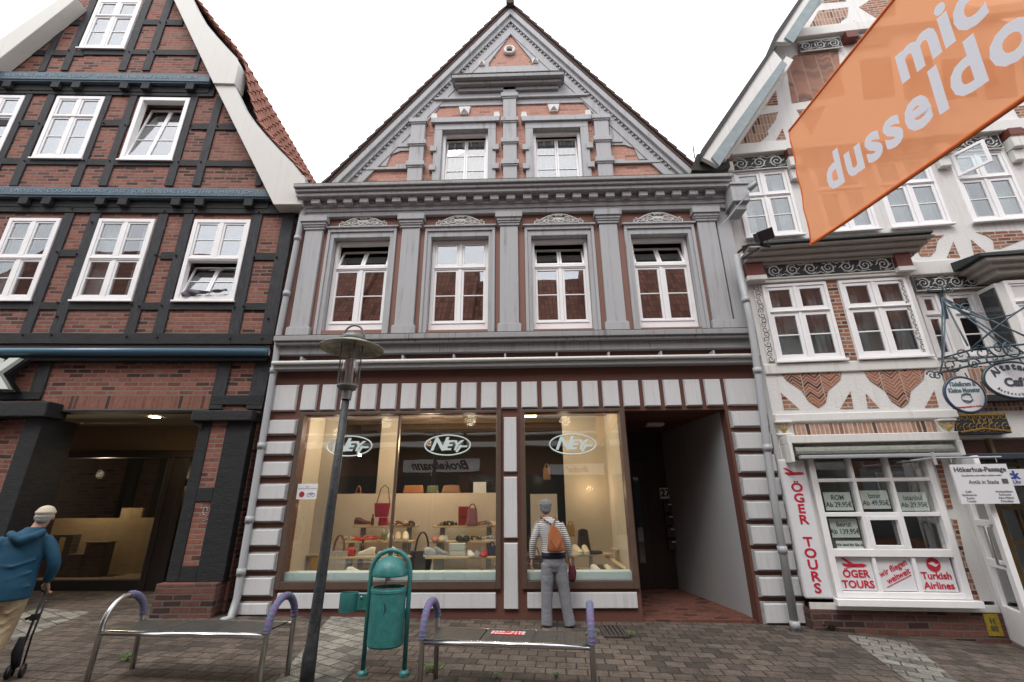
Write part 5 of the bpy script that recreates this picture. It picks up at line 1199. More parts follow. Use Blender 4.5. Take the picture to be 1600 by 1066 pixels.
# price cards inside the panes
PAPER = mat('price_card_paper', (.72, .80, .76), .7); INK = mat('card_ink', (.08, .09, .1), .7)
def cell(c_, r_): return x0+fw+cw*(c_+.5), (zr_[[5, 3][r_]]+[zr_[6], zr_[4]][r_])/2
for (c_, r_, txt, oz, h_) in ((0, 0, 'ROM\nAb 29,95€', -.06, .26), (1, 0, 'Izmir\nAb 49,95€', -.04, .26), (2, 0, 'Istanbul\nAb 29,95€', -.07, .26), (0, 1, 'Beirut\nAb 139,95€', .06, .26)):
    cx, cz = cell(c_, r_); names = {'ROM': 'pale price card reading ROM in the pane by the red sign', 'Izmir': 'pale price card reading Izmir in the middle pane', 'Istanbul': 'pale price card reading Istanbul in the right pane', 'Beirut': 'pale price card reading Beirut in the lowest left pane'}
    t = thing('price_card', names[txt.split('\n')[0]], 'notice', RP.world(cx, -.014, cz+oz), RP.a, 'price cards in the travel shop window')
    b = MB(); b.box(-.19, .19, -.002, .002, -h_/2, h_/2); b.build('card', PAPER, t); textmesh(txt, .1, INK, 'lettering', t, (0, -.005, 0), (1, 0, 0), (0, 0, 1), extrude=.001, bold=.001, sx=.85)
cx, cz = cell(0, 1); t = thing('opening_notice', 'narrow printed notice strip under the Beirut card', 'notice', RP.world(cx+.02, -.014, cz-.17), RP.a); b = MB(); b.box(-.18, .18, -.002, .002, -.055, .055); b.build('card', PAPER, t)
textmesh('Wir sind für Sie da', .05, INK, 'lettering', t, (0, -.005, 0), (1, 0, 0), (0, 0, 1), extrude=.001, bold=.002)
# dim interior of the travel shop
b = MB(); b.box(x0+.3, x0+1.2, .9, 1.5, -.2, .95); b.box(x0+.2, x1, 2.2, 2.3, -.5, 3); b.build('counter', mat('office_brown', (.08, .06, .045), .7, var=.3), RH)
for k in range(3):
    b = MB(); b.box(x0+.25+k*.7, x0+.75+k*.7, 2.1, 2.19, 1.5, 2.1); b.build('wall_poster', mat(f'poster_tone{["", " ochre", " blue"][k]}', [(.2, .16, .09), (.25, .15, .07), (.08, .12, .18)][k], .6), RH)
# brick side strips and plinth
brickpoly(z3, [(708, 240), (735, 245), (785, 445), (762, 445)], 0, BRICKR, 'brick_strip'); brickpoly(z3, [(775, 485), (800, 488), (835, 650), (890, 803), (858, 803), (835, 690)], 0, BRICKR, 'brick_strip')
b = MB(); zp = Cc(*z3(500, 848))[1]; xpl = bayLo+.04; b.box(.02, xpl, -.03, .3, -.8, zp); b.build('brick_plinth', BRICKP, RH, bevel=.01)
b = MB(); zc_ = Cc(*z3(500, 820), .03)[1]; b.box(.03, bayLo+.02, -.035, -.001, zp+.001, zc_); b.build('sole_plate', WHITEB, RH, bevel=.01)
b = MB(); xpo0, xpo1 = Cc(*z3(790, 400))[0], Cc(*z3(850, 400))[0]; b.box(bayLo+.001, bayLo+.05, -.01, .4, zp, 2.55); b.build('door_post', WHITEB, RH, bevel=.01)
u, z = Cc(*z3(945, 905), .04); b = MB(); b.box(u-.09, u+.09, -.04, -.03, z-.13, z+.13); py_ = b.build('yellow_plate', mat('yellow_plate', (.42, .30, .02), .5, var=.5, scale=30), RH)
textmesh('H\n80', .09, mat('plate_ink', (.1, .08, .03), .6), 'lettering', py_, (u, -.043, z), (1, 0, 0), (0, 0, 1), bold=.003)
# passage door: transom, blue lintel, open leaf, inner doors
zli = Cc(*z3(900, 240), NB)[1]
b = MB(); b.box(dx0-.1, dx1, -NB-.1, -NB, zli-.04, zli+.05); b.build('door_lintel', mat('lintel_blue_black', (.03, .045, .06), .4), RH, bevel=.01)
b = MB(); b.box(dx0, dx1, -NB+.0, -NB+.08, zli+.06, dz1); tr_ = MB(); tr_.box(dx0, dx1, -NB+.1, -NB+.105, zli+.05, dz1); o_ = tr_.build('transom_light', GL_SH, RH)
b = MB()
for k in range(4): b.box(dx0+.7*k-.02, dx0+.7*k+.03, -NB+.05, -NB+.12, zli+.05, dz1)
b.build('transom_bars', mat('oak_frame', (.2, .13, .06), .6), RH)
b = MB(); b.box(dx0-.02, dx0+.06, -NB, -NB+.2, -1, zli-.04); b.box(dx1-.3, dx1, -NB, -NB+.2, -1, zli-.04); b.build('door_frame', WHITEP, RH)
IN = mat('inner_door_oak', (.14, .085, .03), .5, var=.3); b = MB(); yI = -NB+.9; dxi = Cc(*z3(935, 400), NB-.9)[0]
for k in range(2):
    a = dxi+k*.72; c = a+.7; b.box(a, a+.1, yI, yI+.06, -.6, 2.3); b.box(c-.1, c, yI, yI+.06, -.6, 2.3)
    for z_0 in (-.6, .35, .95, 1.5, 2.2): b.box(a+.1, c-.1, yI+.001, yI+.06, z_0, z_0+(.5 if z_0 < 0 else .07))
    b.box((a+c)/2-.02, (a+c)/2+.02, yI+.005, yI+.05, -.1, 2.2)
b.build('inner_door', IN, RH, bevel=.005); b = MB(); b.box(dxi, dxi+1.45, yI+.03, yI+.035, -.1, 2.2); b.build('pane', GL_SH, RH)
# open leaf hinged on the door post
ang = -109; hx = bayLo+.06; Lw = .74; M = Matrix.Translation((hx, -.02, 0)) @ Matrix.Rotation(R(ang), 4, 'Z')
zl1 = zli-.06; zl0 = GZ(6.0)-.0+.03
b = MB(); b.M = M
b.box(0, .12, -.03, .03, zl0, zl1); b.box(Lw-.14, Lw, -.03, .03, zl0, zl1)
zr2 = [zl0, zl0+.42, zl0+.42+.48, zl0+1.0, zl0+1.42, zl0+1.50, zl0+2.0, zl0+2.08, zl1-.1, zl1]
for k in range(0, 10, 2):
    if zr2[k+1] > zr2[k]: b.box(.12, Lw-.14, -.029, .029, zr2[k], zr2[k+1])
lf = b.build('door_leaf', WHITEP, RH, bevel=.006)
b = MB(); b.M = M; b.box(.1, Lw-.12, -.006, .006, zl0+.3, zl1-.05); b.build('pane', GL_SH, lf)
b = MB(); b.M = M; b.tube([(Lw-.1, -.03, zl0+.95), (Lw-.1, -.10, zl0+.97), (Lw-.1, -.10, zl0+1.42), (Lw-.1, -.03, zl0+1.44)], .018, 8); b.build('handle', STEEL, lf, smooth=True)
# ================================================================== signs and fittings on the right house
def sign(name, label, cat, u, n, z, rz=0, group=None): return thing(name, label, cat, RP.world(u, n, z), RP.a+rz, group)
q = RR(z3, (98, 245), (203, 250), (190, 800), (300, 805), .06); cu = (q[0]+q[1])/2; cz = (q[2]+q[3])/2; hw, hh = (q[1]-q[0])/2, (q[3]-q[2])/2
s = sign('vertical_sign', 'tall white vertical board with red lettering left of the travel shop window', 'sign', cu, .04, cz)
b = MB(); b.box(-hw, hw, -.03, .03, -hh, hh); b.build('panel', SIGNW, s, bevel=.03, seg=3)
yy = -.034
def plane_icon2(cx, cz, s_, par):
    b = MB(); b.prism([(cx-.9*s_, cz-.12*s_), (cx-.55*s_, cz-.28*s_), (cx+.7*s_, cz-.28*s_), (cx+s_, cz-.14*s_), (cx+.7*s_, cz-.02*s_), (cx-.3*s_, cz-.02*s_)], yy-.003, yy)
    b.prism([(cx-.95*s_, cz+.42*s_), (cx-.7*s_, cz+.42*s_), (cx+.1*s_, cz-.12*s_), (cx-.25*s_, cz-.12*s_)], yy-.006, yy-.003); b.prism([(cx-.55*s_, cz-.3*s_), (cx-.1*s_, cz-.2*s_), (cx+.2*s_, cz-.2*s_), (cx-.95*s_, cz+.05*s_)], yy-.009, yy-.006); b.build('aircraft_emblem', RED, par)
plane_icon2(0, hh*.80, hw*.8, s)
lets = 'ÖGER TOURS'; zt_, zb_ = hh*.56, -hh*.86
for k, chh in enumerate(lets):
    if chh != ' ': textmesh(chh, .175, RED, 'letter', s, (0, yy, zt_+(zb_-zt_)*k/9), (1, 0, 0), (0, 0, 1), bold=.004, sx=1.2)
# hanging passage sign
u, z = Cc(*z3(905, 345), .80)
s = sign('hanging_sign', 'white rounded passage sign with small black print hanging from a bracket by the open door', 'sign', u, .80, z)
b = MB(); b.box(-.34, .34, -.012, .012, -.25, .25); b.build('panel', SIGNW, s, bevel=.0)
textmesh('Hökerhus-Passage', .085, INK, 'lettering', s, (0, -.014, .18), (1, 0, 0), (0, 0, 1), extrude=.002, bold=.002); textmesh('Antik in Stade', .07, INK, 'lettering', s, (0, -.014, .02), (1, 0, 0), (0, 0, 1), extrude=.002, sx=.9)
textmesh('Geschenke und vieles andere mehr', .034, INK, 'lettering', s, (0, -.014, .105), (1, 0, 0), (0, 0, 1), extrude=.001)
textmesh('Café\nSpielwaren\nKunst\nTrödel', .04, INK, 'lettering', s, (-.22, -.014, -.16), (1, 0, 0), (0, 0, 1), extrude=.001); textmesh('Antiquitäten\nSchmuck\nAlte Möbel\nPorzellan', .04, INK, 'lettering', s, (.2, -.014, -.16), (1, 0, 0), (0, 0, 1), extrude=.001)
b = MB(); b.box(.22, .29, -.016, -.013, 0, .06); b.build('printed_picture', mat('picture_green_grey', (.12, .15, .13), .6, var=.6, scale=60), s)
b = MB(); b.tube([(-.5, .0, .34), (.32, .0, .34)], .012, 8); b.tube([(-.5, 0, .25), (-.5, 0, .42)], .02, 8); b.tube([(-.5, 0, .34), (-.5, .75, .34)], .014, 8)
for x in (-.3, .25): b.tube([(x, 0, .34), (x, 0, .27)], .006, 6)
b.build('bracket', ZINC, s)
# blue notice in the doorway
u, z = Cc(*z3(990, 320), NB+.1); s = sign('door_notice', 'small white notice with blue letters ending in ck behind the hanging sign', 'notice', u+.1, NB+.1, z); b = MB(); b.box(-.2, .2, -.004, .004, -.12, .12); b.build('panel', SIGNW, s)
textmesh('eck', .16, mat('blue_ink', (.02, .06, .3), .5), 'lettering', s, (-.02, -.006, .03), (1, 0, 0), (0, 0, 1), bold=.006); textmesh('Uhr', .07, MATS['blue_ink'], 'lettering', s, (.04, -.006, -.07), (1, 0, 0), (0, 0, 1))
# wrought iron bracket
IRON = mat('blue_grey_iron', (.06, .10, .125), .5, var=.4, scale=20)
nI = .75
def I(x, y, n): u_, z_ = Cc(1430+x/4.264, 430+y/4.264, n); return (u_, -n, z_)
s = thing('wrought_iron_bracket', 'blue grey wrought iron sign bracket with scrolls and stay rods carrying the cafe signs', 'bracket', RP.o.copy(), RP.a)
b = MB(); q = I(120, 110, -.05); b.tube([I(85, 110, .05), I(180, 110, .05)], .035, 6); b.tube([I(165, 110, .05), I(210, 290, .05)], .03, 6); b.build('wall_mount', mat('iron_dark', (.02, .03, .035), .5), s)
b = MB()
A0 = I(180, 150, .15)
for tgt in ((350, 470, .8), (600, 480, 1.0), (740, 530, 1.1), (760, 420, 1.15), (180, 600, .45)):
    b.tube([A0, I(*tgt)], .012, 6)
b.tube([I(370, 490, .8), I(560, 330, .95), I(760, 190, 1.15)], .012, 6); b.tube([I(200, 200, .2), I(480, 300, .8), I(640, 265, 1.0), (I(760, 200, 1.15))], .012, 6)
b.tube([I(150, 655, .5), I(420, 590, .75), I(740, 545, 1.1)], .016, 6); b.tube([I(190, 550, .5), I(400, 490, .75), I(740, 460, 1.1)], .014, 6); b.tube([I(190, 580, .5), I(740, 520, 1.1)], .010, 6); b.tube([I(175, 150, .2), I(198, 300, .3), I(190, 550, .5), I(165, 650, .5)], .012, 6)
b.build_split('stay_rod', IRON, s, smooth=True)
b = MB()
def sc2(x, y, n, r_, turns, f, st=0):
    c_ = I(x, y, n); scroll(b, c_[0], c_[2], r_, turns, f, c_[1], .013, st, 1)
for a in ((345, 230, .5, .10, 1.4, 1, 1), (210, 85, .12, .085, 1.6, -1, 0), (310, 530, .65, .12, 1.4, 1, 3.1), (240, 600, .6, .11, 1.3, -1, 0), (560, 490, .9, .13, 1.5, 1, 3), (520, 555, .85, .12, 1.4, -1, 0), (650, 500, 1.0, .12, 1.4, 1, 2), (440, 515, .8, .11, 1.4, -1, 3), (390, 590, .75, .08, 1.5, 1, 0), (150, 670, .5, .06, 1.3, 1, 0), (110, 665, .5, .06, 1.3, -1, 3)): sc2(*a)
b.build_split('scroll', IRON, s, smooth=True)
# round sign and oval sign
def roundsign(name, label, cx, cy, rx_, ry_, n, rim, tilt=0):
    u_, z_ = Cc(cx, cy, n); a = Cc(cx+rx_, cy, n)[0]-u_; c_ = z_-Cc(cx, cy+ry_, n)[1]
    t = sign(name, label, 'sign', u_, n, z_)
    b = MB(); b.lathe([(1, 0), (1, .03)], seg=48); b.v = [Vector((v.x*a, .015-v.z, v.y*c_)) for v in b.v]; b.build('panel', SIGNW, t)
    b = MB(); b.tube([(a*math.cos(2*math.pi*k/48), 0, c_*math.sin(2*math.pi*k/48)) for k in range(48)], .022, 8, closed=True); b.build('rim', rim, t, smooth=True)
    b = MB(); b.tube([(-a*.5, 0, c_*.86), (-a*.35, 0, c_*1.2)], .008, 6); b.tube([(a*.5, 0, c_*.86), (a*.4, 0, c_*1.25)], .008, 6); b.build('hanger', IRON, t)
    return t, a, c_
RIM = mat('sign_rim_navy', (.03, .05, .09), .4)
t, a, c_ = roundsign('round_shop_sign', 'round white hanging sign with navy rim below the iron bracket, left of the oval one', 1507, 617, 31, 28, .62, RIM)
SL = mat('slate_lettering', (.10, .17, .19), .6)
textmesh('Tüdelkram &\nKleine Monster', a*.36, SL, 'lettering', t, (0, -.018, c_*.42), (1, 0, .0), (0, 0, 1), bold=.003, sx=.72)
textmesh('Handgemacht in Stade', a*.14, RED, 'lettering', t, (0, -.018, -c_*.68), (1, 0, .05), (0, 0, 1))
b = MB(); b.tube([(a*.26*math.cos(x), -.018, -c_*.2+c_*.26*math.sin(x)) for x in [k*.35 for k in range(18)]], .006, 6, closed=True); b.tube([(-a*.2, -.018, -c_*.02), (a*.05, -.018, c_*.06), (a*.25, -.018, -.0)], .012, 6); b.tube([(-a*.25, -.018, -c_*.3), (a*.1, -.018, -c_*.38), (a*.3, -.018, -c_*.3)], .008, 6); b.build('line_drawing', SL, t)
t, a, c_ = roundsign('oval_cafe_sign', 'oval white cafe sign with dark rim and gothic style letters at the right edge', 1585, 594, 49, 29, .85, mat('sign_rim_green', (.02, .05, .055), .4))
DI = mat('sign_dark_letters', (.05, .06, .075), .6)
wd = 'Altstadt'
for k, chh in enumerate(wd):
    an = R(148-k*16.5); textmesh(chh, c_*.5, DI, 'letter', t, (a*.70*math.cos(an), -.018, c_*.66*math.sin(an)+.02), (math.sin(an)*.75+.25, 0, -math.cos(an)*.6), (math.cos(an)*.6, 0, math.sin(an)*.75+.25), bold=.006)
textmesh('Café', c_*.62, DI, 'lettering', t, (0, -.018, -c_*.14), (1, 0, 0), (0, 0, 1), bold=.007)
for k, chh in enumerate('Backstubenduft'):
    an = R(215+k*8.5); textmesh(chh, c_*.2, DI, 'letter', t, (a*.78*math.cos(an), -.018, c_*.78*math.sin(an)), (-math.sin(an), 0, math.cos(an)), (-math.cos(an), 0, -math.sin(an)))
# floodlight on the bay roof corner
def z5(x, y): return (1140+x/8.2, 330+y/8.2)
def J(x, y, n): u_, z_ = Cc(*z5(x, y), n); return Vector((u_, -n, z_))
s = thing('floodlight', 'black square floodlight on a folded metal arm at the bay roof corner', 'floodlight', RP.o.copy(), RP.a)
b = MB(); c0 = J(425, 315, .85); b.M = Matrix.Translation(c0) @ Matrix.Rotation(R(-18), 4, 'Y') @ Matrix.Rotation(R(25), 4, 'X'); b.box(-.115, .115, -.07, .06, -.075, .075); b.box(-.13, .13, -.1, -.07, -.09, .09)
for k in range(6): b.box(-.1+k*.036, -.09+k*.036, .06, .1, -.07, .07)
b.build('housing', BLACK, s, bevel=.008); b = MB(); b.M = Matrix.Translation(c0) @ Matrix.Rotation(R(-18), 4, 'Y') @ Matrix.Rotation(R(25), 4, 'X'); b.box(-.11, .11, -.104, -.1, -.07, .07); b.build('glass', mat('dark_lens', (.03, .03, .035), .1), s)
b = MB(); b.tube([J(110, 530, .1), J(240, 430, .4), J(400, 430, .8), J(420, 380, .85)], .022, 6); b.tube([J(160, 610, .1), J(370, 480, .75)], .02, 6); b.tube([J(400, 430, .8), J(520, 450, .8)], .03, 6); b.build('arm', BLACK, s)
b = MB(); b.tube([J(490, 370, .85), J(480, 430, .8), J(400, 490, .6), J(260, 620, .2), J(150, 630, .1)], .006, 6); b.build('cable', mat('grey_cable', (.3, .28, .24), .7), s)
# ================================================================== orange banner
BD = ray(863, 665).normalized()
P1 = CAM + ray(1233, 205)*4.3
# plane through the camera-side direction BD and the vertical
up_ = Vector((0, 0, 1)); 
def banner_pt(px, py):
    nrm = BD.cross(up_).normalized(); r = ray(px, py); t = (P1-CAM).dot(nrm)/r.dot(nrm); return CAM+r*t
PA, PBt = banner_pt(1233, 205), banner_pt(1268, 382)
PU, PL = banner_pt(1398, 0), banner_pt(1600, 155)
du = (PU-PA).normalized(); dl = (PL-PBt).normalized()
print('banner', PA, PBt, du, dl, (PA-PBt).length)
s = thing('street_banner', 'orange fabric banner with white lettering hanging over the street at the upper right', 'banner', PA)
Lb = 3.1
nrm = BD.cross(up_).normalized(); nrm = -nrm if nrm.dot(CAM-PA) < 0 else nrm
wvec = (PBt-PA)
def bf(u_, v_, o=0):
    a = PA+du*Lb*u_; c_ = PBt+dl*Lb*u_; p = a+(c_-a)*v_
    amp = .018*math.sin(5*u_+4*v_)*u_+.007*math.sin(20*v_*(1-u_)+3*u_)*max(0, 1-u_*2.5)
    return p+nrm*(amp+o)-PA
b = MB(); b.grid(lambda u_, v_: bf(u_, v_), 60, 24)
OR = mat('banner_orange_cloth', (.86, .39, .21), .8, var=.05, scale=2)
n_ = OR.node_tree; bs = n_.nodes['Principled BSDF']; tr = n_.nodes.new('ShaderNodeBsdfTranslucent'); tr.inputs[0].default_value = (1, .42, .2, 1); tp = n_.nodes.new('ShaderNodeBsdfTransparent'); tp.inputs[0].default_value = (1, .62, .4, 1)
m1 = n_.nodes.new('ShaderNodeMixShader'); m1.inputs[0].default_value = .7; m2_ = n_.nodes.new('ShaderNodeMixShader'); m2_.inputs[0].default_value = .16; oo_ = n_.nodes['Material Output']
n_.links.new(bs.outputs[0], m1.inputs[1]); n_.links.new(tr.outputs[0], m1.inputs[2]); n_.links.new(m1.outputs[0], m2_.inputs[1]); n_.links.new(tp.outputs[0], m2_.inputs[2]); n_.links.new(m2_.outputs[0], oo_.inputs[0])
b.build('cloth', OR, s, smooth=True)
HEM = mat('banner_hem', (.72, .17, .04), .8)
b = MB(); b.tube([bf(k/30, 0) for k in range(31)], .012, 6); b.tube([bf(k/30, 1) for k in range(31)], .016, 6); b.tube([bf(0, k/10) for k in range(11)], .007, 6); b.build('hem', HEM, s, smooth=True)
WL = mat('banner_white_print', (.80, .80, .86), .8)
Ud = dl; Vd = (PA-PBt).normalized()
nface = Ud.cross(Vd); 
def bpos(px, py): return banner_pt(px, py)+nrm*.09-PA
def bdim(p, q): return (banner_pt(*p)-banner_pt(*q)).length
# baselines on the cloth
b0, b1 = banner_pt(1303, 300), banner_pt(1590, 100); bu = (b1-b0).normalized(); bv = (bu.cross(nface)).normalized(); bv = bv if bv.z > 0 else -bv
t_ = textmesh('dusseldo', .405, WL, 'lettering', s, (0, 0, 0), (1, 0, 0), (0, 1, 0), extrude=.0, bold=.014, align='LEFT', spacing=1.12)
def lay(obj_, base, along, hgt, ox):
    """wrap flat lettering on the cloth: photo points give where the line of text starts and its size"""
    me = obj_.data
    for v in me.vertices: v.co = base+along*(v.co.x)+hgt*(v.co.y)-PA+nrm*.045
xs_ = [v.co.x for v in t_.data.vertices]
lay(t_, banner_pt(1300, 278), bu, Vd*1.0, 0)
t2_ = textmesh('mic', .41, WL, 'lettering', s, (0, 0, 0), (1, 0, 0), (0, 1, 0), extrude=.0, bold=.014, align='LEFT')
c0_, c1_ = banner_pt(1410, 122), banner_pt(1545, 10); lay(t2_, banner_pt(1412, 105), (c1_-c0_).normalized(), Vd, 0)
# ================================================================== SHOE SHOP INTERIOR
def D(px, py, y): return depth_at(px, py, y)
FZ = sw1[2]-.0
sx0, sx1 = sw1[0]-.07, pas[0]-.08
CRW = mat('shop_cream_wall', (.50, .45, .37), .85, var=.06); 
b = MB(); b.box(sx0, sx1, .225, 4.5, FZ-.1, FZ-.005); b.build('display_floor', mat('display_floor_pale', (.50, .42, .32), .6, var=.1), CH)
b = MB(); b.box(sx0, sx1, .045, .30, FZ-.004, FZ+.11); b.build('display_sill', mat('display_sill_ice', (.62, .76, .76), .5), CH)
b = MB(); b.box(sx0-.05, sx0, .225, 1.6, FZ, 3.5); b.box(sx0, sx0+.28, 1.0, 1.1, FZ, 3.5); b.build('shop_wall', CRW, CH)
b = MB(); b.box(sx1, sx1+.008, .225, 2.2, FZ, 3.5); xa = D(878, 800, 9.2).x; b.box(D(884, 800, 9.35).x, sx1, 1.6, 1.65, FZ, 3.5); b.build('shop_wall', CRW, CH)
b = MB(); b.box(sx0, sx1, .23, 4.5, 3.45, 3.5); 
b.build('shop_ceiling', mat('shop_ceiling_paint', (.5, .47, .40), .9), CH)
b = MB()
for k in range(4): b.box(sx0, sx1, .5+k*.8, .62+k*.8, 3.3, 3.45)
b.build('ceiling_battens', mat('batten_brown', (.12, .08, .05), .8), CH)
b = MB(); b.box(sx0, sx1, 4.4, 4.5, FZ-.2, 3.5); b.box(sx0, sx0+.02, 1.6, 4.4, FZ-.2, 3.45); b.build('back_room_wall', mat('back_room', (.03, .028, .027), .9), CH)
b = MB(); x0, x1 = D(590, 740, 9.6).x, D(616, 740, 9.6).x; b.box(x0, x1, 1.85, 2.0, FZ, 3.45); b.build('shop_column', CRW, CH)
# back panel
yb = 9.2; pl0 = D(520, 790, yb); pr1 = sw1[1]+.12; ptop = D(650, 771, yb).z
b = MB(); b.box(pl0.x, pr1, yb-7.75, yb-7.72, FZ, ptop); b.box(D(717, 800, yb).x, D(717, 800, yb).x+.006, yb-7.754, yb-7.75, FZ, ptop); b.build('back_panel', mat('back_panel_board', (.62, .54, .44), .7, var=.04), CH)
q0, q1 = D(829, 800, 9.0), D(871, 800, 9.0); b = MB(); b.box(q0.x, q1.x, 1.22, 1.25, FZ, D(850, 772, 9.0).z); b.build('back_panel', MATS['back_panel_board'], CH)
plamp((D(670, 760, 9.0).x, 8.75, 2.75), 28, (1, .70, .42), .06); plamp((-2.6, 8.5, 3.1), 11, (1, .88, .66), .1); plamp((-1.0, 8.4, 3.1), 13, (1, .88, .66), .1)  # glow on the back panel first, then unseen fill lights added
plamp((.75, 8.5, 3.1), 12, (1, .82, .58), .1); plamp((-3.4, 8.3, 2.9), 5, (1, .84, .66), .1); plamp((1.2, 9.0, 1.9), 3, (1, .68, .4), .06)  # more unseen fill added to brighten the window display
BULB = mat('spot_bulb', (1, .7, .4), .5, emit=30)
for i, (px, py, y) in enumerate(((562, 711, 9.4),)):
    p = D(px, py, y); t = thing('ceiling_spotlight', 'small lit spotlight hanging in the dark behind the left pane lettering', 'lamp', p); b = MB(); b.ell((0, 0, 0), (.035, .035, .03), 10, 6); b.build('bulb', BULB, t); b = MB(); b.tube([(0, 0, .02), (0, .02, .09)], .03, 10); b.tube([(0, .02, .09), (0, .02, 3.4-p.z)], .006, 6); b.build('housing', BLACK, t)
p = D(824, 655, 8.9); t = thing('ceiling_light_panel', 'pair of bright ceiling light strips at the top of the right shop pane', 'lamp', (p.x, 8.9, 3.28)); b = MB(); b.box(-.18, .18, -.22, -.06, 0, .02); b.box(-.18, .18, .06, .22, 0, .02); b.build('tube', mat('strip_light', (1, .9, .55), .5, emit=3.5), t); b = MB(); b.box(-.2, .2, -.24, .24, .021, .05); b.build('tray', WHITEP, t)
# stepped display tables
SHELF = mat('shelf_maple', (.55, .42, .24), .5, var=.12, scale=8, stretch=(.6, 6, 1)); LEGM = mat('shelf_leg_grey', (.22, .27, .28), .5)
tabs = {}
def table(key, label, rows):
    p0 = D(rows[0][0], rows[0][2], rows[0][3]); t = thing('display_table', label, 'display stand', (p0.x, rows[0][3], FZ), 0, 'stepped display tables')
    for (pa, pb, py, y, dp) in rows:
        a, c = D(pa, py, y-dp/2), D(pb, py, y-dp/2); b = MB(); b.box(a.x-p0.x, c.x-p0.x, y-dp/2-rows[0][3], y+dp/2-rows[0][3], a.z-.03-FZ, a.z-FZ); b.build('shelf', SHELF, t, bevel=.004)
        tabs[(key, rows.index((pa, pb, py, y, dp)))] = (a.z, y)
        for xx in (a.x+.12, c.x-.2):
            b = MB(); b.box(xx-p0.x, xx-p0.x+.09, y-rows[0][3]-.02, y-rows[0][3]+.02, 0, a.z-.031-FZ); b.build('leg', LEGM, t)
table('A', 'stepped pale wood display table with red and beige shoes left of the black tote', [(551, 651, 822, 8.98, .24), (531, 644, 846, 8.72, .26), (514, 640, 870.5, 8.44, .28)])
table('B', 'stepped pale wood display table with sandals and a white bag right of the black tote', [(676, 777, 822, 8.98, .24), (670, 777, 846, 8.72, .26), (664, 777, 870.5, 8.44, .28)])
p = D(893, 866, 8.7); t = thing('display_table', 'angled wooden display shelf holding a black bag in the right shop window', 'display stand', (p.x, 8.7, FZ), 0, 'stepped display tables')
b = MB(); c = D(946, 858, 8.9); b.M = Matrix.Translation((0, 0, 0)) @ Matrix.Rotation(R(14), 4, 'Z'); b.box(-.12, c.x-p.x+.1, -.12, .15, p.z-FZ-.03, p.z-FZ); b.build('shelf', SHELF, t, bevel=.004)
b = MB(); b.box(.3, .36, .02, .06, 0, p.z-FZ-.031); b.box(-.02, .04, -.02, .02, 0, p.z-FZ-.031); b.build('leg', LEGM, t); tabs[('C', 0)] = (p.z, 8.72)
p = D(955, 857, 8.9); t = thing('display_table', 'small side shelf with one dark shoe by the right edge of the right shop window', 'display stand', (p.x, 8.9, FZ), 0, 'stepped display tables')
b = MB(); b.box(0, .36, -.1, .1, p.z-FZ-.025, p.z-FZ); b.build('shelf', SHELF, t); b = MB(); b.box(.25, .31, -.02, .02, 0, p.z-FZ-.026); b.build('leg', LEGM, t); tabs[('E', 0)] = (p.z, 8.9)
b = MB(); p, q = D(946, 868, 8.95), D(984, 893, 8.25); b.tube([(p.x, 8.95, p.z), (q.x, 8.25, q.z)], .035, 4); t_ = tag(b.build('display_rail', SHELF), 'slanting wooden board on the floor of the right shop window', 'board')
# --- shoes
def shoe_mesh(kind, colm, solem):
    L, W = .31, .056
    up_ = MB(); so_ = MB()
    def wid(t): return W*(.78+.28*math.sin(math.pi*min(1, t*1.05))) * (1 if t < .9 else math.sqrt(max(0.0, 1-((t-.9)/.105)**2)))*(1 if t > .06 else .75+.25*t/.06)
    n_ = 14; loop = [(L*(i/n_-.5), wid(i/n_)) for i in range(n_+1)]
    out_ = [(x, -w_) for x, w_ in loop]+[(x, w_) for x, w_ in reversed(loop)]
    heel = .028 if kind == 'trainer' else .014
    bb_ = MB(); n2 = len(out_); bb_._add([(x, y, 0) for x, y in out_]+[(x*1.02, y*1.05, heel) for x, y in out_], [tuple(range(n2-1, -1, -1)), tuple(range(n2, 2*n2))]+[(i, (i+1) % n2, (i+1) % n2+n2, i+n2) for i in range(n2)])
    if kind == 'sandal':
        for t, h in ((.22, .06), (.55, .045), (.72, .035)):
            x = L*(t-.5); w_ = wid(t); up_.tube([(x-.01, -w_, heel), (x, -w_*.8, heel+h*.7), (x, 0, heel+h), (x, w_*.8, heel+h*.7), (x-.01, w_, heel)], .011, 6)
        up_.tube([(L*(.05-.5), -.03, heel), (L*(.02-.5), 0, heel+.06), (L*(.05-.5), .03, heel)], .01, 6)
        up_.tube([(L*(.22-.5), .0, heel+.06), (L*(.62-.5), 0, heel+.04)], .008, 6)
    else:
        def prof(t):
            pts_ = [(0, .06), (.05, .085), (.2, .092), (.34, .085), (.5, .062), (.75, .038), (.92, .03), (1, .008)] if kind == 'trainer' else [(0, .04), (.05, .055), (.2, .045), (.5, .03), (.72, .032), (.92, .026), (1, .006)]
            for (a, ha), (c, hc) in zip(pts_, pts_[1:]):
                if t <= c: return ha+(hc-ha)*(t-a)/(c-a)
            return .01
        def fn(u, v): w_ = wid(v)*1.0; an = math.pi*u; h = prof(v); return (L*(v-.5), w_*math.cos(an), heel-.002+h*math.sin(an)**.6 if 0 < u < 1 else heel-.002)
        up_.grid(lambda u, v: (fn(u, v)[0], fn(u, v)[1], fn(u, v)[2]*1.25), 10, 18)
        if kind == 'trainer':
            for k in range(4): t = .38+k*.07; up_.tube([(L*(t-.5), -.018, heel+prof(t)-.004), (L*(t-.5), .018, heel+prof(t)-.004)], .004, 5)
    return up_, bb_
SHC = {}
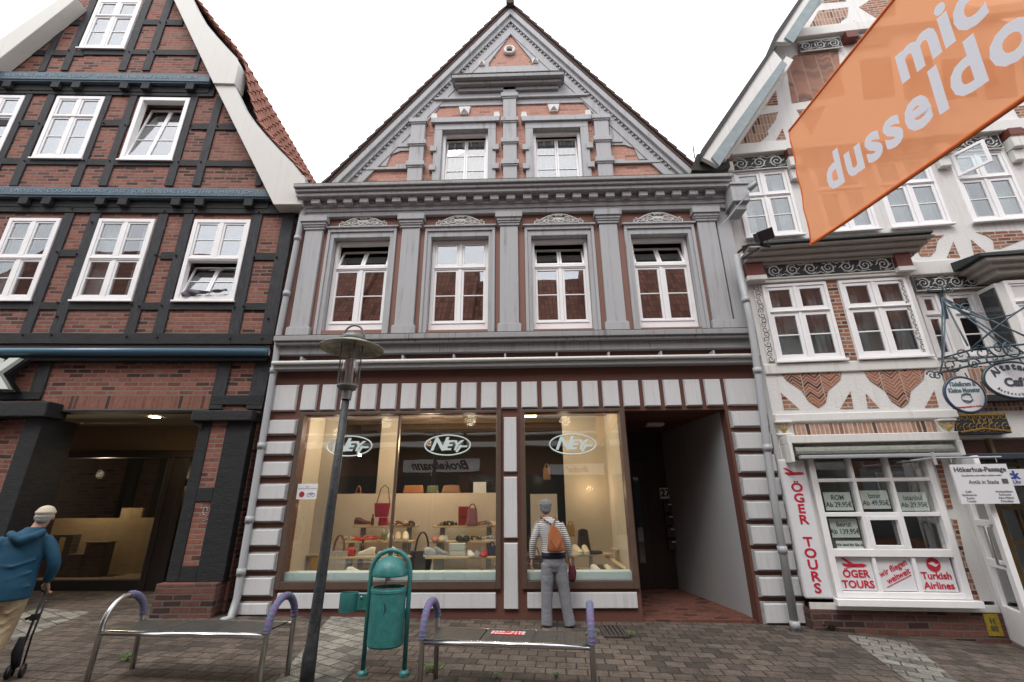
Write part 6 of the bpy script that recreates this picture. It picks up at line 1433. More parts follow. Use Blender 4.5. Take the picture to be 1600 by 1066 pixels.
cc = {'red': (.42, .02, .015), 'coral': (.55, .08, .04), 'cream': (.6, .52, .38), 'white': (.62, .6, .56), 'black': (.015, .014, .014), 'dark red': (.09, .02, .018), 'beige': (.45, .34, .22), 'grey': (.2, .2, .21), 'pink': (.35, .12, .12), 'silver': (.4, .4, .4), 'navy': (.02, .025, .05), 'brown': (.14, .065, .03)}
protos = {}
def shoe(kind, color, solec, pos, rz, label):
    key = (kind, color, solec); word = {'trainer': 'trainer', 'sandal': 'sandal', 'flat': 'flat_shoe'}[kind]
    t = thing(word, label, 'shoe', pos, rz, 'shoes on display in the shop window')
    if key not in protos:
        u_, s_ = shoe_mesh(kind, None, None)
        a = u_.build('upper', mat('leather '+color, cc[color], .55), t, smooth=True); c = s_.build('sole', mat('rubber '+solec, cc[solec], .7), t); protos[key] = (a, c)
    else:
        for o_ in protos[key]:
            c = o_.copy(); col.objects.link(c); c.parent = t
    return t
def lab(color, kind, where, k, n_): 
    o = ['first', 'second', 'third', 'fourth', 'fifth', 'sixth', 'seventh'][k]
    return f'{color} {kind}, {o} from the left {where}'
def row(where, z, y, items):
    for k, (px, kind, color, sole, rz) in enumerate(items):
        p = D(px, 850, y); shoe(kind, color, sole, (p.x, y, z+.001), R(rz), lab(color, {'flat': 'flat shoe'}.get(kind, kind), where, k, 0))
zA0, yA0 = tabs[('A', 0)]; zA1, yA1 = tabs[('A', 1)]; zA2, yA2 = tabs[('A', 2)]; zB0 = tabs[('B', 0)][0]; zB1 = tabs[('B', 1)][0]; zB2 = tabs[('B', 2)][0]
row('on the top shelf of the left display table', zA0, yA0-.02, [(564, 'trainer', 'dark red', 'beige', 10), (611, 'sandal', 'silver', 'beige', -60), (621, 'sandal', 'dark red', 'beige', -65), (631, 'sandal', 'beige', 'brown', -65), (641, 'sandal', 'black', 'brown', -70)])
row('on the middle shelf of the left display table', zA1, yA1-.03, [(548, 'sandal', 'beige', 'beige', -25), (560, 'flat', 'red', 'coral', -30), (577, 'sandal', 'coral', 'cream', -35), (588, 'sandal', 'red', 'beige', -40), (609, 'trainer', 'cream', 'white', -70), (621, 'trainer', 'beige', 'white', -75), (633, 'trainer', 'cream', 'white', -75)])
row('on the lowest shelf of the left display table', zA2, yA2-.03, [(542, 'trainer', 'red', 'red', 175), (574, 'trainer', 'cream', 'white', 178), (605, 'trainer', 'white', 'white', 170), (627, 'sandal', 'brown', 'beige', -40)])
row('on the top shelf of the right display table', zB0, yA0-.02, [(694, 'sandal', 'black', 'black', 160), (706, 'sandal', 'black', 'brown', 20), (740, 'sandal', 'pink', 'beige', 15), (752, 'sandal', 'pink', 'beige', 160), (762, 'sandal', 'grey', 'silver', -70), (772, 'flat', 'beige', 'white', -70)])
row('on the middle shelf of the right display table', zB1, yA1-.03, [(679, 'flat', 'pink', 'beige', -75), (690, 'flat', 'beige', 'white', -80), (718, 'sandal', 'black', 'black', -75), (728, 'sandal', 'black', 'black', -85), (745, 'sandal', 'black', 'beige', 20), (760, 'sandal', 'silver', 'white', 160)])
row('on the lowest shelf of the right display table', zB2, yA2-.03, [(677, 'trainer', 'silver', 'white', 30), (689, 'trainer', 'grey', 'white', -20), (736, 'flat', 'white', 'white', -75), (746, 'flat', 'grey', 'white', -85), (757, 'flat', 'red', 'red', -90)])
row('on the floor of the left shop window', FZ+.0, 8.25, [(470, 'flat', 'white', 'dark red', 20), (484, 'flat', 'white', 'dark red', 160), (497, 'sandal', 'white', 'beige', 30), (515, 'sandal', 'brown', 'beige', 20), (560, 'trainer', 'white', 'pink', 15), (590, 'trainer', 'cream', 'coral', 170), (652, 'sandal', 'brown', 'beige', 15)])
row('on the floor right of the black tote', FZ+.0, 8.3, [(664, 'sandal', 'beige', 'brown', 160), (708, 'sandal', 'black', 'brown', 10), (722, 'sandal', 'brown', 'black', 170), (740, 'sandal', 'black', 'brown', 20), (754, 'flat', 'coral', 'beige', -80)])
row('on the angled shelf in the right shop window', tabs[('C', 0)][0], 8.72, [(902, 'trainer', 'cream', 'white', -70), (914, 'trainer', 'cream', 'white', -85), (928, 'flat', 'black', 'black', 20)])
row('on the floor of the right shop window', FZ, 8.3, [(931, 'trainer', 'white', 'white', -60), (939, 'trainer', 'black', 'white', -75), (950, 'trainer', 'cream', 'white', -70), (962, 'flat', 'black', 'black', 20), (905, 'flat', 'black', 'black', -70)])
row('on the small side shelf', tabs[('E', 0)][0], 8.9, [(979, 'flat', 'black', 'black', -60)])
# --- bags and small goods
def bag(label, pos, wd, dp, h, color, handle, taper=.85, rz=0, hm=None, flap=False, name='handbag', rough=.5, top=0):
    t = thing(name, label, 'bag', pos, R(rz), 'bags on display in the shop window'); m = mat('bag '+label[:24], color, rough, var=.15, scale=12)
    b = MB(); n_ = 12; rs = []
    for k in range(7):
        v = k/6; s_ = taper+(1-taper)*v if taper < 1 else 1-(taper-1)*v; rs.append((0, 0, h*v, wd/2*s_*(1 if 0 < v else .96), dp/2*(1-.45*v)*(1 if v > 0 else .9)))
    vs = []; 
    for cx, cy, cz, rx_, ry_ in rs:
        for j in range(16):
            a = 2*math.pi*j/16; c_, s2 = math.cos(a), math.sin(a); vs.append((rx_*math.copysign(abs(c_)**.45, c_), ry_*math.copysign(abs(s2)**.45, s2), cz))
    b._add(vs, [(i*16+j, i*16+(j+1) % 16, (i+1)*16+(j+1) % 16, (i+1)*16+j) for i in range(6) for j in range(16)]+[tuple(range(15, -1, -1)), tuple(96+j for j in range(16))])
    b.build('bag_body', m, t, smooth=False, bevel=.006)
    if flap: c = MB(); c.box(-wd*.48, wd*.48, -dp*.52, -dp*.40, h*.45, h*.98); c.build('flap', m, t, bevel=.01)
    if handle:
        for yy in (-dp*.2, dp*.2):
            c = MB(); hw = wd*.27; c.tube([(hw*math.cos(a), yy, h*.9+handle*math.sin(a)) for a in [math.pi*k/12 for k in range(13)]], .009, 6); c.build('handle', hm or m, t, smooth=True)
    return t
BRL = mat('brown_strap', (.12, .045, .02), .5)
def bp(px, py, y, z=None): p = D(px, py or 850, y); return (p.x, y, p.z if z is None else z)
bag('large black leather tote with long thin handles between the display tables', bp(658, 884, 8.5, FZ+.02), .42, .16, .33, (.012, .012, .013), .33, taper=.72)
bag('dark red square handbag on the top shelf right of the black sandals', bp(723, 0, 8.95, zB0), .19, .1, .33, (.25, .015, .015), 0, taper=.95, flap=True)
bag('dusty pink transparent looking backpack beside the dark red handbag', bp(737, 0, 8.9, zB0), .22, .12, .30, (.28, .11, .12), .1, taper=1.25, hm=BRL, name='backpack')
bag('white rectangular handbag on the lowest shelf of the right table', bp(715, 0, yA2, zB2), .28, .09, .2, (.58, .6, .55), 0, taper=1.0, flap=True)
bag('pink and red patterned pouch on the top shelf of the left table', bp(596, 0, yA0-.03, zA0), .18, .09, .14, (.42, .02, .06), 0, taper=1.1)
bag('beige canvas tote with brown loop handle at the left table foot', bp(527, 880, 8.35, FZ+.01), .34, .14, .36, (.38, .33, .26), .28, taper=.9, hm=BRL)
bag('small yellow handbag standing low behind the lamp post', bp(493, 880, 8.7, FZ+.05), .17, .1, .2, (.5, .28, .02), .05, taper=1.1)
bag('wide tan leather bag lying on top of the cream panel behind the mullion', bp(641, 0, 9.26, ptop), .42, .12, .15, (.28, .11, .035), 0, taper=1.15)
bag('olive green bag lying on top of the cream panel', bp(672, 0, 9.26, ptop), .24, .12, .14, (.07, .09, .04), 0, taper=1.1)
bag('brown pouch bag with curled strap on top of the cream panel', bp(702, 0, 9.26, ptop), .38, .12, .14, (.20, .10, .045), 0.02, taper=1.2, hm=BRL)
bag('brown handbag with a round loop handle on the left end of the panel', bp(552, 0, 9.28, ptop-.02), .16, .08, .04, (.24, .1, .04), .13, taper=1)
bag('black rucksack standing on the angled shelf in the right window', bp(912, 0, 8.85, tabs[('C', 0)][0]), .26, .14, .38, (.014, .014, .015), .05, taper=1.35, name='rucksack')
bag('gold coloured bag behind the woman in the right window', bp(893, 0, 9.1, D(893, 838, 9.1).z), .16, .1, .2, (.38, .22, .06), .08, taper=1.15)
bag('tan bag hanging high in the dark behind the right window', bp(858, 0, 9.7, D(858, 750, 9.7).z), .16, .09, .24, (.22, .11, .05), .1, taper=1.1)
bag('cognac shoulder bag low between the display tables behind the bin', bp(628, 0, 8.3, FZ+.01), .26, .12, .2, (.22, .09, .03), .2, taper=.85, hm=BRL)
bag('dark brown handbag on the floor at the left of the right window', bp(835, 0, 8.5, FZ+.01), .3, .14, .26, (.05, .025, .015), .16, taper=.85)
bag('navy purse on the lowest shelf at the far right of the right table', bp(769, 0, yA2, zB2), .16, .08, .15, (.02, .03, .07), .08, taper=1)
bag('plum coloured purse on the middle shelf of the left table', bp(598, 0, yA1+.06, zA1), .001, .001, .001, (.1, .02, .06), 0) if False else None
# red shoulder bag hung from the ceiling rack
p = D(596, 808, 8.85); t = bag('crimson shoulder bag hanging on long straps behind the mullion', (p.x, 8.85, p.z), .30, .1, .24, (.30, .012, .04), 0, taper=.8, name='shoulder_bag')
c = MB(); c.tube([(-.11, 0, .23), (-.05, 0, .5), (.02, 0, .56), (.09, 0, .5), (.13, 0, .23)], .009, 6); c.build('strap', BRL, t)
# bottles / cans / cards
def bottle(label, pos, r, h, colr, cap):
    t = thing('spray_bottle', label, 'bottle', pos, 0, 'shoe care bottles in the shop window'); b = MB(); b.lathe([(r, 0), (r, h*.6), (r*.35, h*.78)], seg=12); b.build('bottle_body', mat('bottle '+label[:12], colr, .4), t, smooth=False)
    b = MB(); b.lathe([(r*.5, h*.77), (r*.4, h), (0.002, h)], seg=10); b.build('cap', mat('cap '+label[:12], cap, .4), t)
bottle('dark spray can standing by the lace up shoe', bp(579, 0, yA0, zA0), .03, .2, (.1, .03, .015), (.02, .02, .02))
bottle('left small green bottle with white nozzle on the middle shelf', bp(598, 0, yA1, zA1), .035, .19, (.16, .2, .09), (.6, .6, .55)); bottle('right small green bottle with white nozzle on the middle shelf', bp(605, 0, yA1, zA1), .03, .19, (.17, .21, .09), (.6, .6, .55))
bottle('dark bottle with black cap on the lowest shelf by the red trainer', bp(567, 0, yA2+.08, zA2), .035, .26, (.07, .035, .02), (.02, .02, .02))
for (lbl, px, y, z, w_, h) in (('small white price card on the middle shelf of the right table', 698, yA1-.1, zB1, .07, .09), ('pale blank card standing on the cream panel at its right end', 749, 9.24, ptop, .25, .2), ('tiny yellow lit card on top of the cream panel', 681, 9.22, ptop, .05, .05)):
    p = D(px, 800, y); b = MB(); b.box(p.x-w_/2, p.x+w_/2, y, y+.006, z, z+h); tag(b.build('price_card', mat('card_white', (.6, .62, .62), .7)), lbl, 'notice')
p = D(488, 862, 8.8); t = thing('side_table', 'small wooden table with trinkets low in the left corner of the shop window', 'table', (p.x, 8.8, FZ)); b = MB(); b.box(-.22, .2, -.15, .15, .26, .29); b.build('table_top', SHELF, t)
for x in (-.2, .17): b = MB(); b.box(x, x+.03, -.13, .13, 0, .259); b.build('leg', SHELF, t)
b = MB(); b.lathe([(.05, 0), (.015, .1), (.03, .2), (.004, .3)], seg=12); o = b.build('cone_ornament', mat('cone_beige', (.4, .33, .24), .7), None, smooth=True); o.location = (p.x-.05, 8.8, FZ+.291); tag(o, 'slim beige cone ornament on the small corner table', 'ornament')
# notice stuck on the pane
p = A(479, 768); t = thing('pane_notice', 'white notice with a red round symbol and a bicycle stuck on the left shop pane', 'notice', (p[0], 7.75+.018, p[1])); b = MB(); b.box(-.165, .165, -.002, .002, -.12, .12); b.build('sheet', SIGNW, t)
b = MB(); b.lathe([(.045, 0), (.045, .003)], seg=20); b.v = [Vector((v.x-.08, -.003-v.z, v.y-.045)) for v in b.v]; b.build('red_symbol', mat('notice_red', (.3, .02, .03), .6), t)
b = MB(); 
for cx in (.035, .11): b.tube([(cx+.028*math.cos(k*.52), -.004, -.055+.028*math.sin(k*.52)) for k in range(12)], .003, 4, closed=True)
b.tube([(.035, -.004, -.055), (.06, -.004, -.02), (.095, -.004, -.02), (.11, -.004, -.055)], .003, 4); b.tube([(.06, -.004, -.02), (.075, -.004, -.055), (.095, -.004, -.02)], .003, 4); b.build('bicycle_symbol', INK, t)
textmesh('Bitte\nkeine Fahrräder anstellen', .03, INK, 'lettering', t, (0, -.003, .06), (1, 0, 0), (0, 0, 1), extrude=.0005)

# ================================================================== STREET FURNITURE
def gz(x): return GZ(x)
# lamp post
PL = mat('lamp_post_paint', (.045, .048, .052), .5, color2=(.012, .014, .017), scale=14, bump=.6); LGL = glass_mat('lamp_glass', .12, (.93, .90, .90)); LZ = mat('lamp_galvanised', (.20, .21, .20), .5, metal=.5, var=.4, scale=12); LU = mat('lamp_shade_underside', (.42, .42, .37), .7, color2=(.16, .17, .12), scale=9)
yl = 5.05; base = D(484, 1066, yl); top = D(543, 606, yl); baseg = Vector((base.x-.03, yl, gz(base.x)))
print('lamp', baseg, top)
t = thing('street_lamp', 'dark street lamp with round flat shade and glass cylinder before the shoe shop', 'street lamp', baseg)
tp_ = top-baseg; hL = tp_.z
b = MB(); b.tube([(0, 0, 0), (0, 0, .25), tp_*.12, tp_*.55, tp_], [.066, .066, .056, .047, .040], 16); b.build('post', PL, t, smooth=True)
b = MB(); b.lathe([(.055, -.02), (.06, .08), (.095, .10), (.12, .13), (.12, .15), (.02, .16)], (tp_.x, tp_.y, hL-.12+.0), 24); b.build('collar', LZ, t, smooth=False)
g0 = hL+.03; g1 = g0+.48; X, Y = tp_.x, tp_.y
b = MB(); b.lathe([(.095, g0), (.095, g1)], (X, Y, 0), 28); b.build('glass_cylinder', LGL, t, smooth=True)
b = MB(); b.lathe([(.045, g0), (.045, g0+.2), (.06, g0+.22), (.06, g0+.3), (.0, g0+.32)], (X, Y, 0), 16); b.build('lamp_socket', mat('lamp_socket_pale', (.5, .45, .43), .5), t, smooth=True)
for k in range(4):
    a = .6+k*math.pi/2; b = MB(); b.tube([(X+.112*math.cos(a), Y+.112*math.sin(a), g0-.0), (X+.12*math.cos(a), Y+.12*math.sin(a), g1+.02)], .009, 6); b.build('rod', LZ, t)
rS = (D(597, 550, yl).x-D(501, 550, yl).x)/2
b = MB(); b.lathe([(.10, g1+.02), (.2, g1+.015), (rS-.02, g1-.035), (rS, g1-.045), (rS, g1-.035), (.2, g1+.035), (.14, g1+.06)], (X, Y, 0), 40); b.c = 0; sh_ = b.build('shade', LU, t, smooth=True)
b = MB(); b.lathe([(.14, g1+.04), (.145, g1+.1), (.10, g1+.14), (.0, g1+.15)], (X, Y, 0), 24); b.build('cap', LZ, t, smooth=True)
b = MB(); b.tube([(X+.13*math.cos(a), Y, g1+.09+.17*math.sin(a)) for a in [math.pi*k/14 for k in range(15)]], .013, 8); b.build('top_hoop', LZ, t, smooth=True)
u = D(517, 694, yl)-baseg; b = MB(); b.M = Matrix.Translation((u.x+.035, -.062, u.z)); b.prism([(-.02, -.05), (.02, -.04), (.015, 0), (.03, .03), (-.015, .05), (-.025, 0)], -.004, 0); b.build('torn_sticker', mat('sticker_pale', (.5, .5, .5), .8), t)
# litter bin
TEAL = mat('teal_paint', (.045, .225, .215), .42, color2=(.022, .13, .122), scale=9, bump=.35); TEALD = mat('teal_dark_inside', (.01, .05, .045), .8)
a0, a1 = ground_at(563, 1056), ground_at(634, 1056); yc = (a0.y+a1.y)/2; c0 = (a0+a1)/2
t = thing('litter_bin', 'turquoise litter bin with domed hood in a tubular arch frame', 'litter bin', (c0.x, yc, gz(c0.x)))
hw = (a1-a0).length/2*.93; topz = D(612, 860, yc).z-gz(c0.x); print('bin', c0, hw, topz)
arc = [(-hw, 0, 0)]+[(-hw*math.cos(math.pi*k/14), 0, topz-hw+hw*math.sin(math.pi*k/14)) for k in range(15)]+[(hw, 0, 0)]
b = MB(); b.tube(arc, .024, 10); b.build('arch_frame', TEAL, t, smooth=True)
for s_ in (-1, 1): b = MB(); b.lathe([(.05, 0), (.05, .03), (.03, .05)], (s_*hw, 0, 0), 14); b.build('foot_collar', TEAL, t)
zb0, zb1 = D(608, 1008, yc).z-gz(c0.x), D(606, 916, yc).z-gz(c0.x); rb = .182; cx = 0.0
b = MB(); b.lathe([(.01, zb0+.005), (rb-.012, zb0), (rb, zb0+.015), (rb, zb1-.05), (rb+.006, zb1-.045), (rb+.006, zb1-.02), (rb, zb1-.015), (rb, zb1), (rb-.01, zb1), (rb-.01, zb0+.03)], (cx, -.02, 0), 32, 1, .85); bo = b.build('bin_body', TEAL, t, smooth=False)
b = MB(); b.lathe([(rb-.011, zb1-.03), (0.0, zb1-.031)], (cx, -.02, 0), 24, 1, .85); b.build('bin_bag', BLACK, t)
b = MB(); b.tube([(cx+.02*math.sin(k), -.02-rb*.85-.001, zb1-.12-.04*k) for k in range(4)], [.004, .009, .007, .002], 5, flat=.3); b.build('rust_stain', mat('rust_dark', (.02, .05, .04), .8), bo)
hz = D(610, 899, yc).z-gz(c0.x); hh_ = D(610, 868, yc).z-gz(c0.x)-hz
b = MB(); b.lathe([(rb*1.02, hz), (rb*1.03, hz+.01)]+[(rb*1.02*math.cos(a), hz+.012+(hh_-.012)*math.sin(a)) for a in [math.pi/2*k/8 for k in range(1, 9)]], (cx, -.02, 0), 32, 1, .9); b.build('hood', TEAL, t, smooth=True)
b = MB(); b.tube([(-hw, 0, hz+.03), (-rb, 0, hz+.03)], .008, 6); b.tube([(hw, 0, hz+.03), (rb, 0, hz+.03)], .008, 6); b.tube([(0, 0, topz), (0, 0, hz+hh_-.01)], .009, 6); b.tube([(-.05, .02, hz), (-.05, .02, zb1-.1)], .007, 6); b.build('hood_struts', TEAL, t)
for zz in (zb1-.06, zb0+.28):
    for s_ in (-1, 1): b = MB(); b.box(s_*(rb-.01), s_*(hw+.0), -.012, .012, zz-.04, zz+.04); b.build('bracket', TEAL, t, bevel=.004)
ax0, ax1 = D(531, 940, yc).x-c0.x, D(559, 940, yc).x-c0.x; az0, az1 = D(545, 955, yc).z-gz(c0.x), D(545, 926, yc).z-gz(c0.x)
b = MB(); b.lathe([(.01, az0), ((ax1-ax0)/2, az0), ((ax1-ax0)/2, az1), ((ax1-ax0)/2-.01, az1), ((ax1-ax0)/2-.012, az1-.05)], ((ax0+ax1)/2, 0, 0), 20, 1, .9); b.build('ashtray_box', TEAL, t)
b = MB(); b.lathe([((ax1-ax0)/2-.011, az1-.015), (.0, az1-.016)], ((ax0+ax1)/2, 0, 0), 20, 1, .9); b.build('ashtray_sieve', TEALD, t)
b = MB(); b.box(ax1-.02, -hw, -.012, .012, az0+.01, az1-.01); b.build('bracket', TEAL, t, bevel=.004)
b = MB(); 
b.ell((ax1+.04, -.018, az1-.04), .012, 8, 5); b.build('bolt', STEEL, t)
b = MB(); b.ell((hw-.04, -.018, zb1-.06), .012, 8, 5); b.build('bolt', STEEL, t)
# benches
WOOL = mat('purple_wool', (.22, .11, .27), .95, color2=(.09, .16, .21), scale=22, bump=1.0, bscale=80)
GRID = brick_mat('wire_mesh_seat', (.12, .115, .105), (.15, .145, .13), (.008, .008, .008), bw=.6, bh=.011, ms=.0035, coords='xy', offs=0, dark=1, rot=R(90)); GRID.node_tree.nodes['Principled BSDF'].inputs['Roughness'].default_value = .4
def bench(label, fl, fr, depth, sleeves, sticker=False):
    h = .45; g_ = 0.0
    p0 = height_at(*fl, h+.05); p0 = height_at(*fl, h+gz(p0.x)); p1 = height_at(*fr, h+gz(p0.x)); 
    dx = p1-p0; L = math.hypot(dx.x, dx.y); an = math.atan2(dx.y, dx.x); t = thing('bench', label, 'bench', (p0.x, p0.y, gz(p0.x)), an, 'wire seat benches in the street')
    print('bench', p0, p1, L, R(1) and math.degrees(an))
    ra = depth/2; hr = .24
    for k, x in enumerate((0, L)):
        arc = [(x, -0.02, -.05), (x, 0, h)]+[(x, ra-ra*math.cos(math.pi*j/14), h+.03+hr*math.sin(math.pi*j/14)) for j in range(0, 15)]+[(x, depth, h), (x, depth+.02, -.05)]
        b = MB(); b.tube(arc, .025, 12); b.build('leg_frame', STEEL, t, smooth=True)
        s0, s1 = sleeves[k]; pts = arc[s0:s1]; fine = []
        for a, c in zip(pts, pts[1:]):
            for j in range(4): fine.append(tuple(a[i]+(c[i]-a[i])*j/4 for i in range(3)))
        b = MB(); b.tube(fine, [.034+.004*math.sin(j*2.1) for j in range(len(fine))], 12); b.build('wool_sleeve', WOOL, t, smooth=True)
    b = MB(); b.tube([(0.0, -.0, h-.02), (L, 0, h-.02)], .024, 12); b.build('front_bar', mat('polished_steel', (.72, .72, .72), .16, metal=1), t, smooth=True); b = MB(); b.tube([(0, depth, h-.02), (L, depth, h-.02)], .02, 10); b.build('rear_bar', STEEL, t, smooth=True)
    for k in range(3):
        b = MB(); a = .05+(L-.1)*k/3; c = .05+(L-.1)*(k+1)/3; b.box(a+.004, c-.004, .02, depth-.02, h-.012, h+.002); b.build('seat_panel', GRID, t, bevel=.003, seg=1)
    if sticker:
        sk = thing('sticker', 'red sticker with white lettering on the seat of the right bench', 'sticker', (p0.x+math.cos(an)*L*.49-math.sin(an)*depth*.62, p0.y+math.sin(an)*L*.49+math.cos(an)*depth*.62, gz(p0.x)+h+.005), an)
        b = MB(); b.box(-.16, .16, -.06, .06, -.001, .001); b.build('sheet', mat('sticker_red', (.55, .015, .015), .5), sk); textmesh('STD · 2198\nNotruf 112', .055, SIGNW, 'lettering', sk, (0, 0, .002), (1, 0, 0), (0, 1, 0), extrude=.0005, bold=.002, sx=1.3)
    return t
bench('steel bench with wire seat and wool wrapped armrests left of the lamp post', (158, 985), (417, 990), .46, ((9, 17), (1, 17)))
bench('steel bench with wire seat and a red sticker right of the litter bin', (660, 999), (925, 1008), .46, ((1, 16), (1, 16)), True)
# drain grate
p0, p1, p2, p3 = [ground_at(x, y) for x, y in ((938, 979), (970, 979), (981, 998), (933, 998))]
gx, gy = (p0.x+p2.x)/2, (p0.y+p2.y)/2; t = thing('drain_grate', 'cast iron drain grate in the paving beside the right bench', 'drain', (gx, gy, GZ(gx)+.004), 0)
wg = (p1.x-p0.x)/2*1.15; dg = (p0.y-p2.y)/2
b = MB(); b.box(-wg, wg, -dg, dg, -.0, .004); b.build('drain_pit_shade', BLACK, t)  # flat black plate, darkness of the pit put into its colour
b = MB(); b.box(-wg, wg, -dg, -dg+.04, .0045, .02); b.box(-wg, wg, dg-.04, dg, .0045, .02); b.box(-wg, -wg+.035, -dg+.04, dg-.04, .0045, .019); b.box(wg-.035, wg, -dg+.04, dg-.04, .0045, .019)
for k in range(1, 6): x = -wg+2*wg*k/6; b.box(x-.013, x+.013, -dg+.04, dg-.04, .0045, .018)
b.build('grate_bars', mat('cast_iron', (.055, .04, .03), .7, var=.4, scale=30), t)
# weeds
LEAF = mat('weed_leaf', (.05, .14, .02), .6, var=.5, scale=20)
def weed(label, px, py, s_, n_):
    p = ground_at(px, py); t = thing('weed', label, 'weed', p, 0, 'weeds in the paving joints'); b = MB()
    for k in range(n_):
        a = random.random()*6.28; r_ = s_*random.uniform(.1, .8); h = s_*random.uniform(.2, .9); l_ = s_*.35; base_ = Vector((r_*math.cos(a), r_*math.sin(a), h*.6)); d = Vector((math.cos(a), math.sin(a), .5))*l_; sd_ = Vector((-math.sin(a), math.cos(a), 0))*l_*.4
        b._add([base_, base_+d*.5+sd_, base_+d, base_+d*.5-sd_], [(0, 1, 2, 3)])
        b._add([(0, 0, 0), (.004, 0, 0), base_+Vector((.002, 0, 0)), base_], [(0, 1, 2, 3)])
    b.build('leaves', LEAF, t)
weed('bushy green weed at the foot of the brick plinth under the travel shop', 1293, 984, .13, 90)
weed('low green weed at the rear leg of the left bench', 197, 1034, .10, 40); weed('flat green weed at the rear left leg of the right bench', 676, 1052, .12, 40); weed('sparse weed in a joint under the middle of the right bench', 776, 1060, .07, 18)
weed('small tuft of weed beside the drain grate', 985, 995, .08, 22); weed('thin weed at the foot of the brown corner beside the left downpipe', 362, 962, .07, 20); weed('small weed in a joint under the right end of the right bench', 870, 1058, .06, 16)
# ================================================================== PEOPLE
SKIN = mat('skin', (.42, .22, .15), .55, var=.12, scale=12); HAIRG = mat('grey_hair', (.24, .245, .25), .8, color2=(.09, .092, .098), scale=60, bump=1, bscale=90)
def hand(b, wr_, dr, side, curl=.5, s=1.0):
    """palm with four unequal bent fingers and a thumb leaving its side; dr: wrist->fingers, side: towards the thumb"""
    dr = Vector(dr).normalized(); sd_ = Vector(side); sd_ = (sd_-dr*sd_.dot(dr)).normalized(); nm_ = dr.cross(sd_).normalized()
    w0 = Vector(wr_)
    for k in range(5):
        o = sd_*(.028*s-.014*s*k); b.tube([w0+o*.55, w0+dr*.045*s+o*.9, w0+dr*.088*s+o], [.015*s, .0155*s, .0125*s], 8)
    for k, ln in enumerate((.066, .075, .070, .056)):
        o = sd_*(.030*s-.0195*s*k); p = w0+dr*.085*s+o; an = .25; pts = [p]; d = dr.copy()
        for seg, f in enumerate((.45, .32, .23)):
            c_ = curl*(.45+.35*seg); d = (d*math.cos(c_)+nm_*math.sin(c_)).normalized(); p = p+d*ln*f*s; pts.append(p)
        b.tube(pts, [.0098*s, .0092*s, .0085*s, .007*s], 8)
    p = w0+dr*.025*s+sd_*.026*s; b.tube([p, p+(sd_*.7+dr*.7).normalized()*.032*s+nm_*.006, p+(sd_*.45+dr*1.0).normalized()*.062*s+nm_*.014], [.0125*s, .011*s, .0085*s], 8)
def person_base(name, label, loc, rz): return thing(name, label, 'person', loc, rz)
def lerp(a, c, t): return tuple(a[i]+(c[i]-a[i])*t for i in range(3))
def limb(b, pts, rad, seg=14):
    """smooth tapering limb through joints"""
    P_ = [Vector(p) for p in pts]; out_, rr = [], []
    for i in range(len(P_)-1):
        for j in range(6):
            t = j/6; p0 = P_[max(i-1, 0)]; p1 = P_[i]; p2 = P_[i+1]; p3 = P_[min(i+2, len(P_)-1)]
            q = .5*((2*p1)+(p2-p0)*t+(2*p0-5*p1+4*p2-p3)*t*t+(-p0+3*p1-3*p2+p3)*t*t*t); out_.append(q); rr.append(rad[i]+(rad[i+1]-rad[i])*(t*t*(3-2*t)))
    out_.append(P_[-1]); rr.append(rad[-1]); b.tube(out_, rr, seg)
def head(b, c, yaw=0, s=1):
    """skull, jaw, nose, brows, lips, ears; face towards local +y turned by yaw"""
    M = Matrix.Translation(c) @ Matrix.Rotation(yaw, 4, 'Z'); b.M = M
    b.ell((0, -.012*s, .02*s), (.074*s, .095*s, .10*s), 20, 14); b.ell((0, .02*s, -.045*s), (.056*s, .07*s, .068*s), 16, 10); b.ell((0, .06*s, -.09*s), (.026*s, .022*s, .022*s), 10, 8)
    b.tube([(0, .082*s, .02*s), (0, .098*s, -.005*s), (0, .112*s, -.025*s), (0, .09*s, -.035*s)], [.008*s, .010*s, .014*s, .009*s], 8)
    for q in (-1, 1): b.ell((q*.075*s, -.01*s, -.01*s), (.012*s, .022*s, .034*s), 10, 8); b.tube([(q*.015*s, .086*s, .032*s), (q*.045*s, .078*s, .034*s)], .008*s, 6)
    b.tube([(-.022*s, .085*s, -.058*s), (0, .094*s, -.057*s), (.022*s, .085*s, -.058*s)], .007*s, 6)
    b.M = None
def eyes(par, c, yaw=0, s=1):
    b = MB(); b.M = Matrix.Translation(c) @ Matrix.Rotation(yaw, 4, 'Z')
    for q in (-1, 1): b.ell((q*.03*s, .078*s, .012*s), .012*s, 10, 8)
    b.build('eyes', mat('eye', (.12, .1, .09), .2), par)
def sec(b, rs, seg=20): b.rings(rs, seg)

# ---- woman looking into the window
yw = 7.38; wp_ = D(869, 978, yw); wz = GZ(wp_.x)
W = person_base('person', 'grey haired woman in striped top and grey trousers looking into the shop window', (wp_.x, yw, wz), 0)
sW = .97
b = MB(); hc = (-.10, .03, 1.565)
head(b, hc, R(4), .96)
limb(b, [(-.075, -.0, 1.36), (-.085, .005, 1.44), (-.098, .02, 1.50)], [.06, .052, .05])
sec(b, [(0, 0, .84, .15, .11), (-.01, 0, .95, .155, .115), (-.02, 0, 1.1, .13, .1), (-.035, -.005, 1.25, .15, .1), (-.045, -.005, 1.36, .13, .08), (-.06, 0, 1.41, .06, .055)])
eL, hL_ = (-.30, -.01, 1.09), (-.315, .05, .86); eR, hR_ = (.205, -.01, 1.10), (.235, .06, .88)
limb(b, [(-.20, 0, 1.35), (-.235, 0, 1.28), eL, hL_], [.045, .046, .036, .024]); limb(b, [(.115, 0, 1.35), (.15, 0, 1.28), eR, hR_], [.045, .046, .036, .024])
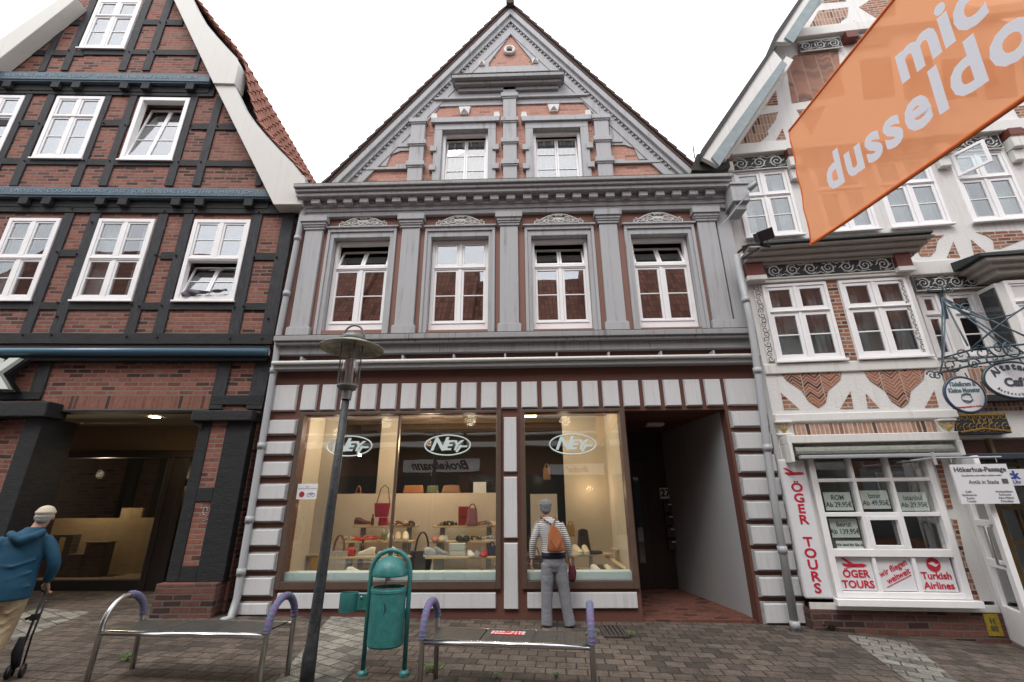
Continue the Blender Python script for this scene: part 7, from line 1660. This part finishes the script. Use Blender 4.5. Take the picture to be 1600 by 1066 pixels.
hand(b, hL_, (-.10, .03, -1), (.35, 1, 0), .4); hand(b, hR_, (.0, .02, -1), (-.3, 1, 0), 1.1)
limb(b, [(-.08, 0, .86), (-.11, .0, .45), (-.13, .0, .07)], [.07, .04, .032]); limb(b, [(.078, 0, .86), (.13, .0, .45), (.19, .0, .07)], [.07, .04, .032])
b.build('body', SKIN, W, remesh=.0065, sm=2); eyes(W, hc, R(4), .96)
STR = mat('striped_jersey', (.6, .6, .58), .9, bump=.4, bscale=30)
n = STR.node_tree; bs = n.nodes['Principled BSDF']; tc = n.nodes.new('ShaderNodeTexCoord'); sp = n.nodes.new('ShaderNodeSeparateXYZ'); n.links.new(tc.outputs['Object'], sp.inputs[0])
nz = n.nodes.new('ShaderNodeTexNoise'); nz.inputs['Scale'].default_value = 5; n.links.new(tc.outputs['Object'], nz.inputs['Vector'])
m_ = n.nodes.new('ShaderNodeMath'); m_.operation = 'MULTIPLY_ADD'; m_.inputs[1].default_value = .02; n.links.new(nz.outputs[0], m_.inputs[0]); n.links.new(sp.outputs[2], m_.inputs[2])
fm = n.nodes.new('ShaderNodeMath'); fm.operation = 'MULTIPLY'; fm.inputs[1].default_value = 1/.027; n.links.new(m_.outputs[0], fm.inputs[0]); fr = n.nodes.new('ShaderNodeMath'); fr.operation = 'FRACT'; n.links.new(fm.outputs[0], fr.inputs[0])
gt_ = n.nodes.new('ShaderNodeMath'); gt_.operation = 'GREATER_THAN'; gt_.inputs[1].default_value = .66; n.links.new(fr.outputs[0], gt_.inputs[0]); mxr = n.nodes.new('ShaderNodeMixRGB'); mxr.inputs[1].default_value = (.55, .54, .52, 1); mxr.inputs[2].default_value = (.02, .02, .028, 1); n.links.new(gt_.outputs[0], mxr.inputs[0]); n.links.new(mxr.outputs[0], bs.inputs['Base Color'])
b = MB(); sec(b, [(0, 0, .90, .175, .135), (-.005, 0, .97, .172, .13), (-.02, 0, 1.08, .158, .12), (-.035, -.005, 1.22, .172, .12), (-.045, -.01, 1.32, .178, .11), (-.05, -.01, 1.385, .145, .09), (-.07, 0, 1.43, .07, .065), (-.08, 0, 1.45, .06, .058)])
for (sh_, el, ha, q) in (((-.19, 0, 1.345), eL, hL_, -1), ((.10, 0, 1.345), eR, hR_, 1)):
    limb(b, [sh_, (sh_[0]+q*.035, 0, 1.28), el, lerp(el, ha, .93)], [.062, .06, .052, .042])
b.build('striped_top', STR, W, remesh=.010, sm=3)
TRG = mat('grey_trousers', (.20, .205, .225), .85, var=.22, scale=9, bump=.9, bscale=14, stretch=(1, 1, 2))
b = MB(); sec(b, [(0, .0, .70, .12, .10), (0, 0, .80, .165, .135), (-.0, 0, .90, .165, .13), (-.005, 0, .955, .15, .115)])
limb(b, [(-.078, 0, .80), (-.098, .0, .62), (-.115, .0, .45), (-.125, -.0, .2), (-.13, .0, .02)], [.112, .10, .085, .078, .082]); limb(b, [(.078, 0, .80), (.10, .0, .62), (.13, .0, .45), (.165, -.0, .2), (.195, .0, .02)], [.112, .10, .085, .078, .082])
for (px_, pz_) in ((-.11, .30), (-.12, .2), (.15, .3), (.17, .2), (-.1, .55), (.11, .55)):
    for k in range(2): b.tube([(px_-.05, -.04, pz_+k*.04), (px_, -.065, pz_+.015+k*.04), (px_+.05, -.04, pz_-.01+k*.04)], .012, 6)
b.build('trousers', TRG, W, remesh=.010, sm=3)
b = MB(); sec(b, [(0, 0, .885, .182, .142), (-.003, 0, .955, .18, .138), (-.01, 0, .962, .15, .11)]); b.build('navy_hem', mat('navy_jersey', (.012, .014, .028), .9), W, smooth=True)
b = MB(); b.M = Matrix.Translation(hc) @ Matrix.Rotation(R(4), 4, 'Z'); b.ell((0, -.02, .035), (.086, .10, .095), 20, 12); b.ell((0, -.055, -.02), (.072, .058, .06), 16, 10); b.ell((.055, -.02, .01), (.03, .06, .06), 12, 8); b.ell((-.055, -.02, .01), (.03, .06, .06), 12, 8)
for k in range(70): a = random.random()*6.28; e_ = random.uniform(.1, 1.3); b.ell((.08*math.cos(a)*math.cos(e_), -.02+.09*math.sin(a)*math.cos(e_) if math.sin(a) < .4 else -.02, .035+.09*math.sin(e_)), (.018, .018, .014), 8, 5)
b.M = None; b.build('hair', HAIRG, W, remesh=.007)
for x, a in ((-.13, 8), (.195, -14)):
    b = MB(); b.M = Matrix.Translation((x, .03, 0)) @ Matrix.Rotation(R(-a), 4, 'Z'); b.rings([(0, .03, 0, .042, .125), (0, .03, .02, .045, .128), (0, .02, .05, .04, .105), (0, -.01, .08, .034, .06)], 16); b.build('shoe', mat('dark_shoe', (.03, .028, .03), .6), W, smooth=True)
# brown leather backpack on her back
BAGM = mat('tan_leather', (.34, .11, .04), .5, var=.25, scale=14, bump=.2)
bk_ = thing('leather_backpack', 'tan brown leather backpack with a leaf shaped flap worn by the woman at the window', 'backpack', (wp_.x, yw, wz))
b = MB(); cxb, cyb = .035, -.155
b.rings([(cxb, cyb, .985, .125, .055), (cxb, cyb-.0, 1.0, .135, .062), (cxb-.005, cyb-.005, 1.08, .12, .06), (cxb-.015, cyb, 1.2, .10, .05), (cxb-.035, cyb+.01, 1.30, .05, .032), (cxb-.045, cyb+.02, 1.345, .018, .018)], 20); b.build('bag_body', BAGM, bk_, smooth=True)
b = MB(); leaf = [(cxb-.045, 1.345), (cxb+.02, 1.30), (cxb+.075, 1.22), (cxb+.085, 1.16), (cxb+.05, 1.09), (cxb+.0, 1.01), (cxb-.055, 1.09), (cxb-.10, 1.16), (cxb-.10, 1.22), (cxb-.075, 1.30)]
b.prism(leaf, cyb-.072, cyb-.062); b.build('flap', mat('tan_leather_light', (.40, .14, .055), .45, var=.15, bump=.1), bk_, bevel=.004)
b = MB(); 
for q, sx_ in ((-1, -.17), (1, .05)): b.tube([(cxb-.045+q*.008, cyb+.0, 1.33), (cxb-.045+(sx_-(cxb-.045))*.5, -.125, 1.385), (sx_, -.085, 1.432), (sx_, -.0, 1.455), (sx_, .08, 1.41)], .010, 6)
b.build('strap', mat('dark_tan_strap', (.12, .04, .018), .5), bk_, smooth=True); b = MB(); b.box(cxb-.062, cxb-.03, cyb-.03, cyb-.015, 1.33, 1.37); b.build('buckle', mat('pale_buckle', (.6, .55, .4), .3, metal=.6), bk_)
hb = thing('hand_bag', 'dark red crumpled cloth bag held in the right hand of the woman at the window', 'bag', (wp_.x, yw, wz))
b = MB(); x = .262; b.rings([(x, .06, .56, .03, .02), (x, .06, .60, .055, .035), (x+.005, .06, .68, .06, .04), (x, .06, .76, .04, .03), (x-.01, .06, .80, .018, .014)], 14)
for k in range(14): b.ell((x+random.uniform(-.05, .05), .04, random.uniform(.6, .76)), (.016, .012, .03), 8, 5)
b.build('bag_body', mat('burgundy_cloth', (.10, .012, .025), .85, var=.4, scale=25), hb, smooth=True); b = MB(); b.tube([(x-.01, .06, .79), (hR_[0]-.005, .075, .815), (x-.01, .06, .80)], .006, 6); b.build('handle', MATS['burgundy_cloth'], hb)

# ---- old man walking away on the left
ym = 4.9; zt = D(55, 787, ym).z; xm = D(2, 960, ym).x; mz = GZ(xm)
HM = zt-mz; print('man', xm, HM)
Mn = person_base('person', 'elderly man in blue hooded jacket, cream cap and beige trousers walking away', (xm, ym, mz), R(30))
k_ = HM/1.74
def S(*p): return tuple(v*k_ for v in p)
b = MB(); hc = S(.075, .10, 1.60); head(b, hc, R(8), 1.02*k_)
limb(b, [S(.03, .04, 1.40), S(.05, .07, 1.47), S(.07, .09, 1.54)], [.075*k_, .062*k_, .06*k_])
sec(b, [S(-.02, 0, .88, .165, .12), S(-.02, .0, 1.0, .17, .12), S(-.01, .02, 1.2, .175, .12), S(.0, .03, 1.36, .16, .1), S(.02, .04, 1.43, .08, .07)])
eR, hR_ = S(.305, .0, 1.10), S(.265, .10, .90); eL, hL_ = S(-.28, .02, 1.10), S(-.27, .14, .88)
limb(b, [S(.17, .02, 1.37), S(.225, 0, 1.28), eR, hR_], [v*k_ for v in (.05, .05, .04, .027)]); limb(b, [S(-.17, .02, 1.37), S(-.23, 0, 1.28), eL, hL_], [v*k_ for v in (.05, .05, .04, .027)])
hand(b, hR_, (-.0, .4, -.8), (-.8, .5, .2), 1.25, 1.05); hand(b, hL_, (0, .3, -1), (.5, .8, 0), .6, 1.05)
limb(b, [S(-.10, 0, .88), S(-.12, .14, .50), S(-.14, .12, .1)], [.07*k_, .045*k_, .035*k_]); limb(b, [S(.06, 0, .88), S(.055, -.01, .50), S(.01, -.22, .12)], [.07*k_, .045*k_, .035*k_])
b.build('body', SKIN, Mn, remesh=.0065, sm=2); eyes(Mn, hc, R(8), 1.02*k_)
JK = mat('petrol_blue_jacket', (.003, .06, .115), .8, var=.25, scale=6, bump=.7, bscale=9)
b = MB(); sec(b, [S(-.01, -.01, .77, .21, .155), S(-.01, -.01, .90, .212, .155), S(-.01, .0, 1.05, .20, .145), S(-.0, .01, 1.2, .205, .145), S(.0, .02, 1.33, .20, .13), S(.01, .03, 1.40, .17, .11), S(.03, .05, 1.46, .095, .085), S(.04, .06, 1.49, .085, .08)])
for (sx_, el, ha) in ((.19, eR, hR_), (-.19, eL, hL_)):
    limb(b, [S(sx_*.8, .02, 1.36), S(sx_*1.18, 0, 1.28), el, lerp(el, ha, .92)], [v*k_ for v in (.07, .07, .06, .046)])
b.tube([S(-.13, -.06, 1.44), S(-.06, -.12, 1.40), S(.02, -.15, 1.36), S(.10, -.12, 1.40), S(.16, -.05, 1.45)], [.03, .042, .05, .042, .03], 10)
for z_ in (.86, 1.0, 1.12): b.tube([S(-.2, -.10, z_), S(0, -.155, z_-.02), S(.2, -.10, z_+.05)], .007, 6)
b.build('hooded_jacket', JK, Mn, remesh=.012, sm=4)
TB = mat('beige_trousers', (.34, .26, .16), .85, var=.2, scale=8, bump=1.0, bscale=10, stretch=(1, 1, 2))
b = MB(); sec(b, [S(-.02, 0, .72, .15, .12), S(-.02, 0, .85, .2, .155), S(-.02, 0, .93, .19, .14)])
limb(b, [S(-.10, 0, .82), S(-.12, .14, .52), S(-.14, .13, .25), S(-.145, .12, .05)], [v*k_ for v in (.115, .09, .08, .078)]); limb(b, [S(.07, 0, .82), S(.055, -.01, .50), S(.03, -.12, .26), S(.01, -.22, .09)], [v*k_ for v in (.12, .095, .082, .08)])
for (px_, py_, pz_) in ((.06, -.09, .55), (.06, -.10, .46), (.03, -.2, .3), (-.12, .05, .5), (.08, -.1, .65)): b.tube([S(px_-.07, py_+.02, pz_+.03), S(px_, py_-.02, pz_), S(px_+.07, py_+.02, pz_+.06)], .009, 6)
b.build('trousers', TB, Mn, remesh=.011, sm=3)
CAPM = mat('cream_cap', (.52, .45, .35), .85, var=.1, bump=.3)
b = MB(); b.M = Matrix.Translation(hc) @ Matrix.Rotation(R(8), 4, 'Z') @ Matrix.Scale(k_*1.03, 4)
b.ell((0, -.012, .045), (.082, .104, .072), 22, 12); b.rings([(0, -.012, .03, .088, .11), (0, -.012, .055, .088, .11)], 24); b.rings([(0, .11, .028, .07, .085), (0, .11, .036, .068, .08)], 20); b.M = None
b.build('cap', CAPM, Mn, remesh=.007, sm=1)
b = MB(); b.M = Matrix.Translation(hc) @ Matrix.Rotation(R(8), 4, 'Z') @ Matrix.Scale(k_*1.03, 4); b.ell((0, -.03, -.0), (.08, .088, .055), 20, 10); b.ell((0, -.05, -.03), (.066, .06, .045), 16, 8); b.M = None; b.build('hair', mat('white_grey_hair', (.34, .32, .31), .9, bump=.8, bscale=90), Mn, remesh=.008, sm=1)
for x, y, z_, a in ((-.145, .17, 0, 0), (.0, -.22, .03, 0)):
    b = MB(); b.M = Matrix.Translation(S(x, y, z_)) @ Matrix.Rotation(R(-a), 4, 'Z'); b.rings([(0, .03, 0, .048, .14), (0, .03, .025, .052, .144), (0, .02, .06, .046, .115), (0, -.02, .10, .04, .06)], 16); b.build('shoe', MATS['dark_shoe'], Mn, smooth=True)
# walking stick / folded stroller frame in his right hand
st_ = thing('walking_frame', 'black folding walking aid gripped in the right hand of the old man', 'walking aid', (xm, ym, mz), R(30))
h_ = Vector(hR_)+Vector((-.0, .03, -.075))*k_; g1_ = Vector(S(.20, .12, .0))
b = MB(); b.tube([h_+Vector((0, .05, .01)), h_+Vector((0, -.06, .0))], .016, 8); b.build('grip', BLACK, st_, smooth=True)
b = MB(); b.tube([h_, h_+(g1_-h_)*.5, h_+(g1_-h_)*.98], .011, 8); b.tube([h_+Vector((.03, 0, -.1)), h_+(g1_-h_)*.55+Vector((.03, .02, 0)), g1_+Vector((.05, .05, .03))], .009, 8); b.tube([h_+(g1_-h_)*.3, h_+(g1_-h_)*.3+Vector((-.07, .02, -.03))], .014, 8); b.build('tube_frame', BLACK, st_, smooth=True)
b = MB(); b.box(*[v for p in zip(h_+(g1_-h_)*.32-Vector((.03, .03, .03)), h_+(g1_-h_)*.32+Vector((.03, .03, .03))) for v in p]); b.build('joint_clamp', BLACK, st_, bevel=.008)
b = MB(); q = h_+(g1_-h_)*.68; b.tube([q+Vector((-.02, 0, .1)), q+Vector((-.03, .0, -.02)), q+Vector((-.02, .03, -.16))], [.03, .045, .035], 8); b.build('folded_pouch', mat('black_cloth', (.015, .015, .017), .9), st_, smooth=True)
for dx in (-.03, .07):
    b = MB(); b.M = Matrix.Translation((g1_.x+dx, g1_.y, .055)) @ Matrix.Rotation(R(90), 4, 'Y'); b.lathe([(.02, -.015), (.055, -.015), (.06, 0), (.055, .015), (.02, .015)], seg=20); b.build('wheel', BLACK, st_)
